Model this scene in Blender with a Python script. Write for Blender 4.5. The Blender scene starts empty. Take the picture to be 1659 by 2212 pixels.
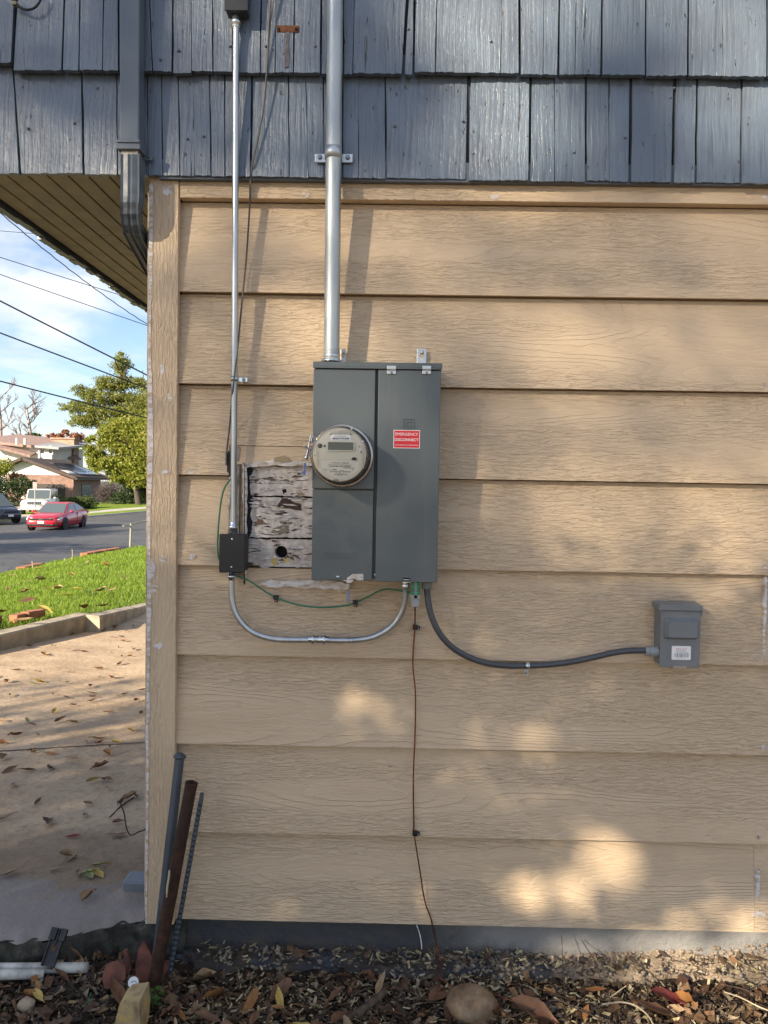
import bpy, bmesh, math, random
import numpy as np
from mathutils import Vector, Matrix, noise as mnoise
random.seed(11); RNG = np.random.default_rng(11)
C = bpy.context.scene.collection
SC = bpy.context.scene
sin, cos, PI = math.sin, math.cos, math.pi
R = math.radians

# ------------------------------------------------------------------ camera
CAMZ, CAMD = 1.37, 2.28
PITCH, YAW, ROLL, FV = 0.0373, 0.0120, 0.0163, 1704.3
fw = Vector((-sin(YAW) * cos(PITCH), cos(YAW) * cos(PITCH), -sin(PITCH)))
rt0 = Vector((cos(YAW), sin(YAW), 0)); up0 = rt0.cross(fw)
rt = rt0 * cos(ROLL) + up0 * sin(ROLL); up = up0 * cos(ROLL) - rt0 * sin(ROLL)
CAM = Vector((0, -CAMD, CAMZ))
cd = bpy.data.cameras.new('camera'); cam = bpy.data.objects.new('camera', cd); C.objects.link(cam)
cam.matrix_world = Matrix(((rt.x, up.x, -fw.x, CAM.x), (rt.y, up.y, -fw.y, CAM.y), (rt.z, up.z, -fw.z, CAM.z), (0, 0, 0, 1)))
cd.sensor_fit = 'HORIZONTAL'; cd.sensor_width = 36; cd.lens = 36 * FV / 1659.0
cd.clip_start = 0.05; cd.clip_end = 3000
SC.camera = cam

# ------------------------------------------------------------------ daylight
SUN_AZ, SUN_EL = R(42), R(23)        # from the wall's normal towards the street side, above the horizon
SUN = Vector((-sin(SUN_AZ) * cos(SUN_EL), -cos(SUN_AZ) * cos(SUN_EL), sin(SUN_EL)))   # towards the sun
SKY_STRENGTH, CLOUD = 0.072, 0.43
world = bpy.data.worlds.new('World'); SC.world = world; world.use_nodes = True
wt = world.node_tree; wt.nodes.clear()
def wn(t): return wt.nodes.new(t)
sky = wn('ShaderNodeTexSky'); sky.sky_type = 'NISHITA'; sky.sun_disc = False
sky.sun_elevation = SUN_EL; sky.sun_rotation = math.atan2(SUN.x, SUN.y)
sky.altitude = 100; sky.air_density = 1.0; sky.dust_density = 0.5; sky.ozone_density = 3.0
tc = wn('ShaderNodeTexCoord'); sx = wn('ShaderNodeSeparateXYZ'); wt.links.new(tc.outputs['Generated'], sx.inputs[0])
def wm(op, a, b=None, clamp=False):
    n = wn('ShaderNodeMath'); n.operation = op; n.use_clamp = clamp
    for i, q in enumerate((a, b)):
        if q is None: continue
        if hasattr(q, 'is_output'): wt.links.new(q, n.inputs[i])
        else: n.inputs[i].default_value = q
    return n.outputs[0]
zz = wm('ADD', wm('MAXIMUM', sx.outputs[2], 0.0), 0.22)
cx = wn('ShaderNodeCombineXYZ'); wt.links.new(wm('DIVIDE', sx.outputs[0], zz), cx.inputs[0]); wt.links.new(wm('DIVIDE', sx.outputs[1], zz), cx.inputs[1])
cn = wn('ShaderNodeTexNoise'); cn.inputs['Scale'].default_value = 1.7; cn.inputs['Detail'].default_value = 8; cn.inputs['Roughness'].default_value = 0.55; cn.inputs['Distortion'].default_value = 0.3
wt.links.new(cx.outputs[0], cn.inputs['Vector'])
mr = wn('ShaderNodeMapRange'); mr.interpolation_type = 'SMOOTHSTEP'; wt.links.new(cn.outputs[0], mr.inputs[0])
mr.inputs[1].default_value = 0.42; mr.inputs[2].default_value = 0.66; mr.inputs[3].default_value = 0.06; mr.inputs[4].default_value = 0.80
cs = wn('ShaderNodeMixRGB'); cs.blend_type = 'MULTIPLY'; cs.inputs[0].default_value = 1; cs.inputs[2].default_value = (SKY_STRENGTH, SKY_STRENGTH * 0.97, SKY_STRENGTH * 1.02, 1)
wt.links.new(sky.outputs[0], cs.inputs[1])
cn2 = wn('ShaderNodeTexNoise'); cn2.inputs['Scale'].default_value = 3.1; cn2.inputs['Detail'].default_value = 5
wt.links.new(cx.outputs[0], cn2.inputs['Vector'])
cr = wn('ShaderNodeValToRGB'); cr.color_ramp.elements[0].position = 0.35; cr.color_ramp.elements[1].position = 0.62
cr.color_ramp.elements[0].color = (0.72 * CLOUD, 0.76 * CLOUD, 0.85 * CLOUD, 1); cr.color_ramp.elements[1].color = (1.02 * CLOUD, 1.0 * CLOUD, 0.97 * CLOUD, 1)
wt.links.new(cn2.outputs[0], cr.inputs[0])
mx = wn('ShaderNodeMixRGB'); wt.links.new(mr.outputs[0], mx.inputs[0]); wt.links.new(cs.outputs[0], mx.inputs[1]); wt.links.new(cr.outputs[0], mx.inputs[2])
bg = wn('ShaderNodeBackground'); bg.inputs[1].default_value = 1.0; wt.links.new(mx.outputs[0], bg.inputs[0])
wo = wn('ShaderNodeOutputWorld'); wt.links.new(bg.outputs[0], wo.inputs[0])
sl = bpy.data.lights.new('sun', 'SUN'); sl.energy = 4.0; sl.angle = R(0.53); sl.color = (1.0, 0.87, 0.68)
so = bpy.data.objects.new('sun', sl); C.objects.link(so); so.rotation_euler = SUN.to_track_quat('Z', 'Y').to_euler(); so.location = (-8, -10, 12)
vs = SC.view_settings; vs.view_transform = 'Standard'; vs.look = 'None'; vs.gamma = 1; vs.use_curve_mapping = False
vs.exposure = 1.62
SC.cycles.max_bounces = 6; SC.cycles.diffuse_bounces = 4; SC.cycles.transparent_max_bounces = 16

# ------------------------------------------------------------------ helpers
def ray(px, py): return fw + rt * ((px - 829.5) / FV) - up * ((py - 1106) / FV)
def W(px, py, y=0.0):
    d = ray(px, py); return CAM + d * ((y - CAM.y) / d.y)
def A(px, py, D): return W(px, py, D - CAMD)          # D metres ahead of the camera
SOIL = -0.055
def G(px, py, z0=0.0, ky=0.0):                         # on the plane z = z0 + ky*y; level planes count from the soil
    d = ray(px, py)
    if ky == 0:
        q = CAM + d * ((z0 + SOIL - CAM.z) / d.z); z0 += soil_level(q.x)
    t = (z0 + ky * CAM.y - CAM.z) / (d.z - ky * d.y); return CAM + d * t
def soil_level(x):                                      # the bed rises towards the driveway slab
    f = min(1.0, max(0.0, (x + 0.85) / 0.35)); return SOIL * f * f * (3 - 2 * f)

ORG = {}
def tag(o, label=None, cat=None, group=None, kind=None):
    if label: o['label'] = label
    if cat: o['category'] = cat
    if group: o['group'] = group
    if kind: o['kind'] = kind
    return o
def thing(name, label, cat, loc=(0, 0, 0), group=None, rz=0.0):
    o = bpy.data.objects.new(name, None); C.objects.link(o); o.empty_display_size = 0.1
    o.location = loc; o.rotation_euler = (0, 0, rz); ORG[o.name] = Vector(loc) if rz == 0 else Vector((0, 0, 0))
    return tag(o, label, cat, group)
def node(name, parent):                                # an Empty part
    o = bpy.data.objects.new(name, None); C.objects.link(o); o.parent = parent; ORG[o.name] = ORG[parent.name]; return o

class MB:
    def __init__(s): s.v = []; s.f = []; s.sm = []
    def add(s, vs, fs, smooth=False):
        n = len(s.v); s.v += [Vector(p) for p in vs]; s.f += [[i + n for i in f] for f in fs]; s.sm += [smooth] * len(fs); return s
    def box(s, x0, x1, y0, y1, z0, z1):
        return s.add([(x0, y0, z0), (x1, y0, z0), (x1, y1, z0), (x0, y1, z0), (x0, y0, z1), (x1, y0, z1), (x1, y1, z1), (x0, y1, z1)],
                     [(0, 3, 2, 1), (4, 5, 6, 7), (0, 1, 5, 4), (1, 2, 6, 5), (2, 3, 7, 6), (3, 0, 4, 7)])
    def hexa(s, p): return s.add(p, [(0, 3, 2, 1), (4, 5, 6, 7), (0, 1, 5, 4), (1, 2, 6, 5), (2, 3, 7, 6), (3, 0, 4, 7)])
    def prism(s, poly, yf, yb):                        # poly of (x, z); yf front (smaller y), may be functions of (x,z)
        n = len(poly); F = yf if callable(yf) else (lambda x, z: yf); B = yb if callable(yb) else (lambda x, z: yb)
        a = sum(poly[i][0] * poly[(i + 1) % n][1] - poly[(i + 1) % n][0] * poly[i][1] for i in range(n))
        if a < 0: poly = poly[::-1]
        vs = [(x, F(x, z), z) for x, z in poly] + [(x, B(x, z), z) for x, z in poly]
        fs = [list(range(n)), list(range(2 * n - 1, n - 1, -1))] + [[(i + 1) % n, i, i + n, (i + 1) % n + n] for i in range(n)]
        return s.add(vs, fs)
    def tube(s, path, r, seg=10, caps=True):
        path = [Vector(p) for p in path]; n = len(path); vs = []; fs = []
        t0 = (path[1] - path[0]).normalized(); u = t0.orthogonal().normalized()
        for i, p in enumerate(path):
            t = (path[min(i + 1, n - 1)] - path[max(i - 1, 0)]).normalized()
            u = (u - t * u.dot(t)).normalized(); w = t.cross(u); rr = r[i] if hasattr(r, '__len__') else r
            vs += [p + (u * cos(2 * PI * k / seg) + w * sin(2 * PI * k / seg)) * rr for k in range(seg)]
        for i in range(n - 1):
            for k in range(seg):
                a, b = i * seg + k, i * seg + (k + 1) % seg; fs.append((a, b, b + seg, a + seg))
        m = len(s.f); s.add(vs, fs, True)
        if caps: s.add(vs[:seg], [list(range(seg))[::-1]]); s.add(vs[-seg:], [list(range(seg))])
        return s
    def lathe(s, prof, org, axis=(0, -1, 0), seg=32, smooth=True, ellip=1.0, closed=False):
        ax = Vector(axis).normalized(); u = Vector((1, 0, 0)) if abs(ax.x) < 0.2 else ax.orthogonal().normalized(); u = (u - ax * u.dot(ax)).normalized(); w = ax.cross(u); org = Vector(org)
        vs = []; fs = []
        for r_, h in prof:
            vs += [org + ax * h + (u * cos(2 * PI * k / seg) + w * sin(2 * PI * k / seg) * ellip) * r_ for k in range(seg)]
        n = len(prof)
        for i in range(n - 1):
            for k in range(seg):
                a, b = i * seg + k, i * seg + (k + 1) % seg; fs.append((a, b, b + seg, a + seg))
        s.add(vs, fs, smooth)
        if not closed:
            if prof[0][0] > 1e-6: s.add(vs[:seg], [list(range(seg))[::-1]])
            if prof[-1][0] > 1e-6: s.add(vs[-seg:], [list(range(seg))])
        return s
    def blob(s, c, rad, seed=0, amp=0.2, sub=2, freq=1.5):
        bm = bmesh.new(); bmesh.ops.create_icosphere(bm, subdivisions=sub, radius=1); c = Vector(c)
        vs = []
        for v in bm.verts:
            d = 1 + amp * (mnoise.noise(v.co * freq + Vector((seed * 3.7, seed, 1)))) * 2; vs.append(c + Vector((v.co.x * rad[0], v.co.y * rad[1], v.co.z * rad[2])) * d)
        fs = [[v.index for v in f.verts] for f in bm.faces]; bm.free(); return s.add(vs, fs, True)
    def build(s, name, mat, parent=None, bevel=0.0, segs=2, local=None, smooth_all=False):
        org = ORG.get(parent.name, Vector((0, 0, 0))) if parent else (Vector(local) if local is not None else Vector((0, 0, 0)))
        me = bpy.data.meshes.new(name); me.from_pydata([p - org for p in s.v], [], s.f)
        me.polygons.foreach_set('use_smooth', [bool(q) or smooth_all for q in s.sm])
        if bevel > 0:
            bm = bmesh.new(); bm.from_mesh(me); bmesh.ops.remove_doubles(bm, verts=bm.verts, dist=1e-5)
            es = [e for e in bm.edges if len(e.link_faces) == 2 and e.calc_face_angle(0) > 0.5]
            bmesh.ops.bevel(bm, geom=es, offset=bevel, segments=segs, affect='EDGES', profile=0.5, clamp_overlap=True)
            bm.to_mesh(me); bm.free()
        if isinstance(mat, (list, tuple)):
            for m_ in mat: me.materials.append(m_)
        else: me.materials.append(mat)
        me.update()
        o = bpy.data.objects.new(name, me); C.objects.link(o)
        if parent: o.parent = parent; ORG[o.name] = org
        else: o.location = org; ORG[o.name] = org
        return o

def quads(name, V, mats, parent=None, midx=None, org=None):
    """fast mesh of loose quads, V (n,4,3)"""
    V = np.asarray(V, np.float32); n = len(V)
    o0 = np.array(ORG.get(parent.name, Vector((0, 0, 0))) if parent else (org if org is not None else (0, 0, 0)), np.float32)
    me = bpy.data.meshes.new(name); me.vertices.add(4 * n); me.vertices.foreach_set('co', (V - o0).reshape(-1))
    me.loops.add(4 * n); me.loops.foreach_set('vertex_index', np.arange(4 * n, dtype=np.int32))
    me.polygons.add(n); me.polygons.foreach_set('loop_start', np.arange(0, 4 * n, 4, dtype=np.int32)); me.polygons.foreach_set('loop_total', np.full(n, 4, np.int32))
    for m_ in (mats if isinstance(mats, (list, tuple)) else [mats]): me.materials.append(m_)
    if midx is not None: me.polygons.foreach_set('material_index', np.asarray(midx, np.int32))
    me.update(calc_edges=True); me.validate()
    o = bpy.data.objects.new(name, me); C.objects.link(o)
    if parent: o.parent = parent; ORG[o.name] = Vector(o0)
    else: o.location = Vector(o0); ORG[o.name] = Vector(o0)
    return o
def leafquads(P, L, Wd, rng, flat=0.0, normal=None):
    """diamond leaves at points P; flat->1 lies on the ground"""
    n = len(P); d = rng.normal(size=(n, 3)); d[:, 2] *= (1 - flat); d /= np.linalg.norm(d, axis=1)[:, None] + 1e-9
    u = rng.normal(size=(n, 3)); 
    if flat > 0: u[:, 2] = u[:, 2] * (1 - flat)
    e = u - d * np.sum(u * d, 1)[:, None]; e /= np.linalg.norm(e, axis=1)[:, None] + 1e-9
    L = np.broadcast_to(L, n)[:, None]; Wd = np.broadcast_to(Wd, n)[:, None]
    return np.stack([P - d * L / 2, P + e * Wd / 2 - d * L * 0.05, P + d * L / 2, P - e * Wd / 2 - d * L * 0.05], 1)
def smooth(pts, k=6):
    """Catmull-Rom through pts"""
    P = [Vector(p) for p in pts]; P = [P[0] * 2 - P[1]] + P + [P[-1] * 2 - P[-2]]; out = []
    for i in range(1, len(P) - 2):
        for j in range(k):
            t = j / k; a, b, c, d = P[i - 1], P[i], P[i + 1], P[i + 2]
            out.append(0.5 * ((2 * b) + (c - a) * t + (2 * a - 5 * b + 4 * c - d) * t * t + (3 * b - a - 3 * c + d) * t ** 3))
    out.append(P[-2]); return out
def text_into(mb, s, x, z, y, width=None, size=None, depth=0.0004, bold=0.0, maxh=None):
    """flat lettering facing the street (-y), centred at (x, z), its face at y"""
    cu = bpy.data.curves.new('t', 'FONT'); cu.body = s; cu.align_x = 'CENTER'; cu.align_y = 'CENTER'; cu.size = 1; cu.offset = 0.0 if 'M' in s else bold
    cu.resolution_u = 3
    o = bpy.data.objects.new('t', cu); C.objects.link(o)
    dg = bpy.context.evaluated_depsgraph_get(); me = bpy.data.meshes.new_from_object(o.evaluated_get(dg))
    xs = [v.co.x for v in me.vertices]; ys = [v.co.y for v in me.vertices]
    w = max(xs) - min(xs); h = max(ys) - min(ys); mxx = (max(xs) + min(xs)) / 2; my = (max(ys) + min(ys)) / 2
    k = width / w if width else size / h; kz = k
    if maxh and h * k > maxh: kz = maxh / h
    mb.add([(x + (v.co.x - mxx) * k, y, z + (v.co.y - my) * kz) for v in me.vertices], [list(p.vertices) for p in me.polygons])
    bpy.data.objects.remove(o); bpy.data.curves.remove(cu); bpy.data.meshes.remove(me)

# ------------------------------------------------------------------ materials
class NT:
    def __init__(s, name):
        s.m = bpy.data.materials.new(name); s.m.use_nodes = True; s.t = s.m.node_tree; s.p = s.t.nodes['Principled BSDF']; s.out = s.t.nodes['Material Output']
    def n(s, t): return s.t.nodes.new(t)
    def L(s, a, b): s.t.links.new(a, b)
    def put(s, sock, v):
        if hasattr(v, 'is_output'): s.L(v, sock)
        else: sock.default_value = v
    def co(s, kind='Object'): return s.n('ShaderNodeTexCoord').outputs[kind]
    def pos(s): return s.n('ShaderNodeNewGeometry').outputs['Position']
    def island(s): return s.n('ShaderNodeNewGeometry').outputs['Random Per Island']
    def rnd(s): return s.n('ShaderNodeObjectInfo').outputs['Random']
    def math(s, op, a, b=0.0, c=None, clamp=False):
        n = s.n('ShaderNodeMath'); n.operation = op; n.use_clamp = clamp; s.put(n.inputs[0], a); s.put(n.inputs[1], b)
        if c is not None: s.put(n.inputs[2], c)
        return n.outputs[0]
    def map(s, v, sc, off=(0, 0, 0)):
        n = s.n('ShaderNodeMapping'); s.L(v, n.inputs[0]); n.inputs['Scale'].default_value = sc
        s.put(n.inputs['Location'], off); return n.outputs[0]
    def vadd(s, a, b):
        n = s.n('ShaderNodeVectorMath'); n.operation = 'ADD'; s.put(n.inputs[0], a); s.put(n.inputs[1], b); return n.outputs[0]
    def xyz(s, x=0.0, y=0.0, z=0.0):
        n = s.n('ShaderNodeCombineXYZ'); s.put(n.inputs[0], x); s.put(n.inputs[1], y); s.put(n.inputs[2], z); return n.outputs[0]
    def sep(s, v): n = s.n('ShaderNodeSeparateXYZ'); s.L(v, n.inputs[0]); return n.outputs
    def noise(s, v, scale=5, detail=3, rough=0.5, dist=0.0):
        n = s.n('ShaderNodeTexNoise'); s.L(v, n.inputs['Vector']); n.inputs['Scale'].default_value = scale; n.inputs['Detail'].default_value = detail
        n.inputs['Roughness'].default_value = rough; n.inputs['Distortion'].default_value = dist; return n.outputs[0]
    def voro(s, v, scale=5, feat='F1', out='Distance', rnd=1.0):
        n = s.n('ShaderNodeTexVoronoi'); n.feature = feat; s.L(v, n.inputs['Vector']); n.inputs['Scale'].default_value = scale; n.inputs['Randomness'].default_value = rnd; return n.outputs[out]
    def ramp(s, v, a, b, lo=0.0, hi=1.0):
        n = s.n('ShaderNodeMapRange'); n.interpolation_type = 'SMOOTHSTEP'; s.L(v, n.inputs[0])
        for i, q in enumerate((a, b, lo, hi)): n.inputs[i + 1].default_value = q
        return n.outputs[0]
    def mix(s, f, a, b, mode='MIX'):
        n = s.n('ShaderNodeMixRGB'); n.blend_type = mode; s.put(n.inputs[0], f)
        for i, q in ((1, a), (2, b)):
            if hasattr(q, 'is_output'): s.L(q, n.inputs[i])
            else: n.inputs[i].default_value = tuple(q) + ((1,) if len(q) == 3 else ())
        return n.outputs[0]
    def cramp(s, v, stops):
        n = s.n('ShaderNodeValToRGB'); s.L(v, n.inputs[0]); e = n.color_ramp.elements
        while len(e) < len(stops): e.new(0.5)
        for q, (p, c) in zip(e, stops): q.position = p; q.color = tuple(c) + (1,)
        return n.outputs[0]
    def bump(s, h, dist=0.002, strength=1.0, prev=None):
        n = s.n('ShaderNodeBump'); n.inputs['Distance'].default_value = dist; n.inputs['Strength'].default_value = strength; s.L(h, n.inputs['Height'])
        if prev: s.L(prev, n.inputs['Normal'])
        return n.outputs[0]
    def set(s, color=None, rough=None, metal=None, normal=None, spec=None, **kw):
        if color is not None:
            if hasattr(color, 'is_output'): s.L(color, s.p.inputs['Base Color'])
            else: s.p.inputs['Base Color'].default_value = tuple(color) + (1,)
        for k, v in (('Roughness', rough), ('Metallic', metal), ('Specular IOR Level', spec)):
            if v is not None: s.put(s.p.inputs[k], v)
        if normal is not None: s.L(normal, s.p.inputs['Normal'])
        for k, v in kw.items(): s.put(s.p.inputs[k], v)
        return s.m
_cache = {}
def plain(name, col, rough=0.5, metal=0.0, var=0.12, sc=9.0, bmp=0.0, spec=0.5):
    if name in _cache: return _cache[name]
    t = NT(name); v = t.pos(); nz = t.noise(v, sc, 5)
    c = t.mix(t.ramp(nz, 0.3, 0.7), [q * (1 - var) for q in col], [min(1, q * (1 + var)) for q in col])
    t.set(c, t.ramp(nz, 0.2, 0.8, max(0.03, rough - 0.07), min(1, rough + 0.07)), metal, spec=spec)
    if bmp: t.set(normal=t.bump(t.noise(v, sc * 30, 3), bmp))
    _cache[name] = t.m; return t.m

def m_siding(name, vertical=False, cat=True):
    t = NT(name); g = t.pos(); s3 = t.sep(g); rnd = t.rnd()
    a, b = (s3[2], s3[0]) if vertical else (s3[0], s3[2])
    o1 = t.math('MULTIPLY', rnd, 43.0)
    wob = t.noise(t.xyz(t.math('MULTIPLY', a, 16.0), o1, t.math('MULTIPLY', b, 30.0)), 1, 3, 0.65)
    big = t.noise(t.xyz(t.math('ADD', t.math('MULTIPLY', a, 1.15), t.math('MULTIPLY', o1, 3.1)), o1, t.math('MULTIPLY', b, 8.5)), 1, 0.6, 0.4)
    fld = t.math('ADD', t.math('MULTIPLY', big, 23.0), t.math('MULTIPLY', wob, 1.05))
    saw = t.math('FRACT', fld)
    saw = t.math('MINIMUM', saw, t.math('MULTIPLY', t.math('SUBTRACT', 1.0, saw), 7.0))
    fine = t.noise(t.xyz(t.math('MULTIPLY', a, 24.0), o1, t.math('MULTIPLY', b, 150.0)), 1, 2.5, 0.6, 0.8)
    fine = t.ramp(fine, 0.38, 0.64)
    msk = t.noise(t.xyz(t.math('MULTIPLY', a, 0.7), o1, t.math('MULTIPLY', b, 8.0)), 1, 1)
    msk = t.ramp(msk, 0.47, 0.60)
    h = t.math('ADD', t.math('MULTIPLY', saw, t.math('ADD', 0.10, t.math('MULTIPLY', msk, 0.42))), t.math('MULTIPLY', fine, t.math('SUBTRACT', 0.75, t.math('MULTIPLY', msk, 0.55))))
    base = t.mix(t.ramp(t.noise(g, 1.6, 3), 0.3, 0.7), (0.555, 0.416, 0.270), (0.597, 0.452, 0.297))
    dirt_or_shade = t.math('MULTIPLY', t.ramp(h, 0.35, 0.05), 0.10)      # embossed grooves coloured darker, standing in for their shade
    base = t.mix(dirt_or_shade, base, (0.30, 0.20, 0.12))
    return t.set(base, 0.55, 0.0, t.bump(h, 0.0027, 1.0), spec=0.4)

def m_shingle():
    t = NT('blue_grey_painted_cedar'); g = t.pos(); rnd = t.rnd(); s3 = t.sep(g); o = t.math('MULTIPLY', rnd, 31.0)
    x = t.math('ADD', s3[0], t.math('MULTIPLY', t.noise(t.xyz(s3[0], o, t.math('MULTIPLY', s3[2], 3.0)), 2.0, 2), 0.02))
    gr = t.noise(t.xyz(t.math('MULTIPLY', x, 120.0), o, t.math('MULTIPLY', s3[2], 5.0)), 1, 4, 0.65)
    cr = t.noise(t.xyz(t.math('MULTIPLY', x, 55.0), o, t.math('MULTIPLY', s3[2], 2.6)), 1, 3, 0.6)
    crack = t.ramp(cr, 0.69, 0.74)
    pit = t.ramp(t.noise(t.xyz(t.math('MULTIPLY', x, 90.0), o, t.math('MULTIPLY', s3[2], 38.0)), 1, 2), 0.70, 0.76)
    h = t.math('SUBTRACT', t.math('ADD', t.math('MULTIPLY', gr, 0.55), t.math('MULTIPLY', t.noise(g, 60, 3), 0.3)), t.math('ADD', t.math('MULTIPLY', crack, 1.3), t.math('MULTIPLY', pit, 0.5)))
    base = t.mix(rnd, (0.092, 0.120, 0.150), (0.130, 0.164, 0.200))
    base = t.mix(t.ramp(t.noise(g, 7, 4), 0.35, 0.7), base, (0.10, 0.120, 0.146)); base = t.mix(t.ramp(gr, 0.46, 0.30, 0, 0.6), base, (0.05, 0.058, 0.07)); base = t.mix(t.ramp(gr, 0.58, 0.75, 0, 0.3), base, (0.21, 0.235, 0.265))
    base = t.mix(t.math('MULTIPLY', t.math('MAXIMUM', crack, pit), 0.85), base, (0.028, 0.028, 0.03))
    chip = t.ramp(t.noise(t.xyz(t.math('MULTIPLY', x, 26.0), o, t.math('MULTIPLY', s3[2], 7.0)), 1, 5, 0.7), 0.665, 0.69)
    base = t.mix(chip, base, (0.075, 0.062, 0.052))
    return t.set(base, t.ramp(gr, 0.3, 0.7, 0.28, 0.46), 0.0, t.bump(h, 0.0042, 1.0), spec=0.75)

def m_leaf(name, c1, c2, c3=None, trans=0.35, rough=0.5):
    t = NT(name); i = t.island(); nz = t.noise(t.pos(), 1.2, 3)
    c = t.cramp(t.math('ADD', t.math('MULTIPLY', i, 0.7), t.math('MULTIPLY', nz, 0.3)), [(0.05, c1), (0.5, c2), (0.95, c3 or c2)])
    t.set(c, rough, spec=0.3)
    tr = t.n('ShaderNodeBsdfTranslucent'); t.L(c, tr.inputs[0]); ms = t.n('ShaderNodeMixShader'); ms.inputs[0].default_value = trans
    t.L(t.p.outputs[0], ms.inputs[1]); t.L(tr.outputs[0], ms.inputs[2]); t.L(ms.outputs[0], t.out.inputs[0]); return t.m
def m_clear(name, tint=(1, 1, 1), refl=0.9, rough=0.03):
    t = NT(name); f = t.n('ShaderNodeFresnel'); f.inputs[0].default_value = 1.45
    tr = t.n('ShaderNodeBsdfTransparent'); tr.inputs[0].default_value = tuple(tint) + (1,)
    gl = t.n('ShaderNodeBsdfGlossy'); gl.inputs['Roughness'].default_value = rough
    ms = t.n('ShaderNodeMixShader'); t.L(t.math('MULTIPLY', f.outputs[0], refl), ms.inputs[0]); t.L(tr.outputs[0], ms.inputs[1]); t.L(gl.outputs[0], ms.inputs[2]); t.L(ms.outputs[0], t.out.inputs[0]); return t.m
def m_metal(name, col=(0.6, 0.62, 0.63), rough=0.38, metal=0.85, sc=(30, 30, 6)):
    t = NT(name); g = t.map(t.pos(), sc); nz = t.noise(g, 1, 5, 0.65)
    c = t.mix(t.ramp(nz, 0.3, 0.7), [q * 0.78 for q in col], [min(1, q * 1.1) for q in col])
    return t.set(c, t.ramp(nz, 0.25, 0.75, rough - 0.1, rough + 0.14), metal)
def m_rust(name='rust'):
    t = NT(name); g = t.pos(); nz = t.noise(g, 38, 6, 0.7); n2 = t.noise(g, 9, 3)
    c = t.cramp(nz, [(0.3, (0.02, 0.012, 0.009)), (0.5, (0.042, 0.021, 0.013)), (0.7, (0.085, 0.036, 0.02))])
    c = t.mix(t.ramp(n2, 0.5, 0.7), c, (0.04, 0.024, 0.018)); return t.set(c, 0.8, 0.15, t.bump(nz, 0.0012), spec=0.3)

MS = m_siding('tan_woodgrain_siding'); MSV = m_siding('tan_woodgrain_trim', True); MSH = m_shingle()
M_BLUE = plain('blue_grey_gloss_paint', (0.105, 0.128, 0.150), 0.36, var=0.10)
M_BLUED = plain('dark_blue_grey_paint', (0.05, 0.062, 0.074), 0.45, var=0.15)
M_DARK = plain('dark_building_paper', (0.012, 0.013, 0.015), 0.9)
def m_enamel(name, col):
    t = NT(name); g = t.pos(); dust = t.noise(t.map(g, (30, 30, 2.2)), 1, 5, 0.7); spot = t.noise(g, 9, 6, 0.75)
    c = t.mix(t.ramp(dust, 0.5, 0.8, 0, 0.28), col, (0.20, 0.19, 0.165)); c = t.mix(t.ramp(spot, 0.62, 0.75, 0, 0.35), c, (0.16, 0.155, 0.14)); scr = t.noise(t.map(g, (7, 7, 160)), 1, 2)
    c = t.mix(t.ramp(scr, 0.74, 0.77, 0, 0.35), c, (0.24, 0.25, 0.25))
    return t.set(c, t.ramp(spot, 0.3, 0.7, 0.32, 0.5), 0.0, t.bump(t.noise(g, 5, 2), 0.006, 0.25), spec=0.5)
M_PANEL = m_enamel('grey_enamel_steel', (0.098, 0.114, 0.113))
M_PANEL2 = m_enamel('pale_grey_enamel_steel', (0.175, 0.185, 0.186))
M_EMT = m_metal('galvanised_conduit', (0.50, 0.52, 0.52), 0.36, 0.8)
M_MAST = m_metal('galvanised_mast', (0.47, 0.49, 0.47), 0.45, 0.7)
M_ZINC = m_metal('zinc_fitting', (0.62, 0.66, 0.67), 0.22, 0.95)
M_STEEL = m_metal('bare_steel', (0.55, 0.53, 0.50), 0.30, 0.9)
M_BLACK = plain('black_plastic', (0.006, 0.006, 0.006), 0.42, var=0.05)
M_HOLE = plain('shadow_black', (0.004, 0.004, 0.004), 0.9)
M_WHITE = plain('white_print', (0.80, 0.80, 0.78), 0.5, var=0.02)
M_INK = plain('black_ink', (0.02, 0.02, 0.02), 0.6)
M_RED = plain('red_label', (0.62, 0.012, 0.02), 0.4, var=0.03)
M_RUST = m_rust()
# ------------------------------------------------------------------ ground planes of the place
DK = -0.050                                            # the driveway falls towards the street
def drive_z(y): return 0.085 + DK * y

# ================================================================== HOUSE
house = thing('house', 'tan lap-sided house corner under dark blue-grey cedar shingles', 'house', (-0.7, 0.0, 0.0))
XC = W(385, 900).x; XL = W(324, 900).x; XR = 2.6      # corner board's inner and outer edges
ZR = [CAMZ + 0.8024 - 0.26275 * i for i in range(9)]  # butt lines, 0 = under the frieze board, 8 = bottom
wall = MB().box(XL + 0.03, XR, 0.062, 0.16, 0.10, 3.6).box(XL + 0.012, XL + 0.15, 0.16, 8.0, 0.02, 3.6).box(XL + 0.15, XR, 7.9, 8.0, 0, 3.6).box(XR - 0.1, XR, 0.16, 7.9, 0, 3.6).build('wall', M_DARK, house)

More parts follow.
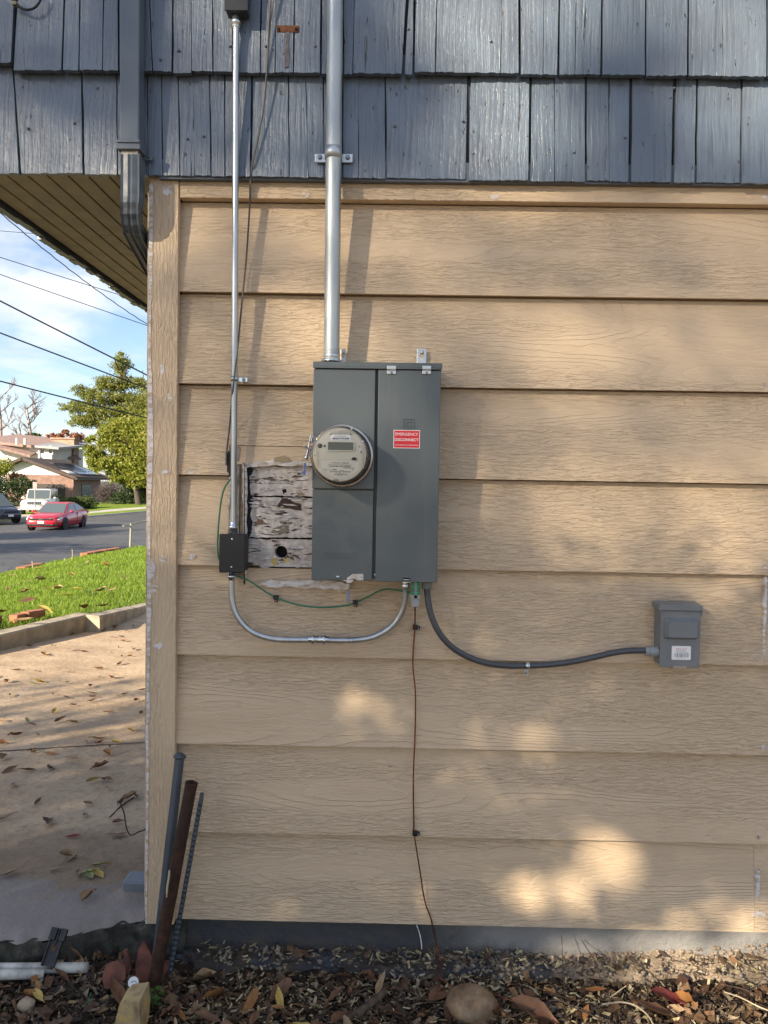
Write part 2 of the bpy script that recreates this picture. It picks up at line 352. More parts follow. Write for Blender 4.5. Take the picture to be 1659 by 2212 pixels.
def cells(xs, zs, solid, yf, thick=0.012, jag=None):
    """one board: front face in the cells of a grid, closed along its outline"""
    mb = MB(); nx, nz = len(xs) - 1, len(zs) - 1; idx = {}; V = []
    def vid(i, j, k):
        if (i, j, k) not in idx:
            idx[(i, j, k)] = len(V); x, z = xs[i], zs[j]
            V.append((x, yf(z) + (thick if k else 0), z))
        return idx[(i, j, k)]
    F = []
    S = lambda i, j: 0 <= i < nx and 0 <= j < nz and solid(i, j)
    for i in range(nx):
        for j in range(nz):
            if not S(i, j): continue
            a, b, c, d = (i, j), (i + 1, j), (i + 1, j + 1), (i, j + 1)
            F.append([vid(*q, 0) for q in (a, b, c, d)]); F.append([vid(*q, 1) for q in (d, c, b, a)])
            for (p, q, di, dj) in ((a, b, 0, -1), (b, c, 1, 0), (c, d, 0, 1), (d, a, -1, 0)):
                if not S(i + di, j + dj): F.append([vid(*q, 0), vid(*p, 0), vid(*p, 1), vid(*q, 1)])
    return mb.add(V, F)
PX0, PX1 = W(493, 1100).x, W(690, 1100).x             # where old siding was cut out beside the panel
PZ0, PZ1, PZ2 = ZR[4] - 0.008, W(600, 1004).z, W(600, 963).z
SEAM1, SEAM2 = W(1654, 1340).x, W(1634, 1900).x
def yrow(zb):
    return lambda z: 0.026 * min(1.0, max(0.0, (z - zb) / 0.26275)) + (0.016 if z > zb + 0.2615 else 0.0)  # added step back at the plank top deepens the shade under each lap
for i in range(1, 9):
    zb, zt = ZR[i], ZR[i - 1] + 0.02
    yf = yrow(zb); zg = zb + 0.26275 - 0.003
    def row(x0, x1):
        if i == 3: return cells([x0, PX0, PX1, x1], [zb, PZ2, zg, zg + 0.003, zt], lambda a, b: not (a == 1 and b == 0), yf)
        if i == 4: return cells([x0, PX0, PX1, x1], [zb, zg, zg + 0.003, zt], lambda a, b: a != 1, yf)
        if i == 5: return cells([x0, PX0, PX1, x1], [zb, PZ0, zg, zg + 0.003, zt], lambda a, b: not (a == 1 and b >= 1), yf)
        return cells([x0, x1], [zb, zg, zg + 0.003, zt], lambda a, b: True, yf)
    sm = {5: SEAM1, 8: SEAM2}.get(i)
    if sm:
        row(XC - 0.004, sm - 0.0004).build('siding_plank', MS, wall); cells([sm + 0.0004, XR], [zb, zg, zg + 0.003, zt], lambda a, b: True, yf).build('siding_plank', MS, wall)
    else:
        row(XC - 0.004, XR).build('siding_plank', MS, wall)
ins = cells([PX0 + 0.001, PX1], [PZ1, PZ2 - 0.002], lambda a, b: True, yrow(ZR[3])).build('siding_plank', MS, wall)
tag(ins, 'short siding patch let in above the weathered opening')
# frieze board, flashing, corner boards
zf = W(1000, 399).z
tag(cells([XC + 0.001, XR], [ZR[0], zf], lambda a, b: True, lambda z: -0.008, 0.035).build('frieze_board', MS, wall, bevel=0.002), None)
MB().prism([(XC - 0.05, zf - 0.004), (XR, zf - 0.004), (XR, zf + 0.05), (XC - 0.05, zf + 0.05)], -0.029, 0.02).build('flashing_strip', plain('dark_grey_flashing', (0.085, 0.10, 0.118), 0.4), wall)
zct, zcb = W(356, 377).z, W(338, 1991).z
MB().box(XL, XC, -0.013, 0.012, zcb, zct).build('corner_board', MSV, wall, bevel=0.0015)
XL2 = XL - 0.014
MB().box(XL2, XL + 0.02, 0.014, 0.034, zcb - 0.012, zct - 0.028).build('corner_board', MSV, wall)
MB().box(XL2 + 0.004, XL2 + 0.016, 0.036, 0.10, zcb - 0.012, zct - 0.03).build('corner_trim', plain('dark_corner_paint', (0.03, 0.035, 0.04), 0.6), wall)
def m_caulk():
    t = NT('white_caulk_smear'); g = t.pos(); nz = t.noise(t.map(g, (30, 30, 90)), 1, 4, 0.7)
    c = t.mix(t.ramp(nz, 0.36, 0.60), (0.44, 0.33, 0.225), (0.66, 0.63, 0.60)); return t.set(c, 0.6, 0, t.bump(t.noise(g, 120, 4), 0.002), spec=0.3)
M_CAULK = m_caulk()
def smear(poly, y, parent=wall, name='caulk_smear', mat=None, th=0.0012, jit=0.004, sub=4):
    """irregular thin smear; poly in picture points, raised a millimetre from the face at y"""
    P = [W(px, py, y) for px, py in poly]; out = []
    for i in range(len(P)):
        a, b = P[i], P[(i + 1) % len(P)]
        for k in range(sub):
            q = a.lerp(b, k / sub); out.append((q.x + random.uniform(-jit, jit), q.z + random.uniform(-jit, jit)))
    return MB().prism(out, y - th, y + 0.004).build(name, mat or M_CAULK, parent)
# ragged bead of caulk down the edge between the two corner boards
ys = [402, 450, 520, 600, 690, 760, 830, 900, 960, 1010, 1080, 1140, 1200, 1260, 1330, 1420, 1520, 1620, 1750, 1880, 1975]
bead = []
mbk = MB(); n = len(ys) * 4
lft = []; rgt = []
for k in range(120):
    z = zct - 0.03 - (zct - 0.03 - zcb) * k / 119.0
    wq = 0.006 + 0.010 * max(0, mnoise.noise(Vector((z * 3.1, 2.2, 0))) + 0.25) + 0.003 * mnoise.noise(Vector((z * 40, 0, 5)))
    if k > 85: wq *= 0.45
    lft.append((XL - 0.010 - 0.003 * mnoise.noise(Vector((z * 9, 4, 0))), z)); rgt.append((XL + wq, z))
vs = []
for (a, z), (b, _) in zip(lft, rgt): vs += [(a, 0.0115, z), (XL - 0.001, -0.001 if False else 0.006, z), (XL - 0.0012, -0.0145, z), (b, -0.0145, z)]
fs = []
for k in range(119):
    for j in range(3): a = k * 4 + j; fs.append((a, a + 4, a + 5, a + 1))
tag(mbk.add(vs, fs).build('caulk_bead', M_CAULK, wall), None)
for cx_, cy_, w_, h_, y_ in ((412, 1018, 24, 16, 0.0), (416, 1203, 22, 14, 0.0), (1068, 426, 28, 14, -0.008), (662, 421, 22, 12, -0.008), (1652, 426, 14, 8, -0.008), (1652, 832, 12, 12, 0.0), (1652, 1224, 10, 14, 0.0),
                             (1650, 1615, 16, 14, 0.0), (1638, 1810, 14, 10, 0.0), (1638, 1976, 34, 16, 0.0), (1634, 1420, 12, 12, 0.001), (366, 860, 12, 26, -0.013), (362, 412, 30, 26, -0.013), (356, 1018, 18, 14, -0.013), (352, 1208, 22, 14, -0.013), (350, 800, 12, 28, -0.013), (343, 1395, 26, 14, -0.013), (325, 1230, 20, 60, -0.013), (330, 1270, 24, 30, -0.013)):
    pl = [(cx_ + w_ / 2 * cos(q) * random.uniform(.6, 1.1), cy_ + h_ / 2 * sin(q) * random.uniform(.6, 1.1)) for q in np.linspace(0, 2 * PI, 9)[:-1]]
    smear(pl, y_ + (0.0015 if y_ == 0.0 else 0), jit=0.0025, sub=3)
def strip(p0, p1, y, w0, w1, n=40, seed=1, name='caulk_bead'):
    """ragged vertical bead between two picture points"""
    A_, B_ = W(*p0, y), W(*p1, y); V = []; F = []
    for k in range(n + 1):
        f = k / n; q = A_.lerp(B_, f); l_ = w0 * (0.55 + 0.9 * abs(mnoise.noise(Vector((f * 23, seed, 1))))) ; r_ = w1 * (0.45 + 1.1 * abs(mnoise.noise(Vector((f * 19, seed, 7)))))
        V += [(q.x - l_, y + 0.012, q.z), (q.x - l_ * .8, y - 0.0008, q.z), (q.x, y - 0.0016, q.z), (q.x + r_ * .8, y - 0.0008, q.z), (q.x + r_, y + 0.012, q.z)]
    for k in range(n):
        for j in range(4): i = k * 5 + j; F.append((i, i + 5, i + 6, i + 1))
    mb = MB(); mb.add(V, F); return mb.build(name, M_CAULK, wall)
pz = W(1654, 1340).x
strip((1655, 1262), (1649.5, 1436), 0.004, 0.008, 0.007, seed=2); strip((1655, 1246), (1654, 1266), 0.016, 0.008, 0.007, 10, 3)
strip((1640, 1880), (1637, 1945), 0.009, 0.012, 0.006, 20, 5)
smear([(560, 1256), (640, 1252), (720, 1256), (760, 1262), (745, 1276), (690, 1270), (600, 1268), (556, 1262)], 0.0075, jit=0.004, sub=6)
# ---- weathered boards of the older wall showing in the cut
def m_oldboard():
    t = NT('peeling_white_paint'); g = t.pos(); s = t.sep(g); rnd = t.math('MULTIPLY', t.rnd(), 17.0)
    st = t.xyz(t.math('MULTIPLY', s[0], 16.0), rnd, t.math('MULTIPLY', s[2], 110.0))
    cr = t.noise(st, 1, 4, 0.65, 0.8); crack = t.ramp(cr, 0.595, 0.635)
    pe = t.noise(t.xyz(t.math('MULTIPLY', s[0], 11.0), rnd, t.math('MULTIPLY', s[2], 26.0)), 1, 5, 0.65, 0.5); peel = t.ramp(pe, 0.585, 0.60)
    stn = t.ramp(t.noise(g, 24, 4, 0.6), 0.56, 0.72)
    paint = t.mix(t.ramp(t.noise(g, 60, 3), 0.3, 0.7), (0.46, 0.40, 0.35), (0.64, 0.585, 0.525))
    paint = t.mix(t.math('MULTIPLY', stn, 0.8), paint, (0.28, 0.20, 0.14))
    c = t.mix(peel, paint, t.mix(t.noise(g, 80, 3), (0.075, 0.045, 0.03), (0.22, 0.15, 0.10))); c = t.mix(t.ramp(cr, 0.56, 0.62, 0, 0.5), c, (0.22, 0.18, 0.15)); c = t.mix(crack, c, (0.06, 0.045, 0.036))
    h = t.math('SUBTRACT', t.math('ADD', t.math('MULTIPLY', cr, 0.4), t.math('MULTIPLY', t.noise(g, 50, 4), 0.4)), t.math('ADD', t.math('MULTIPLY', peel, 0.5), crack))
    return t.set(c, 0.75, 0, t.bump(h, 0.0035, 1.0), spec=0.25)
M_OLD = m_oldboard()
oy = 0.020
hole_c = W(607, 1192.5, oy)
bz = [W(600, 998, oy).z, W(600, 1073, oy).z, W(600, 1163, oy).z, W(600, 1227, oy).z]
ox0, ox1 = W(527, 1100, oy).x, PX1
def m_patchwood(): return plain('bare_grey_wood', (0.30, 0.235, 0.165), 0.8, sc=40, bmp=0.002)
for k in range(3):
    zt, zb = bz[k] - 0.002, bz[k + 1] + 0.0035
    mb = MB()
    if k < 2:
        n = 26; top = [(ox0 + (ox1 - ox0) * q / n, zt + random.uniform(-.0015, .0015)) for q in range(n + 1)]; bot = [(ox0 + (ox1 - ox0) * q / n, zb + random.uniform(-.0025, .0015)) for q in range(n + 1)]
        mb.prism(bot + top[::-1], lambda x, z: oy - 0.004 * (zt - z) / 0.1, oy + 0.012)
    else:                                              # board with a round hole through it
        rr = W(620.5, 1192, oy).x - hole_c.x; N = 32; ring = [(hole_c.x + rr * cos(2 * PI * q / N), hole_c.z + rr * sin(2 * PI * q / N)) for q in range(N)]
        hs = 0.033; sq = []
        for q in range(N):
            a = 2 * PI * q / N; m_ = max(abs(cos(a)), abs(sin(a))); sq.append((hole_c.x + hs * cos(a) / m_, hole_c.z + hs * sin(a) / m_))
        V = [(x, oy, z) for x, z in ring] + [(x, oy, z) for x, z in sq] + [(x, oy + 0.03, z) for x, z in ring]
        F = [(q, (q + 1) % N, N + (q + 1) % N, N + q)[::-1] for q in range(N)] + [(q, (q + 1) % N, 2 * N + (q + 1) % N, 2 * N + q) for q in range(N)]
        mb.add(V, F)
        x0, x1, z0, z1 = hole_c.x - hs, hole_c.x + hs, hole_c.z - hs, hole_c.z + hs
        for (p, q, r_, s_) in ((ox0, x0, zb, zt), (x1, ox1, zb, zt), (x0, x1, zb, z0), (x0, x1, z1, zt)):
            if q > p and s_ > r_: mb.add([(p, oy, r_), (q, oy, r_), (q, oy, s_), (p, oy, s_)], [(0, 1, 2, 3)])
    ob = mb.build('old_board', M_OLD, wall)
    tag(ob, ['old white board with cracked peeling paint, uppermost in the cut', 'old white board peeled to brown wood', 'old white board with a round hole'][k])
MB().lathe([(rr * 1.25, 0.0), (rr * 1.25, 0.004)], (hole_c.x, 0.054, hole_c.z), seg=24).build('hole_shade_disc', M_HOLE, wall)  # black disc standing in for the shade deep in the hole
# lifted flakes of old paint
fl = MB(); rf_ = random.Random(3)
for k in range(95):
    bx = rf_.uniform(ox0 + 0.02, ox1 - 0.04); zz_ = rf_.choice((bz[0], bz[1], bz[1], bz[2])) - rf_.uniform(0.006, 0.115)
    if zz_ < bz[3] or (Vector((bx - hole_c.x, 0, zz_ - hole_c.z)).length < 0.022): continue
    L_ = rf_.uniform(0.008, 0.034); h_ = rf_.uniform(0.002, 0.006); lift = rf_.uniform(0.002, 0.006); up_ = rf_.choice((1, -1)); n_ = 5; V = []
    for q in range(n_):
        f = q / (n_ - 1); x = bx + L_ * (f - .5); e = sin(PI * f) * rf_.uniform(.6, 1.1); y_ = oy - 0.0045
        V += [(x, y_, zz_ + up_ * 0.0), (x, y_ - lift * e * .5, zz_ + up_ * h_ * e * .7), (x, y_ - lift * e, zz_ + up_ * h_ * e)]
    fl.add(V, [(q * 3 + j, q * 3 + 3 + j, q * 3 + 4 + j, q * 3 + 1 + j) for q in range(n_ - 1) for j in range(2)])
fo = fl.build('paint_flakes', plain('curled_paint', (0.62, 0.58, 0.53), 0.7, var=0.2, sc=60), wall); tag(fo, kind='stuff'); sd = fo.modifiers.new('s', 'SOLIDIFY'); sd.thickness = 0.0007
# foam and torn spots
smear([(590, 1200), (598, 1204), (600, 1216), (594, 1222), (586, 1215)], oy, name='foam_spot', mat=plain('yellow_foam', (0.55, 0.42, 0.14), 0.8), jit=0.002, sub=2)
smear([(612, 1208), (622, 1204), (625, 1211), (616, 1217)], oy, name='foam_spot', mat=plain('yellow_foam', (0.55, 0.42, 0.14), 0.8), jit=0.002, sub=2)
smear([(584, 1150), (592, 1140), (606, 1134), (622, 1136), (626, 1146), (612, 1156), (594, 1158)], oy - 0.003, name='bare_patch', mat=plain('worn_olive_wood', (0.26, 0.225, 0.16), 0.8, sc=60, bmp=0.002), jit=0.002, sub=3)
smear([(608, 1076), (640, 1077), (632, 1083), (650, 1088), (652, 1102), (615, 1099), (598, 1094), (604, 1086)], oy - 0.003, name='bare_patch', mat=plain('bare_brown_wood', (0.085, 0.048, 0.032), 0.85, sc=60, bmp=0.002), jit=0.002, sub=3)
smear([(592, 1107), (622, 1106), (612, 1113), (598, 1113)], oy - 0.003, name='bare_patch', mat=plain('bare_brown_wood', (0.085, 0.048, 0.032), 0.85), jit=0.002, sub=3)
smear([(608, 1057), (617, 1055), (620, 1063), (612, 1067)], oy - 0.003, name='nail_hole', mat=M_HOLE, jit=0.0015, sub=2)
smear([(640, 1060), (652, 1062), (660, 1068), (645, 1074)], oy - 0.003, name='bare_patch', mat=m_patchwood(), jit=0.003, sub=3)
# ragged black strip, paper and its shade in one colour, at the cut's edge, jagged drywall-like lip above, stripped trim on the street side
smear([(529, 1006), (541, 1004), (546, 1018), (539, 1030), (540, 1060), (545, 1078), (541, 1110), (544, 1130), (540, 1160), (533, 1164)], oy - 0.004, name='paper_and_shade', mat=M_DARK, jit=0.0025, sub=4)
smear([(524, 1000), (560, 997), (580, 997), (592, 992), (606, 990), (622, 996), (645, 996), (676, 1001), (676, 1006), (610, 1006), (560, 1007), (534, 1010)], 0.004, name='torn_edge', mat=M_CAULK, jit=0.002, sub=4)
smear([(590, 996), (596, 987), (612, 985), (622, 990), (632, 996), (610, 999)], 0.001, name='torn_edge', mat=plain('torn_tan_paper', (0.33, 0.25, 0.15), 0.8), jit=0.002, sub=3)
MB().box(PX0 + 0.001, W(516, 1100).x, 0.004, 0.03, ZR[4] - 0.03, W(500, 965).z).build('stripped_trim', plain('stripped_wood', (0.36, 0.31, 0.26), 0.75, var=0.35, sc=50, bmp=0.003), wall)
MB().box(W(516, 1100).x + 0.001, W(528, 1100).x, 0.0075, 0.03, ZR[4] - 0.005, W(500, 1000).z).build('stripped_trim', plain('stripped_brown_wood', (0.27, 0.20, 0.125), 0.8, var=0.3, sc=50, bmp=0.003), wall)
smear([(525, 1000), (533, 1005), (534, 1225), (530, 1262), (524, 1262), (524, 1120)], 0.004, name='caulk_bead', jit=0.0025, sub=14)
smear([(494, 1030), (501, 1030), (499, 1150), (493, 1150)], 0.001, name='caulk_bead', jit=0.003, sub=12)
smear([(486, 985), (494, 975), (500, 1000), (499, 1030), (492, 1020)], 0.0, name='torn_edge', mat=plain('torn_black_paper', (0.03, 0.027, 0.025), 0.8), jit=0.003, sub=3)

# ================================================================== SHINGLES and EAVES
ZS = W(700, 379, -0.035).z                              # butt line of the lower course
zB = lambda px: None
roof = node('roof', house)
MB().box(-1.27, XR, -0.012, 0.16, ZS + 0.015, 3.7).box(-1.27, XL, 0.16, 8.0, ZS + 0.045, 3.7).box(-1.3, XR, 0.1, 8.0, 3.6, 3.75).build('roof_backing', plain('dark_blue_grey_backing', (0.03, 0.036, 0.044), 0.7), roof)
# (x top, x butt, extra drop of butt in px, gap px) of each shingle's far edge
LOW = [(-150, -150, 0, 2), (-60, -58, 0, 2), (27, 42, 0, 3), (176, 181, -1, 3), (252, 254, 0, 2), (318, 320, 0, 1.5), (348, 352, 0, 2), (384, 389, 1, 2), (418, 420, 1, 1), (452, 456, 0, 2), (485, 486, 1, 2), (545, 542, 0, 3.5), (622, 625, 0, 2),
       (659, 666, 1, 1.2), (698, 700, 0, 2), (740, 740, 0, 2), (774, 775, 0, 1), (832, 834, 1, 2.5), (1014, 1009, 0, 6), (1147, 1143, 2, 4.5), (1197, 1198, 3, 1.2), (1265, 1266, 2, 3.5), (1314, 1316, 0, 1), (1364, 1360, 1, 5), (1459, 1453, 1, 5), (1507, 1502, 2, 4), (1603, 1600, 1, 3.5), (1690, 1690, 2, 3), (1790, 1790, 1, 3)]
UPP = [(-150, -150, 0, 2), (-62, -60, 0, 2), (47, 26, -14, 5), (147, 134, 2, 3), (176, 170, 1, 2), (228, 221, 0, 1.2), (256, 256, 1, 2), (313, 330, 1, 2), (376, 372, 2, 3), (412, 414, 5, 1), (458, 460, 0, 2), (500, 502, 1, 2), (568, 562, 3, 2), (600, 594, 3, 1.5), (640, 634, 1, 2), (696, 693, 2, 3),
       (742, 742, 4, 2), (770, 762, 4, 1.5), (893, 871, 2, 5), (900, 893, 3, 4), (950, 940, -2, 1.5), (1088, 1081, -2, 1.2), (1122, 1123, -1, 4), (1178, 1173, 1, 1.2), (1212, 1206, 1, 4), (1248, 1242, 1, 1.2), (1304, 1299, 0, 4), (1395, 1395, 0, 3), (1488, 1486, 1, 4), (1562, 1562, 0, 1), (1657, 1657, 1, 3), (1760, 1760, 0, 3)]
rs_ = random.Random(21)
for E_ in (LOW, UPP):                                   # the same courses carried on along the wall
    q = E_[-1][1]
    while q < 2780: q += rs_.choice((48, 62, 80, 96, 130)); E_.append((q + rs_.uniform(-3, 3), q, rs_.choice((-1, 0, 0, 1, 2)), rs_.choice((1.2, 2, 3, 4))))
def butt_low(px): return 374 + max(0, px) * 0.0125
def butt_up(px): return 149 + max(0, px) * 0.0092
def course(E, butt, top_px, yb, yt, th):
    zt_ = lambda px: W(px, top_px, yt).z
    for k in range(1, len(E)):
        (t0, b0, _, g0), (t1, b1, dr, g1) = E[k - 1], E[k]; g0 *= 1.35; g1 *= 1.35
        dy = random.uniform(-0.004, 0.003); mid = (b0 + b1) / 2
        yB, yT = yb + dy, yt + dy * 0.4
        top = zt_(mid)
        zbm = W(mid, butt(mid) + dr, yB).z
        tw = random.uniform(-0.045, 0.045); xm0 = W(mid, 300, yb).x
        Y = lambda x, z: yT + (yB - yT) * (top - z) / (top - zbm) + tw * (x - xm0) * (top - z) / (top - zbm)
        pts = []; n = max(4, int((b1 - b0) / 7))
        for q in range(n + 1):
            px = b0 + g0 / 2 + (b1 - g1 / 2 - b0 - g0 / 2) * q / n
            p = W(px, butt(px) + dr + random.uniform(-1.3, 1.0), yB); pts.append((p.x, p.z))
        for q in range(1, 6):
            f = q / 6; px = b1 - g1 / 2 + (t1 - b1) * f + random.uniform(-.8, .8); py = butt(mid) + dr + (top_px - butt(mid)) * f
            p = W(px, py, yB + (yT - yB) * f); pts.append((p.x, p.z))
        p = W(t1 - g1 / 2, top_px, yT); pts.append((p.x, top)); p = W(t0 + g0 / 2, top_px, yT); pts.append((p.x, top))
        for q in range(5, 0, -1):
            f = q / 6; px = b0 + g0 / 2 + (t0 - b0) * f + random.uniform(-.8, .8); py = butt(mid) + dr + (top_px - butt(mid)) * f
            p = W(px, py, yB + (yT - yB) * f); pts.append((p.x, p.z))
        MB().prism(pts, Y, lambda x, z: Y(x, z) + th).build('shingle', MSH, roof)
course(LOW, butt_low, 118, -0.038, -0.013, 0.017)
course(UPP, butt_up, -230, -0.046, -0.020, 0.018)
# nail heads on the shingles
for px, py in ((497, 99), (60, 277), (160, 266), (210, 190), (346, 127), (385, 108), (405, 300), (440, 294), (574, 99), (681, 100), (882, 62), (1060, 88), (1138, 294), (1240, 328), (1000, 260), (853, 272), (1448, 210), (1457, 190), (1351, 296), (1022, 330)):
    yn = (-0.013 - 0.025 * (py - 118) / 262) if py > 165 else (-0.020 - 0.026 * (py + 230) / 380); p = W(px, py, yn - 0.0025); MB().lathe([(0.004, -0.012), (0.004, 0.0), (0.0028, 0.0018), (0, 0.0022)], p, seg=8).build('nail_head', M_BLUE, roof)
# soffit boards running back along the end wall, open joints between them
soffit = node('soffit', house)
M_SOF = plain('olive_tan_soffit_paint', (0.40, 0.345, 0.20), 0.6, var=0.16, sc=14, bmp=0.003)
MB().box(-1.26, XL + 0.02, -0.01, 4.2, ZS + 0.028, ZS + 0.04).build('soffit_backing', M_DARK, soffit)
n = 9; x0, x1 = -1.245, XL2 + 0.008
for k in range(n):
    a = x0 + (x1 - x0) * k / n; b = x0 + (x1 - x0) * (k + 1) / n; g_ = 0.0035 if k % 2 else 0.0022
    for (ya, yb_) in (((-0.02, 0.55), (0.556, 4.2)) if k in (3, 6) else ((-0.02, 4.2),)):
        MB().hexa([(a + g_, ya, ZS + 0.006), (b - g_, ya, ZS + 0.006), (b - g_, yb_, ZS + 0.006), (a + g_, yb_, ZS + 0.006), (a + 0.001, ya, ZS + 0.024), (b - 0.001, ya, ZS + 0.024), (b - 0.001, yb_, ZS + 0.024), (a + 0.001, yb_, ZS + 0.024)]).build('soffit_board', M_SOF, soffit, bevel=0.0015, segs=1)
mb = MB()
for k in range(60):                                     # rough shingle edge along the end eave
    y = -0.02 + k * 0.07; mb.box(-1.275 - random.uniform(0, .012), -1.252, y, y + 0.067, ZS - random.uniform(0.004, 0.02), ZS + 0.06)
mb.build('eave_edge', MSH, roof)
MB().box(-1.30, -1.2755, 0.05, 4.2, ZS + 0.03, 3.6).build('roof_edge', MSH, roof)

# ================================================================== FOUNDATION
fy = 0.035
def m_found():
    t = NT('painted_concrete_foundation'); g = t.pos(); s = t.sep(g)
    nz = t.noise(g, 5, 5, 0.6); n3 = t.noise(g, 16, 5, 0.7)
    edge = t.ramp(t.math('ADD', s[0], t.math('MULTIPLY', nz, 0.5)), 0.30, 0.75)   # dark paint ends part-way; shade and the sunlit end are coloured in too
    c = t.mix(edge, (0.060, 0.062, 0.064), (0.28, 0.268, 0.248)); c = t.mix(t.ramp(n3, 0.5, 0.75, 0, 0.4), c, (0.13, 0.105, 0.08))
    dirt_or_shade = t.ramp(t.math('SUBTRACT', t.math('MULTIPLY', t.noise(g, 22, 4), 0.13), s[2]), 0.05, 0.13)
    c = t.mix(t.math('MULTIPLY', dirt_or_shade, 0.55), c, (0.12, 0.085, 0.055))
    return t.set(c, 0.7, 0, t.bump(t.noise(g, 30, 6, 0.7), 0.008), spec=0.3)
M_FND = m_found()
found = MB().box(XL + 0.01, XR, fy, 0.2, -0.4, ZR[8] + 0.03).build('foundation', M_FND, house)
def m_footing():
    t = NT('rough_footing'); g = t.pos(); s = t.sep(g); nz = t.noise(g, 9, 4)
    k = t.ramp(t.math('ADD', s[0], t.math('MULTIPLY', nz, 0.4)), 0.62, 0.85)
    c = t.mix(t.ramp(nz, 0.46, 0.56), (0.052, 0.057, 0.063), (0.075, 0.058, 0.043)); c = t.mix(k, c, (0.27, 0.205, 0.14))
    c = t.mix(t.ramp(t.noise(g, 40, 3), 0.56, 0.7), c, (0.05, 0.035, 0.025))
    return t.set(c, 0.75, 0, t.bump(t.noise(g, 70, 5), 0.006), spec=0.35)
M_FOOT = m_footing()
# lumpy footing ledge: a displaced strip
nx, ny = 300, 22; V = []; F = []
def ledge(x, f):
    wv = 0.085 + 0.03 * mnoise.noise(Vector((x * 5, 0, 3)))
    y = fy - wv * min(1, f * 1.25); z = -0.022 - 0.034 * (0.5 + f * 0.5) - (0.08 * max(0, f - 0.62) / 0.38) + 0.012
    q = Vector((x * 16, y * 16, f * 3)); d = 0.016 * mnoise.noise(q) + 0.012 * abs(mnoise.noise(q * 2.7)) + 0.006 * mnoise.noise(q * 6)
    return Vector((x, y - d * (f > .45), z + d * 1.2 - 0.012 + 0.03 * max(0, x - 0.5) * max(0, 1 - f * 2)))
for i in range(nx + 1):
    for j in range(ny + 1): V.append(ledge(-0.62 + (XR + 0.62) * i / nx, j / ny))
for i in range(nx):
    for j in range(ny): a = i * (ny + 1) + j; F.append((a, a + ny + 1, a + ny + 2, a + 1)[::-1])
mb = MB(); mb.add(V, F, True); mb.build('footing', M_FOOT, found)
mb = MB()
for k in range(1500):                                   # pebbles bared at the foot of the concrete
    x = random.uniform(0.2, 1.4) if k < 1300 else random.uniform(-0.5, 0.4); r_ = random.uniform(0.004, 0.0085)
    if random.random() < 0.35 and x > 0.35:
        zt = -0.05 + (x - 0.35) * 0.085 * random.random(); q = Vector((x, fy - 0.001, zt))
    else: q = ledge(x, random.uniform(0.05, 0.95))
    mb.blob(q, (r_ * random.uniform(.9, 1.5), r_ * 0.75, r_ * random.uniform(.7, 1)), k, 0.14, 1)
tag(mb.build('exposed_pebbles', plain('pebble_stone', (0.23, 0.18, 0.13), 0.7, var=0.4, sc=60), found), None, kind='stuff')
# ================================================================== DOWNSPOUT
XD0, XD1 = W(258, 200, -0.095).x, W(300.5, 200, -0.095).x
ds = thing('downspout', 'blue-grey rectangular downspout over the shingles ending in a crimped elbow', 'downspout', (XD0, -0.06, ZS))
zds = W(280, 306, -0.095).z
MB().box(XD0, XD1, -0.095, -0.048, zds, 3.6).build('pipe', M_BLUE, ds, bevel=0.004)
mb = MB().box(XD0 - 0.005, XD1 + 0.005, -0.101, -0.046, zds - 0.022, zds + 0.004); mb.box(XD0 - 0.005, XD1 + 0.005, -0.105, -0.100, zds - 0.006, zds + 0.002)
mb.build('strap', M_BLUE, ds, bevel=0.0015)
p = W(318, 335, -0.05); pe = [(XD1, zds - 0.006), (XD1 + 0.012, zds - 0.030), (p.x + 0.008, p.z + 0.002), (p.x + 0.017, p.z - 0.006), (p.x + 0.012, p.z - 0.014), (p.x - 0.008, p.z - 0.014), (XD1, zds - 0.05)]
MB().prism(pe, -0.050, -0.046).build('strap_ear', M_BLUE, ds)
MB().lathe([(0.005, -0.01), (0.005, 0.002), (0, 0.004)], (p.x + 0.004, -0.050, p.z - 0.004), seg=8).build('screw', M_BLUE, ds)
# crimped elbow: rectangular section swept down and back under the soffit, corrugated
def rect_sweep(stations, corr=0.0, nside=8):
    """stations: (centre, half width, half depth, direction)"""
    V = []; F = []; m = 4 * nside
    for c, hw, hd, d in stations:
        d = Vector(d).normalized(); u = Vector((1, 0, 0)); w = d.cross(u).normalized()
        for s_ in range(4):
            for k in range(nside):
                f = -1 + 2 * k / nside; rib = corr * (0.5 + 0.5 * cos(3 * PI * f))
                a, b = [(f, -1), (1, f), (-f, 1), (-1, -f)][s_]
                q = (a * hw * (1 - (rib if s_ % 2 else 0)), b * hd * (1 - (rib if s_ % 2 == 0 else 0)))
                V.append(Vector(c) + u * q[0] + w * q[1])
    for i in range(len(stations) - 1):
        for k in range(m): a, b = i * m + k, i * m + (k + 1) % m; F.append((a, b, b + m, a + m))
    F.append(list(range(m))[::-1]); F.append(list(range(len(V) - m, len(V)))); return MB().add(V, F)
xm, hw = (XD0 + XD1) / 2 + 0.003, (XD1 - XD0) / 2
MB().box(XD0 + 0.004, XD1 - 0.004, -0.091, -0.050, zds - 0.036, zds - 0.0225).build('joint_collar', plain('weathered_zinc_seam', (0.34, 0.31, 0.27), 0.6, 0.3, var=0.4, sc=60), ds)
st = []
for k in range(7): st.append(((xm, -0.072, zds - 0.033 - 0.019 * k), hw * 0.96, 0.024, (0, 0, -1)))
zb0 = zds - 0.033 - 0.019 * 6
for k in range(1, 9):
    a = k / 8 * R(76); rr = 0.07; st.append(((xm - 0.0018 * k, -0.072 + rr * (1 - cos(a)), zb0 - rr * sin(a)), hw * (0.95 if k % 2 else 0.87), 0.0235 if k % 2 else 0.021, (0, sin(a), -cos(a))))
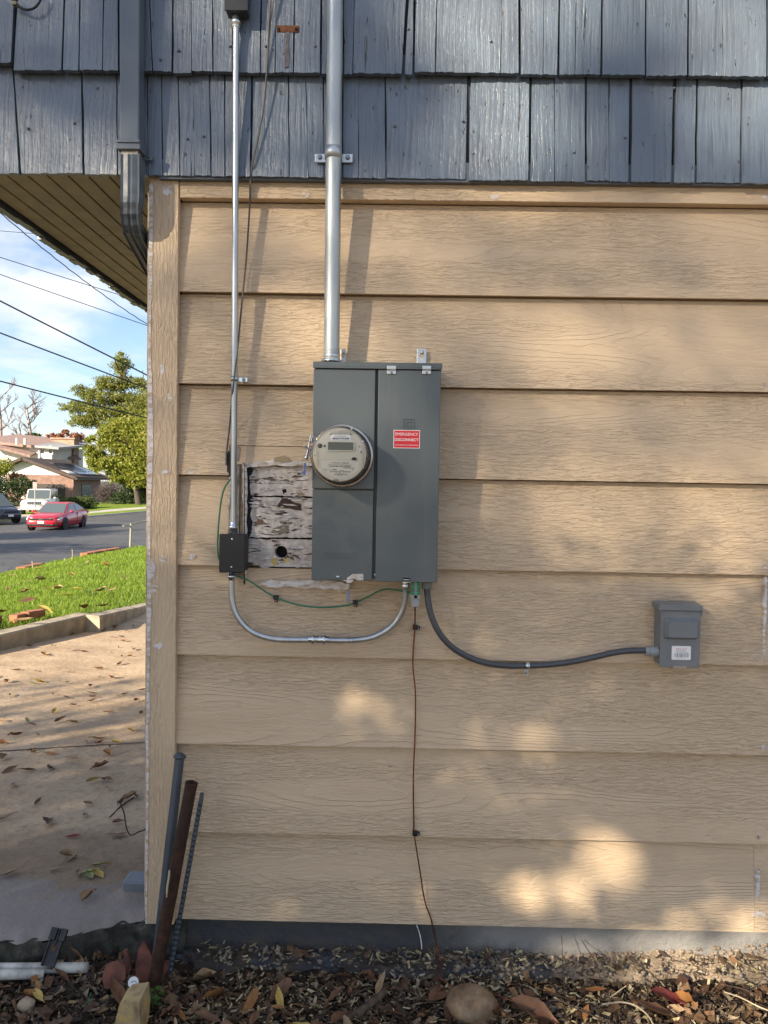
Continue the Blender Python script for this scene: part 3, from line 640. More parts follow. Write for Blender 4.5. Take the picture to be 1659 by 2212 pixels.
a = R(76); e0 = Vector(st[-1][0]); dd = Vector((-0.02, sin(a), -cos(a)))
e1 = e0 + dd * 0.24
st += [(e0 + dd * 0.02, hw * 0.9, 0.022, dd), (e1, hw * 0.9, 0.022, dd)]
rect_sweep(st, 0.17).build('elbow', plain('darker_blue_grey_paint', (0.07, 0.085, 0.10), 0.42, var=0.3, sc=30), ds)  # darker, more mottled copy of the downspout colour
XP = XL2 - 0.045
MB().tube([e1, (XP, e1.y + 0.03, e1.z - 0.08), (XP, e1.y + 0.03, 0.24)], 0.026, 8).build('lower_pipe', M_BLUE, ds)
yo = 0.125
a0, b0_ = W(264.5, 1906, yo), W(303, 1935, yo)
MB().box(a0.x, XL2 - 0.005, yo, yo + 0.075, b0_.z, a0.z).build('outlet', M_BLUE, ds, bevel=0.004)
# bent wire hook nailed to the corner board
pts = [W(px, py, y) for px, py, y in ((314, 1791.6, -0.006), (305, 1795, -0.03), (297, 1798, -0.045), (288, 1803, -0.05), (281, 1803, -0.05), (275, 1794, -0.05), (271, 1777, -0.05), (268, 1756, -0.05), (259, 1734, -0.05))]
tag(MB().tube(smooth(pts, 4), 0.0022, 6).build('wire_hook', plain('dark_wire', (0.035, 0.022, 0.022), 0.5), local=pts[0]), 'bent dark wire hook sticking out of the corner board near its foot', 'wire')
# rusty plate left on the upper shingles
rb = thing('rusty_bracket', 'rusty flat bracket plate with two holes and a rust streak on the upper shingles', 'bracket', W(620, 62, -0.045))
yb = -0.0445
a, b = W(597, 69, yb), W(646, 54, yb)
MB().box(a.x, b.x, yb, yb + 0.006, a.z, b.z).build('plate', plain('orange_rust', (0.17, 0.062, 0.028), 0.85, var=0.4, sc=60, bmp=0.002), rb, bevel=0.004)
for px in (602, 640):
    q = W(px, 63, yb - 0.001); MB().lathe([(0.0045, 0.0), (0.0045, 0.001)], q, seg=10).build('screw_hole', M_HOLE, rb)
M_STREAK = plain('rust_streak', (0.108, 0.092, 0.092), 0.7, var=0.35, sc=60)
P_ = [W(x, y, -0.044) for x, y in ((616, 66), (625, 66), (623, 95), (626, 118), (624, 147), (617, 148), (615, 120), (618, 96))]
z_a, z_b = P_[0].z, P_[4].z
ys_f = lambda x, z: -0.0436 - 0.0062 * (z_a - z) / (z_a - z_b)
MB().prism([(q.x + random.uniform(-.001, .001), q.z) for q in P_], ys_f, lambda x, z: ys_f(x, z) + 0.008).build('rust_streak', M_STREAK, rb)
# cable loop at the top corner
pts = [W(px, py, -0.058) for px, py in ((22, -8), (32, 6), (44, 16), (58, 21), (72, 18), (82, 9), (88, -2), (92, -14))]
tag(MB().tube(smooth(pts), 0.0035, 8).build('cable_loop', M_BLACK, local=pts[0]), 'short loop of dark cable drooping over the upper shingles at the picture top', 'cable')
p = W(33, 8, -0.058); cl = thing('cable_clip', 'small cable staple with a nail pinning the drooping cable loop', 'clip', p)
MB().box(p.x - 0.008, p.x + 0.006, -0.064, -0.045, p.z - 0.005, p.z + 0.005).build('clip_body', plain('dull_brass', (0.25, 0.22, 0.14), 0.5, 0.4), cl, bevel=0.002)

# ================================================================== SERVICE MAST and CONDUITS
YM = -0.066
mast = thing('service_mast', 'thick galvanised service conduit rising from the meter panel past the shingles', 'conduit', W(717, 768, YM))
rM = (W(737.5, 300, YM).x - W(703.5, 300, YM).x) / 2
top = W(721.5, -40, YM); bot = W(716.3, 768, YM)
MB().tube([Vector((top.x, YM, 3.6)), bot], rM, 24).build('pipe', M_MAST, mast)
mb = MB(); zz0, zz1 = bot.z, W(716, 754.5, YM).z
for k in range(9): z = zz0 + (zz1 - zz0) * k / 9; mb.lathe([(rM * 0.99, 0), (rM * 1.03, 0.0006), (rM * 0.99, 0.0014)], (bot.x, YM, z), (0, 0, 1), 24)
mb.build('thread', M_EMT, mast)
zp = W(716, 781, YM).z
MB().lathe([(rM * 1.03, 0), (rM * 1.03, zz0 - zp - 0.004), (rM * 1.12, zz0 - zp), (rM * 1.0, zz0 - zp + 0.002)], (bot.x, YM, zp), (0, 0, 1), 24).lathe([(rM * 1.35, 0), (rM * 1.35, 0.004), (rM * 1.05, 0.005)], (bot.x, YM, zp), (0, 0, 1), 24).build('hub', M_ZINC, mast)
def band(mb, c, axis, r, w, th=0.0016, seg=24): return mb.lathe([(r, -w / 2), (r + th, -w / 2), (r + th, w / 2), (r, w / 2), (r, -w / 2)], c, axis, seg, closed=True)
ps = W(720, 331, YM); strap = thing('conduit_strap', 'two-eared metal strap holding the thick conduit to the shingles', 'strap', ps)
mb = band(MB(), ps, (0, 0, 1), rM, 0.032, 0.002); mb.build('strap_band', M_EMT, strap)
for s_ in (-1, 1):
    xa = ps.x + s_ * rM; xb = ps.x + s_ * (rM + 0.031); dz = -0.0035 if s_ > 0 else -0.004
    MB().box(min(xa, xb), max(xa, xb), -0.0475, -0.0445, ps.z - 0.014 + dz, ps.z + 0.010 + dz).build('ear', M_EMT, strap, bevel=0.004)
    MB().lathe([(0.0065, -0.002), (0.0065, 0.004), (0.005, 0.006), (0, 0.0065)], (ps.x + s_ * (rM + 0.017), -0.0475, ps.z - 0.004), seg=6, smooth=False).build('screw', plain('dark_zinc', (0.22, 0.22, 0.21), 0.4, 0.7), strap)

rE = 0.0089
def fitting(mb, c, axis, r=0.0118, L=0.028, flip=1):
    return mb.lathe([(r * 0.9, 0), (r, 0.002), (r, L * 0.38), (r * 1.12, L * 0.40), (r * 1.12, L * 0.66), (r * 0.9, L * 0.72), (r * 0.9, L * 0.92), (r * 0.78, L)], c, axis, 16)
# upper small junction box at the top edge
ub = W(510, 22, -0.085); ubx0, ubx1 = W(484, 20, -0.085).x, W(536, 20, -0.085).x
jb0 = thing('junction_box', 'small dark steel junction box at the picture top above the thin conduit', 'junction box', (ub.x, -0.065, ub.z))
MB().box(ubx0 + 0.003, ubx1 - 0.003, -0.082, -0.042, ub.z, ub.z + 0.11).build('box_body', plain('dark_green_grey_enamel', (0.035, 0.045, 0.04), 0.4), jb0, bevel=0.003)
MB().box(ubx0, ubx1, -0.086, -0.0825, ub.z - 0.001, ub.z + 0.112).build('cover_plate', M_BLACK, jb0, bevel=0.0015)
# thin conduit down the wall
et, eb = W(510, 36, -0.062), W(504.5, 1133, -0.031)
emt = thing('thin_conduit', 'thin galvanised conduit running straight down the wall beside the meter panel', 'conduit', eb)
MB().tube([et, W(508.2, 500, -0.052), eb], rE, 14).build('pipe', M_EMT, emt)
fitting(MB(), (et.x, et.y, ub.z - 0.001), (0, 0, -1), L=0.034).build('connector', M_ZINC, emt)
zj1 = W(503, 1153, -0.055).z
fitting(MB(), (eb.x - 0.0005, eb.y, zj1), (0, 0, 1), L=0.032).build('connector', M_ZINC, emt)
pc = W(506.3, 818.5, -0.040); s1 = thing('conduit_strap', 'one-eared zinc strap with a dark screw on the thin vertical conduit', 'strap', pc)
band(MB(), pc, (0, 0, 1), rE + 0.0005, 0.015).build('strap_band', M_ZINC, s1)
xe = W(535, 819, -0.03).x
MB().box(pc.x + rE, xe, -0.033, -0.030, pc.z - 0.0075, pc.z + 0.0055).build('ear', M_ZINC, s1, bevel=0.003)
MB().box(pc.x + rE * 0.6, pc.x + rE + 0.003, -0.034, -0.012, pc.z - 0.0065, pc.z + 0.005).build('saddle', M_ZINC, s1)
MB().lathe([(0.0055, -0.03), (0.0055, 0.003), (0, 0.004)], ((xe + pc.x + rE) / 2 + 0.003, -0.033, pc.z - 0.001), seg=6, smooth=False).build('screw', plain('dark_zinc', (0.1, 0.1, 0.1), 0.4, 0.7), s1)
# lower junction box
yj = -0.058
ja, jb = W(473.8, 1153, yj), W(529.0, 1237.6, yj)
jbx = thing('junction_box', 'black blank-covered junction box at the foot of the thin conduit', 'junction box', ((ja.x + jb.x) / 2, -0.03, jb.z))
MB().box(ja.x + 0.005, jb.x - 0.003, -0.054, 0.012, jb.z + 0.003, ja.z - 0.003).build('box_body', plain('dark_steel_box', (0.03, 0.031, 0.033), 0.45), jbx, bevel=0.003)
MB().box(ja.x, jb.x, yj - 0.002, -0.0545, jb.z, ja.z).build('cover_plate', M_BLACK, jbx, bevel=0.0025)
for py in (1165, 1225):
    q = W(501.5 if py < 1200 else 500, py, yj - 0.002); MB().lathe([(0.0034, -0.002), (0.0034, 0.0006), (0.002, 0.0018), (0, 0.002)], q, seg=10).build('screw', M_ZINC, jbx)
# U-shaped conduit below, with its couplings
Z1 = lambda x, y: (438.9 + x * 0.3307, 713.2 + y * 0.3307)
yu = -0.036
upts = [Z1(*q) for q in ((186, 1625), (186, 1700), (192, 1780), (215, 1852), (262, 1920), (325, 1972), (400, 2003), (480, 2018), (560, 2022), (690, 2023), (820, 2024), (900, 2025), (980, 2024), (1060, 2016), (1130, 1996), (1200, 1958), (1258, 1905), (1298, 1840), (1317, 1770), (1321, 1700), (1321, 1670))]
upath = smooth([W(px, py, yu if i < 17 else yu - 0.006 * (i - 16)) for i, (px, py) in enumerate(upts)], 5)
uc = thing('curved_conduit', 'thin galvanised conduit swept in a shallow U below the meter panel', 'conduit', W(688, 1381, yu))
MB().tube(upath, rE, 14).build('pipe', M_EMT, uc)
fitting(MB(), (upath[0].x, yu, jb.z), (0, 0, -1), L=0.024).build('connector', M_ZINC, uc)
ca, cb = W(667, 1381, yu), W(710, 1382, yu); cm = (ca + cb) / 2
fitting(MB(), cm, ca - cm, r=0.0122, L=0.030).build('coupling_half', M_ZINC, uc); fitting(MB(), cm, cb - cm, r=0.0122, L=0.030).build('coupling_half', M_ZINC, uc)

# ================================================================== METER PANEL
YP = -0.120
PB = W(809, 1255, YP).z; PT = W(812, 784, YP).z
px0, px1 = W(674.8, 1020, YP).x, W(947.6, 1020, YP).x
panel = thing('meter_panel', 'grey steel meter and breaker panel fixed to the siding with one tall door', 'electrical panel', ((px0 + px1) / 2, 0, PB))
MB().box(px0 + 0.003, px1 - 0.003, YP + 0.010, 0.0, PB + 0.004, PT - 0.004).build('enclosure', M_PANEL, panel, bevel=0.002)
zl = W(812, 797, YP - 0.01).z
MB().box(px0 - 0.001, px1 + 0.004, YP - 0.013, 0.0, zl + 0.004, PT).box(px0 - 0.001, px1 + 0.004, YP - 0.013, YP - 0.009, zl, zl + 0.005).build('rain_lip', M_PANEL, panel, bevel=0.0015)
gx0, gx1 = W(806.5, 1100, YP).x, W(813.0, 1100, YP).x
zmid = W(740, 1057, YP).z
MB().box(px0, W(813, 900, YP).x - 0.004, YP - 0.006, YP + 0.009, zmid + 0.001, zl - 0.001).build('meter_cover', M_PANEL, panel, bevel=0.0022)
MB().box(px0 + 0.001, gx0, YP - 0.001, YP + 0.009, PB, zmid - 0.001).build('lower_cover', M_PANEL, panel, bevel=0.0022)
MB().box(gx0 + 0.0005, gx1 - 0.0005, YP + 0.006, YP + 0.0095, PB + 0.01, zl - 0.002).build('groove', plain('dark_groove', (0.03, 0.034, 0.036), 0.5), panel)
door = MB().box(gx1, px1 + 0.001, YP - 0.008, YP + 0.009, PB - 0.001, zl - 0.0015).build('door', M_PANEL, panel, bevel=0.0022)
yd = YP - 0.008
# spring clips along the door top
for xa, xb in ((835.8, 856), (911.8, 931.6)):
    a, b = W(xa, 808.4, yd), W(xb, 790, yd - 0.007)
    c = MB().box(a.x, b.x, yd - 0.008, yd - 0.0055, W(xa, 797, yd).z, b.z).box(a.x, b.x, yd - 0.0035, yd - 0.0005, a.z, W(xa, 798, yd).z).hexa([(a.x, yd - 0.008, W(xa, 799, yd).z), (b.x, yd - 0.008, W(xa, 799, yd).z), (b.x, yd - 0.0005, W(xa, 802, yd).z), (a.x, yd - 0.0005, W(xa, 802, yd).z), (a.x, yd - 0.008, W(xa, 796, yd).z), (b.x, yd - 0.008, W(xa, 796, yd).z), (b.x, yd - 0.0005, W(xa, 799, yd).z), (a.x, yd - 0.0005, W(xa, 799, yd).z)]).build('spring_clip', M_STEEL, panel, bevel=0.001)
    q = W((xa + xb) / 2, 804.5, yd - 0.0035); MB().lathe([(0.0036, 0), (0.0034, 0.002), (0, 0.0035)], q, seg=10).build('screw', M_ZINC, c)
# raised square emblem
eb_ = MB(); a, b = W(870, 928.6, yd), W(894.6, 904, yd); ex0, ex1, ez0, ez1 = a.x, b.x, a.z, b.z; w_ = (ex1 - ex0)
def frame(mb, x0, x1, z0, z1, t, yf, yb_): mb.box(x0, x1, yf, yb_, z0, z0 + t).box(x0, x1, yf, yb_, z1 - t, z1).box(x0, x0 + t, yf, yb_, z0 + t, z1 - t).box(x1 - t, x1, yf, yb_, z0 + t, z1 - t); return mb
frame(eb_, ex0, ex1, ez0, ez1, w_ * 0.10, yd - 0.0022, yd + 0.001)
i0 = w_ * 0.24
D_ = [(ex0 + i0 * 1.0, ez0 + i0), (ex1 - i0 * 1.35, ez0 + i0), (ex1 - i0, ez0 + i0 * 1.4), (ex1 - i0, ez1 - i0 * 1.4), (ex1 - i0 * 1.35, ez1 - i0), (ex0 + i0, ez1 - i0), (ex0 + i0, ez1 - i0 * 1.3), (ex0 + i0 * 1.45, ez1 - i0 * 1.3), (ex0 + i0 * 1.45, ez0 + i0 * 1.3), (ex0 + i0, ez0 + i0 * 1.3)]
cx0, cx1, cz0, cz1 = ex0 + i0 * 1.75, ex1 - i0 * 1.45, ez0 + i0 * 1.5, ez1 - i0 * 1.5
frame(eb_, ex0 + i0 * 1.35, ex1 - i0, ez0 + i0, ez1 - i0, w_ * 0.11, yd - 0.0022, yd + 0.001)
eb_.box(ex0 + i0, ex0 + i0 * 1.35, yd - 0.0022, yd + 0.001, ez0 + i0, ez0 + i0 + w_ * .07).box(ex0 + i0, ex0 + i0 * 1.35, yd - 0.0022, yd + 0.001, ez1 - i0 - w_ * .07, ez1 - i0)
eb_.build('emblem', M_PANEL, door, bevel=0.0006, segs=1)
# embossed words low on the cover
mb = MB(); yl = YP - 0.001
a, b = W(698, 1192, yl).x, W(776, 1192, yl).x
text_into(mb, 'DO NOT BREAK SEAL', (a + b) / 2, W(738, 1196.3, yl).z, yl - 0.0012, width=b - a, maxh=0.0075)
text_into(mb, 'NO FUSES INSIDE', (a + b) / 2, W(738, 1204.5, yl).z, yl - 0.0012, width=(b - a) * 0.88, maxh=0.0075)
o = mb.build('embossed_lettering', plain('grey_enamel_embossed', (0.125, 0.145, 0.147), 0.34, var=0.03), panel); sd = o.modifiers.new('s', 'SOLIDIFY'); sd.thickness = 0.0012; sd.offset = -1
# warning label
yl = yd - 0.0004
a, b = W(849.6, 968, yl), W(907.3, 929.5, yl)
lab = thing('warning_label', 'red label with white lettering reading EMERGENCY DISCONNECT stuck on the panel door', 'label', ((a.x + b.x) / 2, yl, a.z))
MB().box(a.x, b.x, yl - 0.0004, yl + 0.0003, a.z, b.z).build('label_border', M_WHITE, lab)
t_ = 0.0016; MB().box(a.x + t_, b.x - t_, yl - 0.0007, yl - 0.0002, a.z + t_, b.z - t_).build('label_field', M_RED, lab)
mb = MB(); xm_ = (a.x + b.x) / 2; ww = b.x - a.x; hh = b.z - a.z; yt = yl - 0.0011
text_into(mb, 'EMERGENCY', xm_, a.z + hh * 0.775, yt, width=ww * 0.86, bold=0.012, maxh=hh * 0.2)
text_into(mb, 'DISCONNECT', xm_, a.z + hh * 0.47, yt, width=ww * 0.90, bold=0.012, maxh=hh * 0.2)
text_into(mb, 'DESCONEXI\u00d3N DE EMERGENCIA', xm_, a.z + hh * 0.185, yt, width=ww * 0.88, bold=0.01, maxh=hh * 0.10)
mb.build('lettering', M_WHITE, lab)
# mounting tabs behind the top edge
for (xa, xb, yt_) in ((900, 921.7, 753), (735, 747, 754)):
    a, b = W(xa, 790, -0.006), W(xb, yt_, -0.006)
    tb = MB().box(a.x, b.x, -0.0065, -0.003, a.z, b.z).build('mounting_tab', M_EMT, panel, bevel=0.0015)
    q = W((xa + xb) / 2, 767.5, -0.0066); MB().lathe([(0.0068, 0), (0.0068, 0.0003)], q, seg=16).build('keyhole', M_HOLE if False else MS, tb)
    q = W((xa + xb) / 2 + 0.6, 761, -0.0065); MB().lathe([(0.0062, 0), (0.0055, 0.002), (0, 0.003)], q, seg=8).build('screw', M_EMT, tb)
# hasp, screws, latch
yh = YP - 0.0035
Z4 = lambda x, y: (658.3 + x * 0.17858, 1163 + y * 0.17858)
pl = [W(*Z4(x, y), yh) for x, y in ((505, 482), (580, 430), (700, 428), (711, 440), (710, 512), (636, 512), (600, 492), (560, 495), (512, 506))]
hasp = MB().prism([(q.x, q.z) for q in pl], yh, yh + 0.0026).build('hasp', M_STEEL, panel, bevel=0.0008)
q = W(*Z4(672, 478), yh); MB().lathe([(0.0055, 0), (0.005, 0.0016), (0.0035, 0.0022), (0.0032, 0.0005), (0, 0.0004)], q, seg=14).build('rivet', M_ZINC, hasp)
pl = [W(*Z4(x, y), yh - 0.004) for x, y in ((465, 503), (590, 498), (590, 516), (560, 540), (512, 541), (498, 520), (466, 514))]
MB().prism([(q.x, q.z) for q in pl], yh - 0.006, yh + 0.002).build('hasp_loop', M_STEEL, hasp, bevel=0.0008)
q = W(730, 1246, YP - 0.001); MB().lathe([(0.0052, 0), (0.0052, 0.004), (0.004, 0.006), (0, 0.0068)], q, seg=10).build('screw', M_ZINC, panel)
q = W(810.5, 1242, YP + 0.006); MB().lathe([(0.0055, 0), (0.0055, 0.004), (0, 0.006)], q, seg=10).build('screw', M_ZINC, panel)
a, b = W(869.5, 1255.5, yd), W(886, 1248.5, yd)
lt = MB().box(a.x, b.x, yd - 0.0006, yd + 0.001, a.z, b.z).build('latch', M_HOLE, door); zc_ = (a.z + b.z) / 2
MB().box(a.x + 0.002, b.x - 0.002, yd - 0.002, yd - 0.0007, zc_ - 0.0012, zc_ + 0.001).build('latch_bar', M_ZINC, lt)
MB().box(a.x, b.x, yd - 0.003, yd + 0.006, a.z - 0.003, a.z - 0.0012).build('latch_lip', M_STEEL, lt)
# fittings under the panel
q = upath[-1]
mb = MB().lathe([(0.0105, 0), (0.0125, 0.003), (0.0125, 0.012), (0.0108, 0.015), (0.0108, 0.020), (0.0128, 0.022), (0.0128, 0.028)], (q.x, q.y, PB - 0.027), (0, 0, 1), 16); mb.build('connector', M_ZINC, uc)

# ---- hanging tag seal
tg = thing('seal_tag', 'clear and pale blue plastic seal hanging from the hasp below the panel', 'seal', W(752, 1259, -0.126))
ys_ = -0.127
mb = MB().tube([W(750.5, 1257, ys_), W(751, 1274, ys_)], 0.0006, 5).tube([W(754.2, 1257, ys_), W(753.8, 1274, ys_)], 0.0006, 5); mb.build('wire', M_STEEL, tg)
a, b = W(748.8, 1302.5, ys_), W(756.2, 1273, ys_)
MB().box(a.x, b.x, ys_ - 0.003, ys_ + 0.003, a.z, b.z).build('capsule', m_clear('clear_plastic', (0.93, 0.93, 0.92), 1.2, 0.12), tg, bevel=0.001)
a, b = W(750, 1300, ys_), W(754.4, 1277, ys_)
MB().box(a.x, b.x, ys_ - 0.0015, ys_ + 0.0015, a.z, b.z).build('blue_core', plain('pale_blue_plastic', (0.22, 0.34, 0.62), 0.45), tg, bevel=0.001)

# ================================================================== ELECTRICITY METER
yF = -0.236
mc = W(733.6, 982.4, yF); rF = W(792.8, 982, yF).x - mc.x
meter = thing('electricity_meter', 'round cream-faced digital electricity meter plugged into the grey panel', 'meter', (mc.x, YP - 0.006, mc.z))
MX, MZ = mc.x, mc.z
ax0 = (MX, YP - 0.006, MZ)
MB().lathe([(rF * 1.15, 0), (rF * 1.20, 0.002), (rF * 1.20, 0.020), (rF * 1.16, 0.023), (rF * 1.10, 0.023)], ax0, seg=64).build('snap_ring', m_metal('brushed_ring', (0.52, 0.48, 0.44), 0.3, 0.9), meter)
H = -(yF - (YP - 0.006))
MB().lathe([(rF * 1.115, 0.018), (rF * 1.115, 0.030), (rF * 1.07, 0.034), (rF * 1.06, 0.05)], ax0, seg=64).build('meter_base', plain('dark_brown_plastic', (0.03, 0.024, 0.021), 0.3), meter)
MB().lathe([(rF * 1.045, 0.032), (rF * 1.035, H - 0.012), (rF * 1.0, H - 0.003), (rF * 0.98, H - 0.001)], ax0, seg=64).build('inner_sleeve', plain('taupe_plastic', (0.17, 0.148, 0.125), 0.35), meter)
M_CREAM = plain('cream_plastic', (0.56, 0.53, 0.44), 0.42, var=0.03)
face = MB().lathe([(rF * 0.98, H - 0.006), (rF * 0.975, H), (rF * 0.955, H + 0.0012), (rF * 0.93, H - 0.0003), (0, H - 0.0003)], ax0, seg=64, smooth=False).build('faceplate', M_CREAM, meter)
MB().lathe([(rF * 1.08, 0.034), (rF * 1.07, H - 0.004), (rF * 1.045, H + 0.004), (rF * 0.99, H + 0.0075), (rF * 0.9, H + 0.0085), (0, H + 0.009)], ax0, seg=64).build('glass_cover', m_clear('meter_glass', (0.97, 0.965, 0.95), 0.55, 0.02), meter)
Z2 = lambda x, y, d=0.0: W(630.9 + x * 0.11573, 888.7 + y * 0.11573, yF + 0.0003 - d)
def rc(x0, y0, x1, y1, d0, d1): a, b = Z2(x0, y1, d1), Z2(x1, y0, d1); return (a.x, b.x, yF + 0.0003 - d1, yF + 0.0003 - d0, a.z, b.z)
fr = MB(); a, b = Z2(655, 740), Z2(1168, 562); frame(fr, a.x, b.x, a.z, b.z, 0.0026, yF - 0.0035, yF + 0.001); fr.build('display_frame', plain('pale_cream_plastic', (0.60, 0.57, 0.48), 0.4), face, bevel=0.0006)
scr = MB().box(*rc(675, 580, 1148, 722, -0.0005, 0.0008)).build('display', plain('olive_lcd', (0.085, 0.095, 0.062), 0.22, var=0.04), face)
mb = MB()
for seg_ in (((700, 610), (715, 600)), ((722, 610), (722, 680)), ((722, 610), (748, 606)), ((722, 645), (742, 643)), ((722, 680), (748, 682)), ((762, 606), (790, 640)), ((790, 640), (770, 668)), ((1068, 690), (1098, 690))):
    (xa, ya), (xb, yb_) = seg_; p, q = Z2(xa, ya, 0.001), Z2(xb, yb_, 0.001); d = (q - p).normalized(); nrm = Vector((-d.z, 0, d.x)) * 0.00035; mb.add([p + nrm, q + nrm, q - nrm, p - nrm], [(0, 1, 2, 3)])
mb.build('display_digits', plain('dark_lcd', (0.035, 0.04, 0.028), 0.4), scr)
M_DKP = plain('dark_grey_plastic', (0.055, 0.052, 0.046), 0.4)
p = Z2(520, 640); MB().lathe([(0.0063, 0), (0.006, 0.0018), (0, 0.002)], p, seg=24).build('optical_port', M_DKP, face); MB().box(*rc(570, 600, 630, 675, 0, 0.0006)).build('port_slot', M_CREAM, face); MB().box(*rc(590, 622, 624, 665, 0.0006, 0.0012)).build('slot', M_BLACK, face)
p = Z2(1258, 652); MB().lathe([(0.0030, 0), (0.0028, 0.0014), (0.0018, 0.0014), (0.0018, 0.0005), (0, 0.0005)], p, seg=16).build('led_eye', M_CREAM, face); MB().lathe([(0.0018, 0), (0, 0.0011)], p, seg=12).build('led', M_BLACK, face)
a = Z2(1158, 884)
MB().lathe([(0.0098, 0), (0.0085, 0.002), (0.0078, 0.0025)], a, (0, -1, 0), 28, ellip=0.68).build('button_rim', plain('pale_cream_plastic', (0.6, 0.57, 0.48), 0.4), face)
MB().lathe([(0.0072, 0.001), (0.0065, 0.0042), (0, 0.005)], a, (0, -1, 0), 24, ellip=0.60).build('reset_button', M_BLACK, face)
rib = MB()
for k in range(7): rib.box(*rc(705 + k * 65, 345 + 6 * abs(k - 3), 705 + k * 65 + 57, 418, 0, 0.0012))
for k in range(7):
    rib.box(*rc(440, 625 + k * 64, 505, 625 + k * 64 + 55, 0, 0.0012)); rib.box(*rc(1300, 625 + k * 64, 1368 - max(0, k - 4) * 12, 625 + k * 64 + 55, 0, 0.0012))
rib.build('moulded_ribs', plain('shade_cream_plastic', (0.43, 0.40, 0.325), 0.45, var=0.02), face, bevel=0.0004, segs=1)
mb = MB()
for r_ in ((705, 420, 740, 434), (1076, 424, 1110, 440), (1280, 740, 1298, 782), (420, 812, 432, 838), (768, 1272, 868, 1298), (1376, 850, 1396, 930)): mb.box(*rc(*r_, 0, 0.0009))
mb.build('dark_slots', M_BLACK, face)
for x, y in ((1107, 335), (1322, 565), (895, 1292)):
    MB().lathe([(0.0034, 0), (0.003, 0.003), (0.0012, 0.0036), (0, 0.003)], Z2(x, y), seg=12).build('cover_stud', plain('clear_grey_plastic', (0.5, 0.5, 0.47), 0.15), face)
# printed plates
tp = MB().box(*rc(722, 442, 1090, 538, 0, 0.0005)).build('top_sticker', M_WHITE, face)
pl = [Z2(x, y) for x, y in ((550, 918), (1252, 932), (1252, 1075), (1200, 1130), (1120, 1180), (1010, 1220), (900, 1232), (790, 1222), (690, 1180), (600, 1115), (550, 1060))]
frp = MB(); frp.prism([(q.x, q.z) for q in pl], yF - 0.0002, yF + 0.0008).build('name_plate', plain('ivory_print_plate', (0.63, 0.60, 0.52), 0.4, var=0.02), face)
mb = MB(); yt = yF - 0.0004
def pt(s, x0, x1, y, h=None, bold=0.0, yy=yt):
    a, b = Z2(x0, y), Z2(x1, y); text_into(mb, s, (a.x + b.x) / 2, (a.z + b.z) / 2, yy, width=b.x - a.x, bold=bold, maxh=h)
def bars(x0, y0, x1, y1, n, seed=1, yy=None):
    rr = random.Random(seed); w0 = (x1 - x0) / n
    for k in range(n):
        ww_ = w0 * rr.uniform(0.35, 0.8); a, b = Z2(x0 + k * w0, y1), Z2(x0 + k * w0 + ww_, y0); mb.add([(a.x, yt, a.z), (b.x, yt, a.z), (b.x, yt, b.z), (a.x, yt, b.z)], [(0, 1, 2, 3)])
pt('Type', 726, 764, 960); pt('FOCUS  AXR-SD', 772, 1062, 962, 0.0034, 0.02); pt('FORM 2S CL200 240V 3W 60Hz TA=30 Kh 7.2', 672, 1125, 996, 0.0024, 0.01)
bars(698, 1012, 1102, 1034, 46, 2); pt('1008938765', 952, 1164, 1056, 0.0028, 0.02); pt('AR 60 min.', 572, 692, 1080); pt('DS', 612, 645, 1110, 0.0024); pt('PG&E', 750, 830, 1084, 0.003, 0.02)
pt('SmartMeter', 705, 1105, 1118, 0.0062, 0.012); pt('124 986 177', 818, 975, 1155, 0.0024, 0.01); bars(778, 1172, 1034, 1190, 34, 3); pt('Landis+Gyr', 832, 958, 1204, 0.0018, 0.01)
for k in range(3):
    for q in range(10):
        a0_, a1_ = R(10 + q * 8), R(18 + q * 8); r0, r1 = 10 + k * 11, 14 + k * 11; c_ = (1118, 1112)
        mb.add([tuple(Z2(c_[0] + rr * cos(a_), c_[1] - rr * sin(a_), 0.0007)) for rr, a_ in ((r0, a0_), (r1, a0_), (r1, a1_), (r0, a1_))], [(0, 1, 2, 3)])
yt = yF - 0.0005; pt('Silver Spring Networks', 792, 1012, 464, 0.0026, 0.01); bars(752, 490, 1070, 514, 36, 5); pt('FCC ID OWRNIC505', 752, 905, 524); pt('IC 5975A', 940, 1068, 524)
mb.build('printing', M_INK, face)
# barrel lock beside the ring
bl = thing('barrel_lock', 'grey ring clamp and barrel lock beside the meter with a clear blue seal', 'lock', W(660, 960, -0.14))
yk = -0.142
K = lambda x, y, yy=yk: W(630.9 + x * 0.11573, 888.7 + y * 0.11573, yy)
MB().tube([K(360, 430), K(265, 870)], 0.0040, 12).tube([K(388, 440), K(360, 560)], 0.0034, 10).build('lock_pin', M_STEEL, bl)
M_GRC = plain('grey_cast_metal', (0.17, 0.165, 0.17), 0.45, 0.4)
for pts_ in (((235, 552), (330, 560), (420, 600), (455, 610), (410, 580), (300, 545)), ((190, 652), (250, 655), (380, 712), (400, 735), (330, 722), (230, 685)), ((395, 450), (480, 490), (440, 590), (395, 600)), ((330, 690), (395, 700), (385, 830), (320, 830))):
    P_ = [K(*q) for q in pts_]; MB().prism([(q.x, q.z) for q in P_], yk - 0.006, yk + 0.010).build('clamp_wing', M_GRC, bl, bevel=0.0008)
MB().lathe([(0.0046, 0), (0.0058, 0.002), (0.0058, 0.008), (0.005, 0.009)], K(258, 890), K(290, 760) - K(258, 890), 12).build('cap', M_ZINC, bl)
a, b = K(178, 1195), K(318, 910)
MB().box(a.x, b.x, yk - 0.005, yk + 0.005, a.z, b.z).build('capsule', m_clear('clear_plastic_seal', (0.93, 0.94, 0.95), 1.2, 0.1), bl, bevel=0.0015)
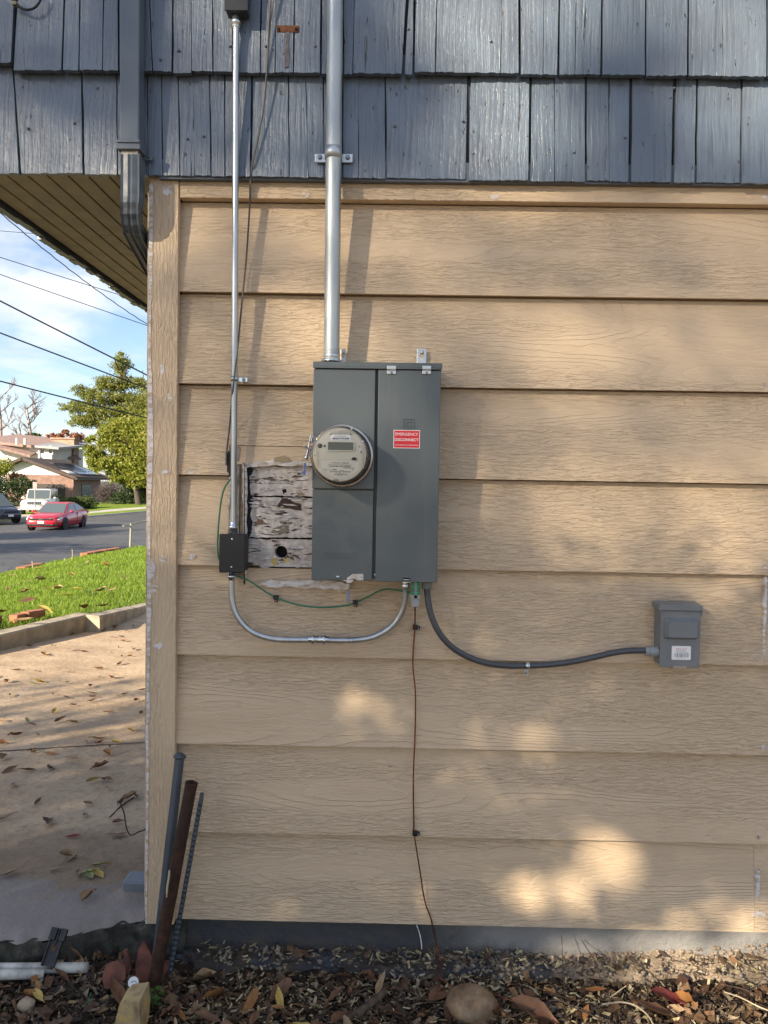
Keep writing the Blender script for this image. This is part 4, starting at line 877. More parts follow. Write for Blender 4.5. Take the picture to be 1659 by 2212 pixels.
P_ = [K(x, y) for x, y in ((228, 958), (265, 958), (258, 1060), (240, 1080), (258, 1120), (250, 1180), (200, 1180), (190, 1130), (215, 1110), (232, 1050), (222, 1000))]
MB().prism([(q.x, q.z) for q in P_], yk - 0.002, yk + 0.002).build('blue_core', plain('bright_blue_plastic', (0.03, 0.17, 0.68), 0.35), bl)
# ================================================================== BONDING BAR, WIRES, FLEXIBLE CONDUIT
M_GREEN = plain('green_wire_jacket', (0.02, 0.17, 0.085), 0.4, var=0.08)
M_GSCR = plain('green_screw', (0.02, 0.30, 0.12), 0.35, 0.3, var=0.1)
M_ALU = plain('grey_cast_aluminium', (0.30, 0.31, 0.31), 0.45, 0.5, var=0.1, sc=40)
ybt = -0.072
a, b = W(886.5, 1293.4, ybt), W(909, 1257.8, ybt)
bt = thing('bonding_bar', 'grey grounding bar with six green screws hanging under the panel', 'grounding bar', ((a.x + b.x) / 2, -0.05, a.z))
mb = MB().box(a.x + 0.002, b.x - 0.002, ybt, ybt + 0.024, a.z, b.z)
for py in (1261, 1271, 1281): q = W(898, py, ybt); mb.box(a.x, b.x, ybt - 0.002, ybt + 0.022, q.z - 0.0055, q.z + 0.0055)
q0 = W(898, 1289, ybt); mb.box(a.x - 0.001, b.x + 0.001, ybt - 0.002, ybt + 0.022, q0.z - 0.007, q0.z + 0.007)
mb.build('bar_body', M_ALU, bt, bevel=0.0015)
a2, b2 = W(887.5, 1311.2, ybt), W(906.5, 1295, ybt)
MB().prism([(a2.x + 0.003, a2.z), (b2.x - 0.003, a2.z), (b2.x, a2.z + 0.006), (b2.x, b2.z + 0.001), (a2.x, b2.z + 0.001), (a2.x, a2.z + 0.006)], ybt - 0.001, ybt + 0.02).build('lug', M_ALU, bt, bevel=0.001)
MB().lathe([(0.0048, 0), (0.0048, 0.0006)], (q0.x, ybt - 0.002, q0.z), seg=14).build('screw_hole', M_HOLE, bt)
for py in (1261, 1271, 1281):
    for px in (891.3, 904.2):
        q = W(px, py, ybt - 0.002); MB().lathe([(0.0054, -0.002), (0.0054, 0.0022), (0.0045, 0.0032), (0, 0.0032)], q, seg=12).build('green_screw', M_GSCR, bt)
def wire(name, label, pts, y, r, mat, cat='wire', k=6):
    P = [W(px, py, yy) for (px, py), yy in zip(pts, y if hasattr(y, '__len__') else [y] * len(pts))]
    return tag(MB().tube(smooth(P, k), r, 8).build(name, mat, local=P[0]), label, cat)
gp = [Z1(*q) for q in ((190, 962), (170, 985), (140, 1030), (118, 1110), (104, 1230), (96, 1340), (94, 1420), (100, 1480), (112, 1512))]
wire('green_wire', 'green ground wire looping from behind the thin conduit into the black junction box', gp, [-0.012, -0.02, -0.022, -0.022, -0.022, -0.022, -0.022, -0.022, -0.022], 0.0027, M_GREEN)
gp = [Z1(*q) for q in ((205, 1598), (225, 1608), (280, 1627), (330, 1655), (380, 1690), (430, 1722), (475, 1747), (560, 1778), (660, 1801), (760, 1811), (860, 1807), (950, 1795), (1000, 1778), (1080, 1740), (1150, 1703), (1200, 1692), (1270, 1698), (1330, 1710), (1358, 1714))]
wire('green_wire', 'green ground wire sagging below the panel from the black box to the grounding bar', gp, [-0.03, -0.02] + [-0.010] * 12 + [-0.02, -0.04, -0.052, -0.060, -0.066], 0.0026, M_GREEN)
M_CU = plain('copper_wire', (0.20, 0.062, 0.028), 0.38, 0.75, var=0.25, sc=20)
Z7 = lambda x, y: (553 + x * 0.3333, 1659 + y * 0.3333)
cp = [(896.6, 1309), (896.5, 1340), (896, 1362), (893, 1400), (892, 1440), (897, 1490), (897.5, 1540), (896, 1600), (893.5, 1660), (893, 1720), (894, 1780), Z7(1022, 400), Z7(1036, 500), Z7(1050, 590), Z7(1066, 690), Z7(1082, 800), Z7(1102, 890), Z7(1125, 950), Z7(1142, 1010), Z7(1160, 1095), Z7(1178, 1180), Z7(1182, 1270)]
yy = [-0.062, -0.03, -0.008] + [-0.006] * 18 + [-0.045]
cw = [W(px, py, y_) for (px, py), y_ in zip(cp, yy)]
for px, py, zq in ((*Z7(1190, 1345), 0.022), (*Z7(1225, 1388), 0.012), (*Z7(1300, 1425), 0.012), (*Z7(1380, 1447), 0.016), (*Z7(1480, 1458), 0.022), (*Z7(1560, 1474), 0.024), (*Z7(1650, 1505), 0.024), (1150, 2172, 0.022), (1180, 2190, 0.02), (1205, 2214, 0.018), (1235, 2250, 0.0)):
    cw.append(G(px, py, zq))
tag(MB().tube(smooth(cw, 6), 0.0021, 8).build('copper_wire', M_CU, local=cw[0]), 'bare copper ground wire running down the siding and out over the mulch', 'wire')
def clip(px, py, label, y=-0.002, horiz=False):
    p = W(px, py, y - 0.008); t = thing('wire_clip', label, 'clip', p, 'black wire clips on the siding')
    MB().box(p.x - 0.0075, p.x + 0.0075, y - 0.011, y + 0.006, p.z - 0.0065, p.z + 0.0065).build('clip_body', M_BLACK, t, bevel=0.002)
    q = (p.x + (0.009 if horiz else 0.001), y - 0.0105, p.z - (0.001 if horiz else 0.0085))
    MB().box(q[0] - 0.005, q[0] + 0.005, y - 0.010, y + 0.004, q[2] - 0.0045, q[2] + 0.0045).build('nail_lug', M_BLACK, t, bevel=0.0015)
    MB().lathe([(0.0022, 0), (0.002, 0.0012), (0, 0.0018)], (q[0], y - 0.010, q[2]), seg=8).build('nail', M_STEEL, t)
clip(*Z1(475, 1747), 'black clip on the green wire, just below the cut opening')
clip(*Z1(994, 1779), 'black clip on the green wire, beside the hanging blue seal')
clip(897, 1355.5, 'black clip on the copper wire, a little below the grounding bar', horiz=True)
clip(896.5, 1801, 'black clip on the copper wire, low on the wall near the foundation', horiz=True)
# grey-brown cable beside the thin conduit
cp = [(587, -30), (583, 20), (580, 60), (578, 125), (570, 225), (557, 300), (546, 350), (541, 390), (539, 450), (533, 545), (528, 600), (521, 670), (514, 745), (507, 805), (503, 840), (499.5, 880), (496, 920), (492, 955), (489, 985), (489, 1005)]
yy = [-0.062, -0.06, -0.056, -0.05, -0.046, -0.046, -0.046, -0.03, -0.012, -0.008, -0.008, -0.02, -0.04, -0.054, -0.052, -0.03, -0.01, -0.006, -0.006, -0.006]
wire('telephone_cable', 'thin grey-brown cable hanging down the shingles and across the thin conduit', cp, yy, 0.0026, plain('grey_brown_cable', (0.10, 0.088, 0.075), 0.5, var=0.3), 'cable')
wire('telephone_cable', 'short second strand of grey cable at the picture top, beside the rusty bracket', [(591, -30), (589, 10), (584, 50), (581, 90), (579, 128)], [-0.062, -0.058, -0.053, -0.052, -0.05], 0.0022, plain('grey_cable', (0.13, 0.13, 0.13), 0.5), 'cable')
# flexible liquid-tight conduit
Z7b = lambda x, y: (877.7 + x * 0.3307, 1206.9 + y * 0.3307)
fp = [Z7b(*q) for q in ((136, 190), (137, 225), (145, 290), (160, 360), (190, 438), (232, 508), (290, 570), (365, 622), (450, 660), (540, 685), (640, 697), (740, 700), (840, 698), (940, 691), (1050, 678), (1150, 660), (1250, 638), (1350, 615), (1450, 602), (1570, 598))]
yy = [-0.062, -0.062, -0.062, -0.061, -0.058, -0.054, -0.048, -0.040, -0.032, -0.024, -0.018, -0.0145, -0.0145, -0.017, -0.021, -0.025, -0.028, -0.030, -0.031, -0.031]
P = smooth([W(px, py, y_) for (px, py), y_ in zip(fp, yy)], 26)
def m_flex():
    t = NT('grey_flexible_pvc'); return t.set((0.062, 0.066, 0.072), 0.33, spec=0.5)
fx = thing('flexible_conduit', 'dark grey ribbed flexible conduit curving from the panel to the small disconnect box', 'conduit', P[0])
MB().tube(P, [0.0092 if i % 3 else 0.0084 for i in range(len(P))], 12).build('hose', m_flex(), fx)
M_LGR = plain('light_grey_plastic', (0.26, 0.27, 0.27), 0.42, var=0.05)
q = P[0]
MB().lathe([(0.0145, 0), (0.0155, 0.002), (0.0155, 0.017), (0.0175, 0.019), (0.0175, 0.026)], (q.x, q.y, PB - 0.026), (0, 0, 1), 10, smooth=False).build('connector', plain('mid_grey_plastic', (0.15, 0.155, 0.15), 0.45, var=0.05), fx)
xb_ = W(1420, 1407, -0.031).x; xa_ = W(1393.6, 1407, -0.031).x; zc_ = W(1405, 1407, -0.031).z
L_ = xb_ - xa_
MB().lathe([(0.0118, 0), (0.0130, 0.002), (0.0130, L_ * 0.28), (0.0152, L_ * 0.31), (0.0152, L_ * 0.72), (0.0142, L_ * 0.75), (0.0142, L_ * 0.86), (0.0158, L_ * 0.88), (0.0158, L_)], (xa_, -0.031, zc_), (1, 0, 0), 14, smooth=False).build('connector', M_LGR, fx)
pc = W(1139.5, 1438, -0.0145); st_ = thing('conduit_strap', 'one-eared zinc strap under the lowest bend of the flexible conduit', 'strap', pc)
d = (W(*Z7b(840, 698), -0.0145) - W(*Z7b(740, 700), -0.0145)); band(MB(), pc, d, 0.0096, 0.0125).build('strap_band', M_ZINC, st_)
a, b = W(1132, 1460, -0.004), W(1141.5, 1445, -0.004)
MB().box(a.x, b.x, -0.006, -0.0035, a.z, b.z).build('ear', M_EMT, st_, bevel=0.003)
MB().lathe([(0.0042, 0), (0.0042, 0.002), (0, 0.003)], W(1136, 1453.5, -0.006), seg=6, smooth=False).build('screw', plain('dark_zinc', (0.1, 0.1, 0.1), 0.4, 0.7), st_)

# ================================================================== DISCONNECT BOX
yB = -0.052
Z6 = lambda x, y, y_=None: W(1371.5 + x * 0.17328, 1272.8 + y * 0.17328, yB if y_ is None else y_)
a, b = Z6(306, 975), Z6(829, 268)
dx0, dx1, dz0, dz1 = a.x, b.x, a.z, b.z
dbx = thing('disconnect_box', 'small pale grey disconnect box with a raised handle cover on the siding', 'switch box', ((dx0 + dx1) / 2, 0, dz0))
zt = Z6(600, 200, yB - 0.008).z
MB().box(dx0 + 0.001, dx1 - 0.002, yB + 0.006, 0.006, dz0 + 0.006, dz1 + 0.004).build('body', M_PANEL2, dbx, bevel=0.0015)
MB().box(dx0, dx1, yB, yB + 0.0055, dz0, dz1 - 0.0008).build('front_cover', M_PANEL2, dbx, bevel=0.0018)
x1h = Z6(848, 240, yB - 0.006).x; x0h = Z6(303, 240, yB - 0.006).x
MB().hexa([(x0h, yB - 0.007, dz1), (x1h, yB - 0.007, dz1), (x1h, 0.004, dz1 + 0.001), (x0h, 0.004, dz1 + 0.001), (x0h, yB - 0.007, zt), (x1h, yB - 0.007, zt), (x1h, 0.004, zt + 0.003), (x0h, 0.004, zt + 0.003)]).build('hood', M_PANEL2, dbx, bevel=0.0012)
for x_, s_ in ((dx0 - 0.0016, 1), (dx1 - 0.0008, 1)):
    zk = dz1 - 0.016; MB().add([(x_, 0.002, dz1 + 0.001), (x_, yB - 0.004, dz1 + 0.001), (x_, yB - 0.004, zk + 0.003), (x_, yB + 0.010, zk - 0.004), (x_, yB + 0.022, zk - 0.004), (x_, 0.002, zk)] + [(x_ + 0.0022, 0.002, dz1 + 0.001), (x_ + 0.0022, yB - 0.004, dz1 + 0.001), (x_ + 0.0022, yB - 0.004, zk + 0.003), (x_ + 0.0022, yB + 0.010, zk - 0.004), (x_ + 0.0022, yB + 0.022, zk - 0.004), (x_ + 0.0022, 0.002, zk)],
         [(0, 1, 2, 3, 4, 5), (11, 10, 9, 8, 7, 6)] + [((i + 1) % 6, i, i + 6, (i + 1) % 6 + 6) for i in range(6)]).build('hood_cheek', M_PANEL2, dbx)
# domed rectangular cover for the pull handle
def rrect(x0, x1, z0, z1, r, n=6):
    out = []
    for (cx_, cz_, a0_) in ((x1 - r, z1 - r, 0), (x0 + r, z1 - r, 90), (x0 + r, z0 + r, 180), (x1 - r, z0 + r, 270)):
        for k in range(n + 1): q = R(a0_ + 90 * k / n); out.append((cx_ + r * cos(q), cz_ + r * sin(q)))
    return out
a, b = Z6(358, 622), Z6(793, 362); V = []; F = []
lev = []
for k in range(11):
    f = k / 10; ins_ = 0.0085 * (f - sin(2 * PI * f) / (2 * PI) * 0.9); hh_ = 0.017 * (0.5 - 0.5 * cos(PI * f)); lev.append((ins_, hh_, 0.006 + 0.001 * f))
m = None
for ins_, hh_, r_ in lev:
    ring = rrect(a.x + ins_, b.x - ins_, a.z + ins_ * 0.95, b.z - ins_, max(0.003, 0.009 - ins_ * 0.4)); m = len(ring); V += [(x, yB - hh_, z) for x, z in ring]
for i in range(len(lev) - 1):
    for k in range(m): p, q = i * m + k, i * m + (k + 1) % m; F.append((p, q, q + m, p + m)[::-1])
mb = MB().add(V, F, True); mb.add(V[-m:], [list(range(m))[::-1]]); mb.build('handle_cover', M_PANEL2, dbx)
a, b = Z6(405, 880), Z6(738, 718); mb = MB(); frame(mb, a.x, b.x, a.z, b.z, 0.0012, yB - 0.0006, yB + 0.001); mb.build('pressed_outline', M_PANEL2, dbx, bevel=0.0004, segs=1)
a, b = Z6(455, 877), Z6(697, 710)
stk = thing('product_sticker', 'white sticker with red print and a barcode on the small disconnect box', 'sticker', ((a.x + b.x) / 2, yB, a.z))
MB().prism(rrect(a.x, b.x, a.z, b.z, 0.0025, 3), yB - 0.0012, yB + 0.0004).build('sticker_base', M_WHITE, stk)
mb = MB(); yt6 = yB - 0.0016
def p6(mb, s, x0, x1, y, h=None, bold=0.0): p, q = Z6(x0, y), Z6(x1, y); text_into(mb, s, (p.x + q.x) / 2, (p.z + q.z) / 2, yt6, width=q.x - p.x, bold=bold, maxh=h)
p6(mb, 'Maxwell', 540, 642, 742, 0.0034, 0.03)
p, q = Z6(512, 752), Z6(530, 732); frame(mb, p.x, q.x, p.z, q.z, 0.0006, yt6, yt6 + 0.0003)
mb.build('red_printing', M_RED, stk)
mb = MB(); p6(mb, 'Disconnect Switch', 520, 632, 766, 0.0022, 0.01); p6(mb, 'Item Number  8892-60', 508, 648, 782, 0.0020, 0.01); p6(mb, 'Made in China  60A', 522, 628, 857, 0.0018)
rr_ = random.Random(8)
x = 490
while x < 662:
    w__ = rr_.choice((2.5, 4, 6)); p, q = Z6(x, 847), Z6(min(665, x + w__), 796); mb.box(p.x, q.x, yt6, yt6 + 0.0003, p.z, q.z); x += w__ + rr_.choice((3, 5, 7))
mb.build('black_printing', M_INK, stk)
a, b = Z6(465, 985), Z6(650, 955)
ht = MB().prism([(a.x, b.z - 0.003), (a.x + 0.004, b.z), (b.x - 0.012, b.z - 0.001), (b.x, b.z - 0.002), (b.x - 0.002, a.z + 0.002), (a.x + 0.01, a.z), (a.x + 0.004, a.z + 0.002)], yB - 0.003, yB + 0.0015).build('latch', M_STEEL, dbx)

# ================================================================== YARD GROUND at the wall
def m_soil():
    t = NT('dark_soil'); g = t.pos(); c = t.cramp(t.noise(g, 55, 6, 0.7), [(0.3, (0.018, 0.012, 0.008)), (0.55, (0.05, 0.034, 0.022)), (0.75, (0.10, 0.072, 0.045))])
    return t.set(c, 0.9, 0, t.bump(t.noise(g, 60, 6, 0.7), 0.012), spec=0.2)
M_SOIL = m_soil()
def soil_z(x, y): return 0.012 * mnoise.noise(Vector((x * 4, y * 4, 1))) + 0.006 * mnoise.noise(Vector((x * 14, y * 14, 2))) - 0.004 + soil_level(x) - 0.02 * max(0, -y - 0.6)
nx, ny = 150, 40; V = []; F = []
for i in range(nx + 1):
    for j in range(ny + 1): x = -2.6 + 5.4 * i / nx; y = 0.03 - 1.33 * j / ny; V.append((x, y, soil_z(x, y)))
for i in range(nx):
    for j in range(ny): a = i * (ny + 1) + j; F.append((a, a + ny + 1, a + ny + 2, a + 1)[::-1])
mb = MB(); mb.add(V, F, True); tag(mb.build('soil_bed', M_SOIL), 'dark soil bed along the foot of the wall', 'soil', kind='structure')
# yard behind the photographer and out to all sides
mb = MB(); mb.add([(-30, -40, -0.14), (30, -40, -0.14), (30, 0.02, -0.10), (-30, 0.02, -0.10)], [(0, 1, 2, 3)])
tag(mb.build('yard', plain('bare_yard', (0.14, 0.10, 0.065), 0.9, var=0.3, sc=3)), 'bare yard in front of the wall', 'yard', kind='structure')
mb = MB(); mb.add([(-900, -900, -2.6), (900, -900, -2.6), (900, 900, -2.6), (-900, 900, -2.6)], [(0, 1, 2, 3)])
tag(mb.build('ground', plain('far_ground', (0.10, 0.09, 0.06), 0.9, var=0.3, sc=.05)), 'far ground to the horizon', 'ground', kind='structure')

# leaf litter: bark chips, pale wood shavings and brown leaf scraps nobody could count
def m_chip(name, stops, rough=0.75, trans=0.0):
    t = NT(name); i = t.island(); c = t.cramp(i, stops); c = t.mix(t.ramp(t.noise(t.pos(), 60, 3), 0.3, 0.7), c, t.mix(0.55, c, (0.02, 0.014, 0.01))); return t.set(c, rough, spec=0.3)
M_MULCH = m_chip('bark_mulch', [(0.0, (0.022, 0.014, 0.010)), (0.35, (0.055, 0.036, 0.024)), (0.62, (0.14, 0.095, 0.06)), (1.0, (0.36, 0.28, 0.18))])
M_STRAW = m_chip('pale_shavings', [(0.0, (0.30, 0.23, 0.12)), (0.5, (0.48, 0.39, 0.20)), (1.0, (0.60, 0.53, 0.34))])
M_SCRAP = m_chip('dead_leaf_scraps', [(0.0, (0.075, 0.036, 0.022)), (0.4, (0.14, 0.072, 0.038)), (0.8, (0.21, 0.12, 0.06)), (1.0, (0.30, 0.20, 0.10))])
def ledge_z(x, y):
    z = soil_z(x, y)
    return z + (0.030 if (y > -0.05 and x > -0.55) else 0.0)
def litter(name, label, n, L0, L1, asp, mat, lift, tilt, dens):
    P = []
    while len(P) < n:
        x = random.uniform(-1.45, 1.6); y = -random.random() ** 1.15 * 0.75 + 0.02
        if random.random() > dens(x, y): continue
        P.append((x, y, ledge_z(x, y) + random.uniform(0.001, lift)))
    P = np.array(P); L = L0 + (L1 * 1.35 - L0) * RNG.random(n) ** 2.4; Wd = L * RNG.uniform(asp[0], asp[1], n)
    d = RNG.normal(size=(n, 3)); d[:, 2] *= tilt; d /= np.linalg.norm(d, axis=1)[:, None]
    u = RNG.normal(size=(n, 3)) * np.array([tilt * 1.4, tilt * 1.4, 0]) + np.array([0, 0, 1]); e = np.cross(u, d); e /= np.linalg.norm(e, axis=1)[:, None]
    L = L[:, None]; Wd = Wd[:, None]; k = RNG.uniform(0.4, 1.0, (n, 1)); k2 = RNG.uniform(0.3, 1.0, (n, 1))
    Q = np.stack([P - d * L / 2 - e * Wd / 2 * k, P + d * L / 2 * k2 - e * Wd / 2, P + d * L / 2 + e * Wd / 2 * k2, P - d * L / 2 * k + e * Wd / 2], 1)
    return tag(quads(name, Q, mat), label, name.replace('_', ' '), kind='stuff')
dens1 = lambda x, y: 1.0 if y < -0.07 else 0.17
litter('bark_mulch', 'dark bark mulch spread over the bed at the foot of the wall', 36000, 0.004, 0.030, (0.10, 0.5), M_MULCH, 0.016, 0.35, dens1)
litter('dead_leaf_scraps', 'brown broken leaf scraps in the mulch bed', 6500, 0.006, 0.034, (0.3, 0.75), M_SCRAP, 0.02, 0.4, lambda x, y: dens1(x, y) * (0.5 + 0.5 * (mnoise.noise(Vector((x * 3, y * 5, 7))) > -0.1)))
litter('wood_shavings', 'pale straw-coloured wood shavings scattered over mulch and footing', 6500, 0.004, 0.021, (0.12, 0.4), M_STRAW, 0.022, 0.3, lambda x, y: (0.10 if x < -0.55 else (1.0 if x < 0.7 else 0.45)) * (0.3 + 0.7 * (mnoise.noise(Vector((x * 2.2, y * 4, 17))) > 0.0)))
# larger leaves one can pick out
def leaf_mesh(name, mat, L=0.09, Wd=0.035, curl=0.5, seed=0, lobes=False):
    rr = random.Random(seed); n = 7; V = []; F = []
    for i in range(n):
        f = i / (n - 1); w = Wd / 2 * (sin(PI * min(1, f * 0.94 + 0.03)) ** 0.75) * rr.uniform(0.85, 1.1); x = (f - 0.5) * L; zc = curl * L * 0.35 * (f - 0.5) ** 2 * rr.uniform(.8, 1.2); yb = 0.12 * L * curl * (f - .5) ** 2
        V += [(x, yb - w, zc + w * curl * 0.9), (x, yb, zc), (x, yb + w, zc + w * curl * rr.uniform(0.4, 1.0))]
    for i in range(n - 1):
        for j in range(2): a = i * 3 + j; F.append((a, a + 3, a + 4, a + 1))
    V.append((-0.5 * L - 0.2 * L, 0.01 * L, 0.06 * L)); V.append((-0.5 * L, 0.008 * L, 0.002)); F.append((0, 1, len(V) - 1, len(V) - 2))
    me = bpy.data.meshes.new(name); me.from_pydata(V, [], F); me.polygons.foreach_set('use_smooth', [True] * len(F)); me.materials.append(mat); me.update(); return me
def m_dleaf(name, c1, c2):
    t = NT(name); c = t.mix(t.ramp(t.noise(t.co('Object'), 45, 4), 0.35, 0.65), c1, c2); r_ = t.rnd(); c = t.mix(t.math('MULTIPLY', r_, 0.45), c, [q * 0.55 for q in c1]); return t.set(c, 0.6, spec=0.3)
ML = {'brown': m_dleaf('brown_leaf', (0.13, 0.062, 0.034), (0.20, 0.105, 0.055)), 'tan': m_dleaf('tan_leaf', (0.30, 0.19, 0.10), (0.40, 0.27, 0.15)), 'orange': m_dleaf('orange_leaf', (0.28, 0.12, 0.04), (0.36, 0.18, 0.06)), 'yellow': m_dleaf('yellow_leaf', (0.42, 0.28, 0.06), (0.50, 0.37, 0.11)), 'red': m_dleaf('crimson_leaf', (0.20, 0.03, 0.03), (0.20, 0.05, 0.04)), 'green': m_dleaf('pale_green_leaf', (0.26, 0.30, 0.10), (0.34, 0.36, 0.14))}
LM = {k: [leaf_mesh('leaf_' + k, m_, 0.1, random.uniform(0.022, 0.058), random.uniform(0.2, 1.5), i) for i in range(7)] for k, m_ in ML.items()}
NAME = {'brown': 'brown', 'tan': 'pale tan', 'orange': 'orange', 'yellow': 'yellow', 'red': 'crimson', 'green': 'pale green'}
def drop_leaf(kind, p, s, where, grp, tilt=0.25):
    o = bpy.data.objects.new('fallen_leaf', random.choice(LM[kind])); C.objects.link(o); o.location = p; o.scale = (s, s, s); o.rotation_euler = (random.uniform(-tilt, tilt), random.uniform(-tilt, tilt), random.uniform(0, 6.28))
    tag(o, f'{NAME[kind]} curled dead leaf lying {where}', 'leaf', grp); return o
for k in range(90):
    x = random.uniform(-1.3, 1.3); y = -random.uniform(0.09, 0.42) ; kind = random.choices(('brown', 'tan', 'orange', 'yellow'), (10, 3, 3, 0.8))[0]
    drop_leaf(kind, (x, y, ledge_z(x, y) + 0.02), random.choice((random.uniform(0.28, 0.5), random.uniform(0.5, 0.8))), 'on the mulch below the wall', f'{NAME[kind]} leaves on the mulch', 0.55)
for px, py, kind, s in ((820, 2128, 'tan', 0.75), (800, 2112, 'brown', 0.8), (942, 2150, 'brown', 0.9), (985, 2150, 'orange', 0.8), (1002, 2150, 'yellow', .6), (255, 2150, 'brown', 1.0), (1285, 2138, 'orange', .7), (1445, 2160, 'red', 1.0), (1480, 2165, 'orange', .9), (1420, 2190, 'brown', 1.2), (1150, 2190, 'brown', 1.2), (84, 2152, 'yellow', .6)):
    p = G(px, py, 0.02); drop_leaf(kind, p, s, 'on the mulch below the wall', f'{NAME[kind]} leaves on the mulch', 0.4)

# ---- pipes leaning in the bed
def solid(name, label, cat, mb, mat, loc): o = mb.build(name, mat, local=loc); return tag(o, label, cat)
yP = -0.10
gp_ = thing('capped_pipe', 'blue-grey capped steel pipe leaning on the corner board', 'pipe', G(338, 2085, 0.0))
t0 = W(388.3, 1634, -0.075); b0 = W(340, 2060, -0.14)
MB().tube([t0, b0], 0.0135, 16).build('pipe', M_BLUED, gp_)
ax = (t0 - b0).normalized(); rc_ = 0.0178
MB().lathe([(rc_ * .8, -0.006), (rc_, -0.003), (rc_, 0.003), (rc_ * .8, 0.0045), (rc_ * .72, 0.007), (rc_ * .45, 0.009), (rc_ * .3, 0.011), (0, 0.0115)], t0, ax, 24).build('cap', M_BLUED, gp_)
rp = thing('rusty_pipe', 'open rusty brown steel pipe leaning in front of the house corner', 'pipe', G(330, 2145, 0.0))
t1 = W(414, 1690, -0.15); b1 = G(328, 2150, -0.01); ax = (t1 - b1).normalized(); L_ = (t1 - b1).length; r_ = 0.0178
MB().lathe([(r_ * 0.95, 0), (r_, L_ * .5), (r_ * .93, L_ - 0.03), (r_ * .95, L_ - 0.01), (r_ * .99, L_), (r_ * 0.72, L_), (r_ * 0.70, L_ - 0.12), (0, L_ - 0.12)], b1, ax, 24).build('pipe', M_RUST, rp)
pl = [W(*q, -0.19) for q in ((338 + 0, 0),)] if False else None
sc0 = thing('plant_stalk', 'dry pale split stalk caught against the rusty pipe', 'stalk', W(362, 1910, -0.195))
MB().tube(smooth([W(x, y, -0.196) for x, y in ((366, 1880), (364, 1900), (361, 1918), (360, 1938))]), [0.0022, 0.0028] + [0.003] * 14 + [0.002] * 3, 6).build('stalk', plain('dry_straw', (0.42, 0.37, 0.24), 0.7), sc0)
t2 = W(437, 1712, -0.06); b2 = W(367, 2100, -0.13); ax = (t2 - b2).normalized(); L_ = (t2 - b2).length
reb = thing('rebar', 'blue-grey painted ribbed steel bar leaning on the lowest siding', 'bar', b2)
pr = [(0.0066, 0)]; k = 0.0
while k < L_ - 0.035: pr += [(0.0067, k + 0.0055), (0.0077, k + 0.0066), (0.0077, k + 0.0088), (0.0067, k + 0.0099)]; k += 0.0142
pr += [(0.0062, L_ - 0.02), (0.006, L_ - 0.003), (0.0035, L_), (0, L_)]
MB().lathe(pr, b2, ax, 10).build('bar', M_BLUED, reb)
# white plastic pipes and a black bracket
M_PVC = plain('dirty_white_pvc', (0.50, 0.48, 0.43), 0.45, var=0.36, sc=26)
def hollow(mb, a, b, r): a, b = Vector(a), Vector(b); L = (b - a).length; return mb.lathe([(r, 0), (r, L), (r * 0.82, L), (r * 0.80, L - 0.06), (0, L - 0.06)], a, b - a, 20)
a, b = G(-90, 2106, 0.04), G(96, 2103, 0.02)
solid('white_pipe', 'short dirty white plastic pipe lying nearest on the litter', 'pipe', hollow(MB(), a, b, 0.0142), M_PVC, b)
a, b = G(-60, 2092, 0.035), G(190, 2090, 0.02)
solid('white_pipe', 'longer white plastic pipe lying behind under a black bracket', 'pipe', hollow(MB(), a, b, 0.0135), M_PVC, b)
a, b = W(131, 2006, -0.14), G(103, 2088, 0.045); ax = (b - a).normalized(); sd_ = ax.cross(Vector((0, -1, 0))).normalized(); nr = sd_.cross(ax).normalized()
bk = thing('black_bracket', 'dirty black plastic channel bracket propped across the white pipes', 'bracket', b)
def obox(mb, c0, c1, u0, u1, n0, n1):
    P_ = []
    for n_ in (n0, n1):
        for (c, u) in ((c0, u0), (c1, u0), (c1, u1), (c0, u1)): P_.append(a + ax * c + sd_ * u + nr * n_)
    return mb.hexa(P_)
L_ = (b - a).length; M_DBK = plain('dirty_black_plastic', (0.022, 0.020, 0.018), 0.5, var=0.5, sc=40)
mb = MB(); obox(mb, 0.0, L_, -0.016, 0.016, -0.002, 0.001); mb.build('channel_web', M_DBK, bk)
mb = MB(); obox(mb, 0, L_, -0.018, -0.0145, -0.006, 0.008); obox(mb, 0, L_, 0.0145, 0.018, -0.006, 0.008); obox(mb, 0, L_ * .5, -0.002, 0.002, 0, 0.006); mb.build('channel_flange', M_DBK, bk, bevel=0.0008)
mb = MB(); obox(mb, 0.0, 0.03, -0.022, -0.006, -0.004, 0.01); obox(mb, 0.0, 0.03, 0.004, 0.022, -0.004, 0.01); mb.build('clip_jaw', M_DBK, bk, bevel=0.001)
mb = MB(); obox(mb, L_ * .45, L_ * .6, -0.006, 0.006, 0.001, 0.003); mb.build('leaf_scrap', M_SCRAP, bk)
# stones, shards, cap, sprout, sticks
def m_stone(name, c1, c2, c3): t = NT(name); g = t.pos(); c = t.cramp(t.noise(g, 22, 5, 0.65), [(0.3, c1), (0.5, c2), (0.72, c3)]); return t.set(c, 0.75, 0, t.bump(t.noise(g, 60, 5), 0.004), spec=0.3)
p = G(273, 2200, 0.02); mb = MB().blob((p.x, p.y, p.z + 0.012), (0.040, 0.035, 0.055), 5, 0.16, 3, 1.2)
P_ = [W(x, y, -0.36) for x, y in ((258, 2170), (270, 2158), (306, 2154), (309, 2190), (304, 2240), (248, 2240), (246, 2215))]
solid('yellow_stone', 'chunky yellow-ochre broken stone standing nearest in the bed', 'stone', MB().prism([(q.x, q.z) for q in P_], lambda x, z: -0.36 - 0.02 * ((x - P_[0].x) / 0.05), -0.30), m_stone('ochre_stone', (0.20, 0.14, 0.08), (0.40, 0.30, 0.15), (0.55, 0.34, 0.06)), p)
bpy.context.scene.objects['yellow_stone'].data.update()
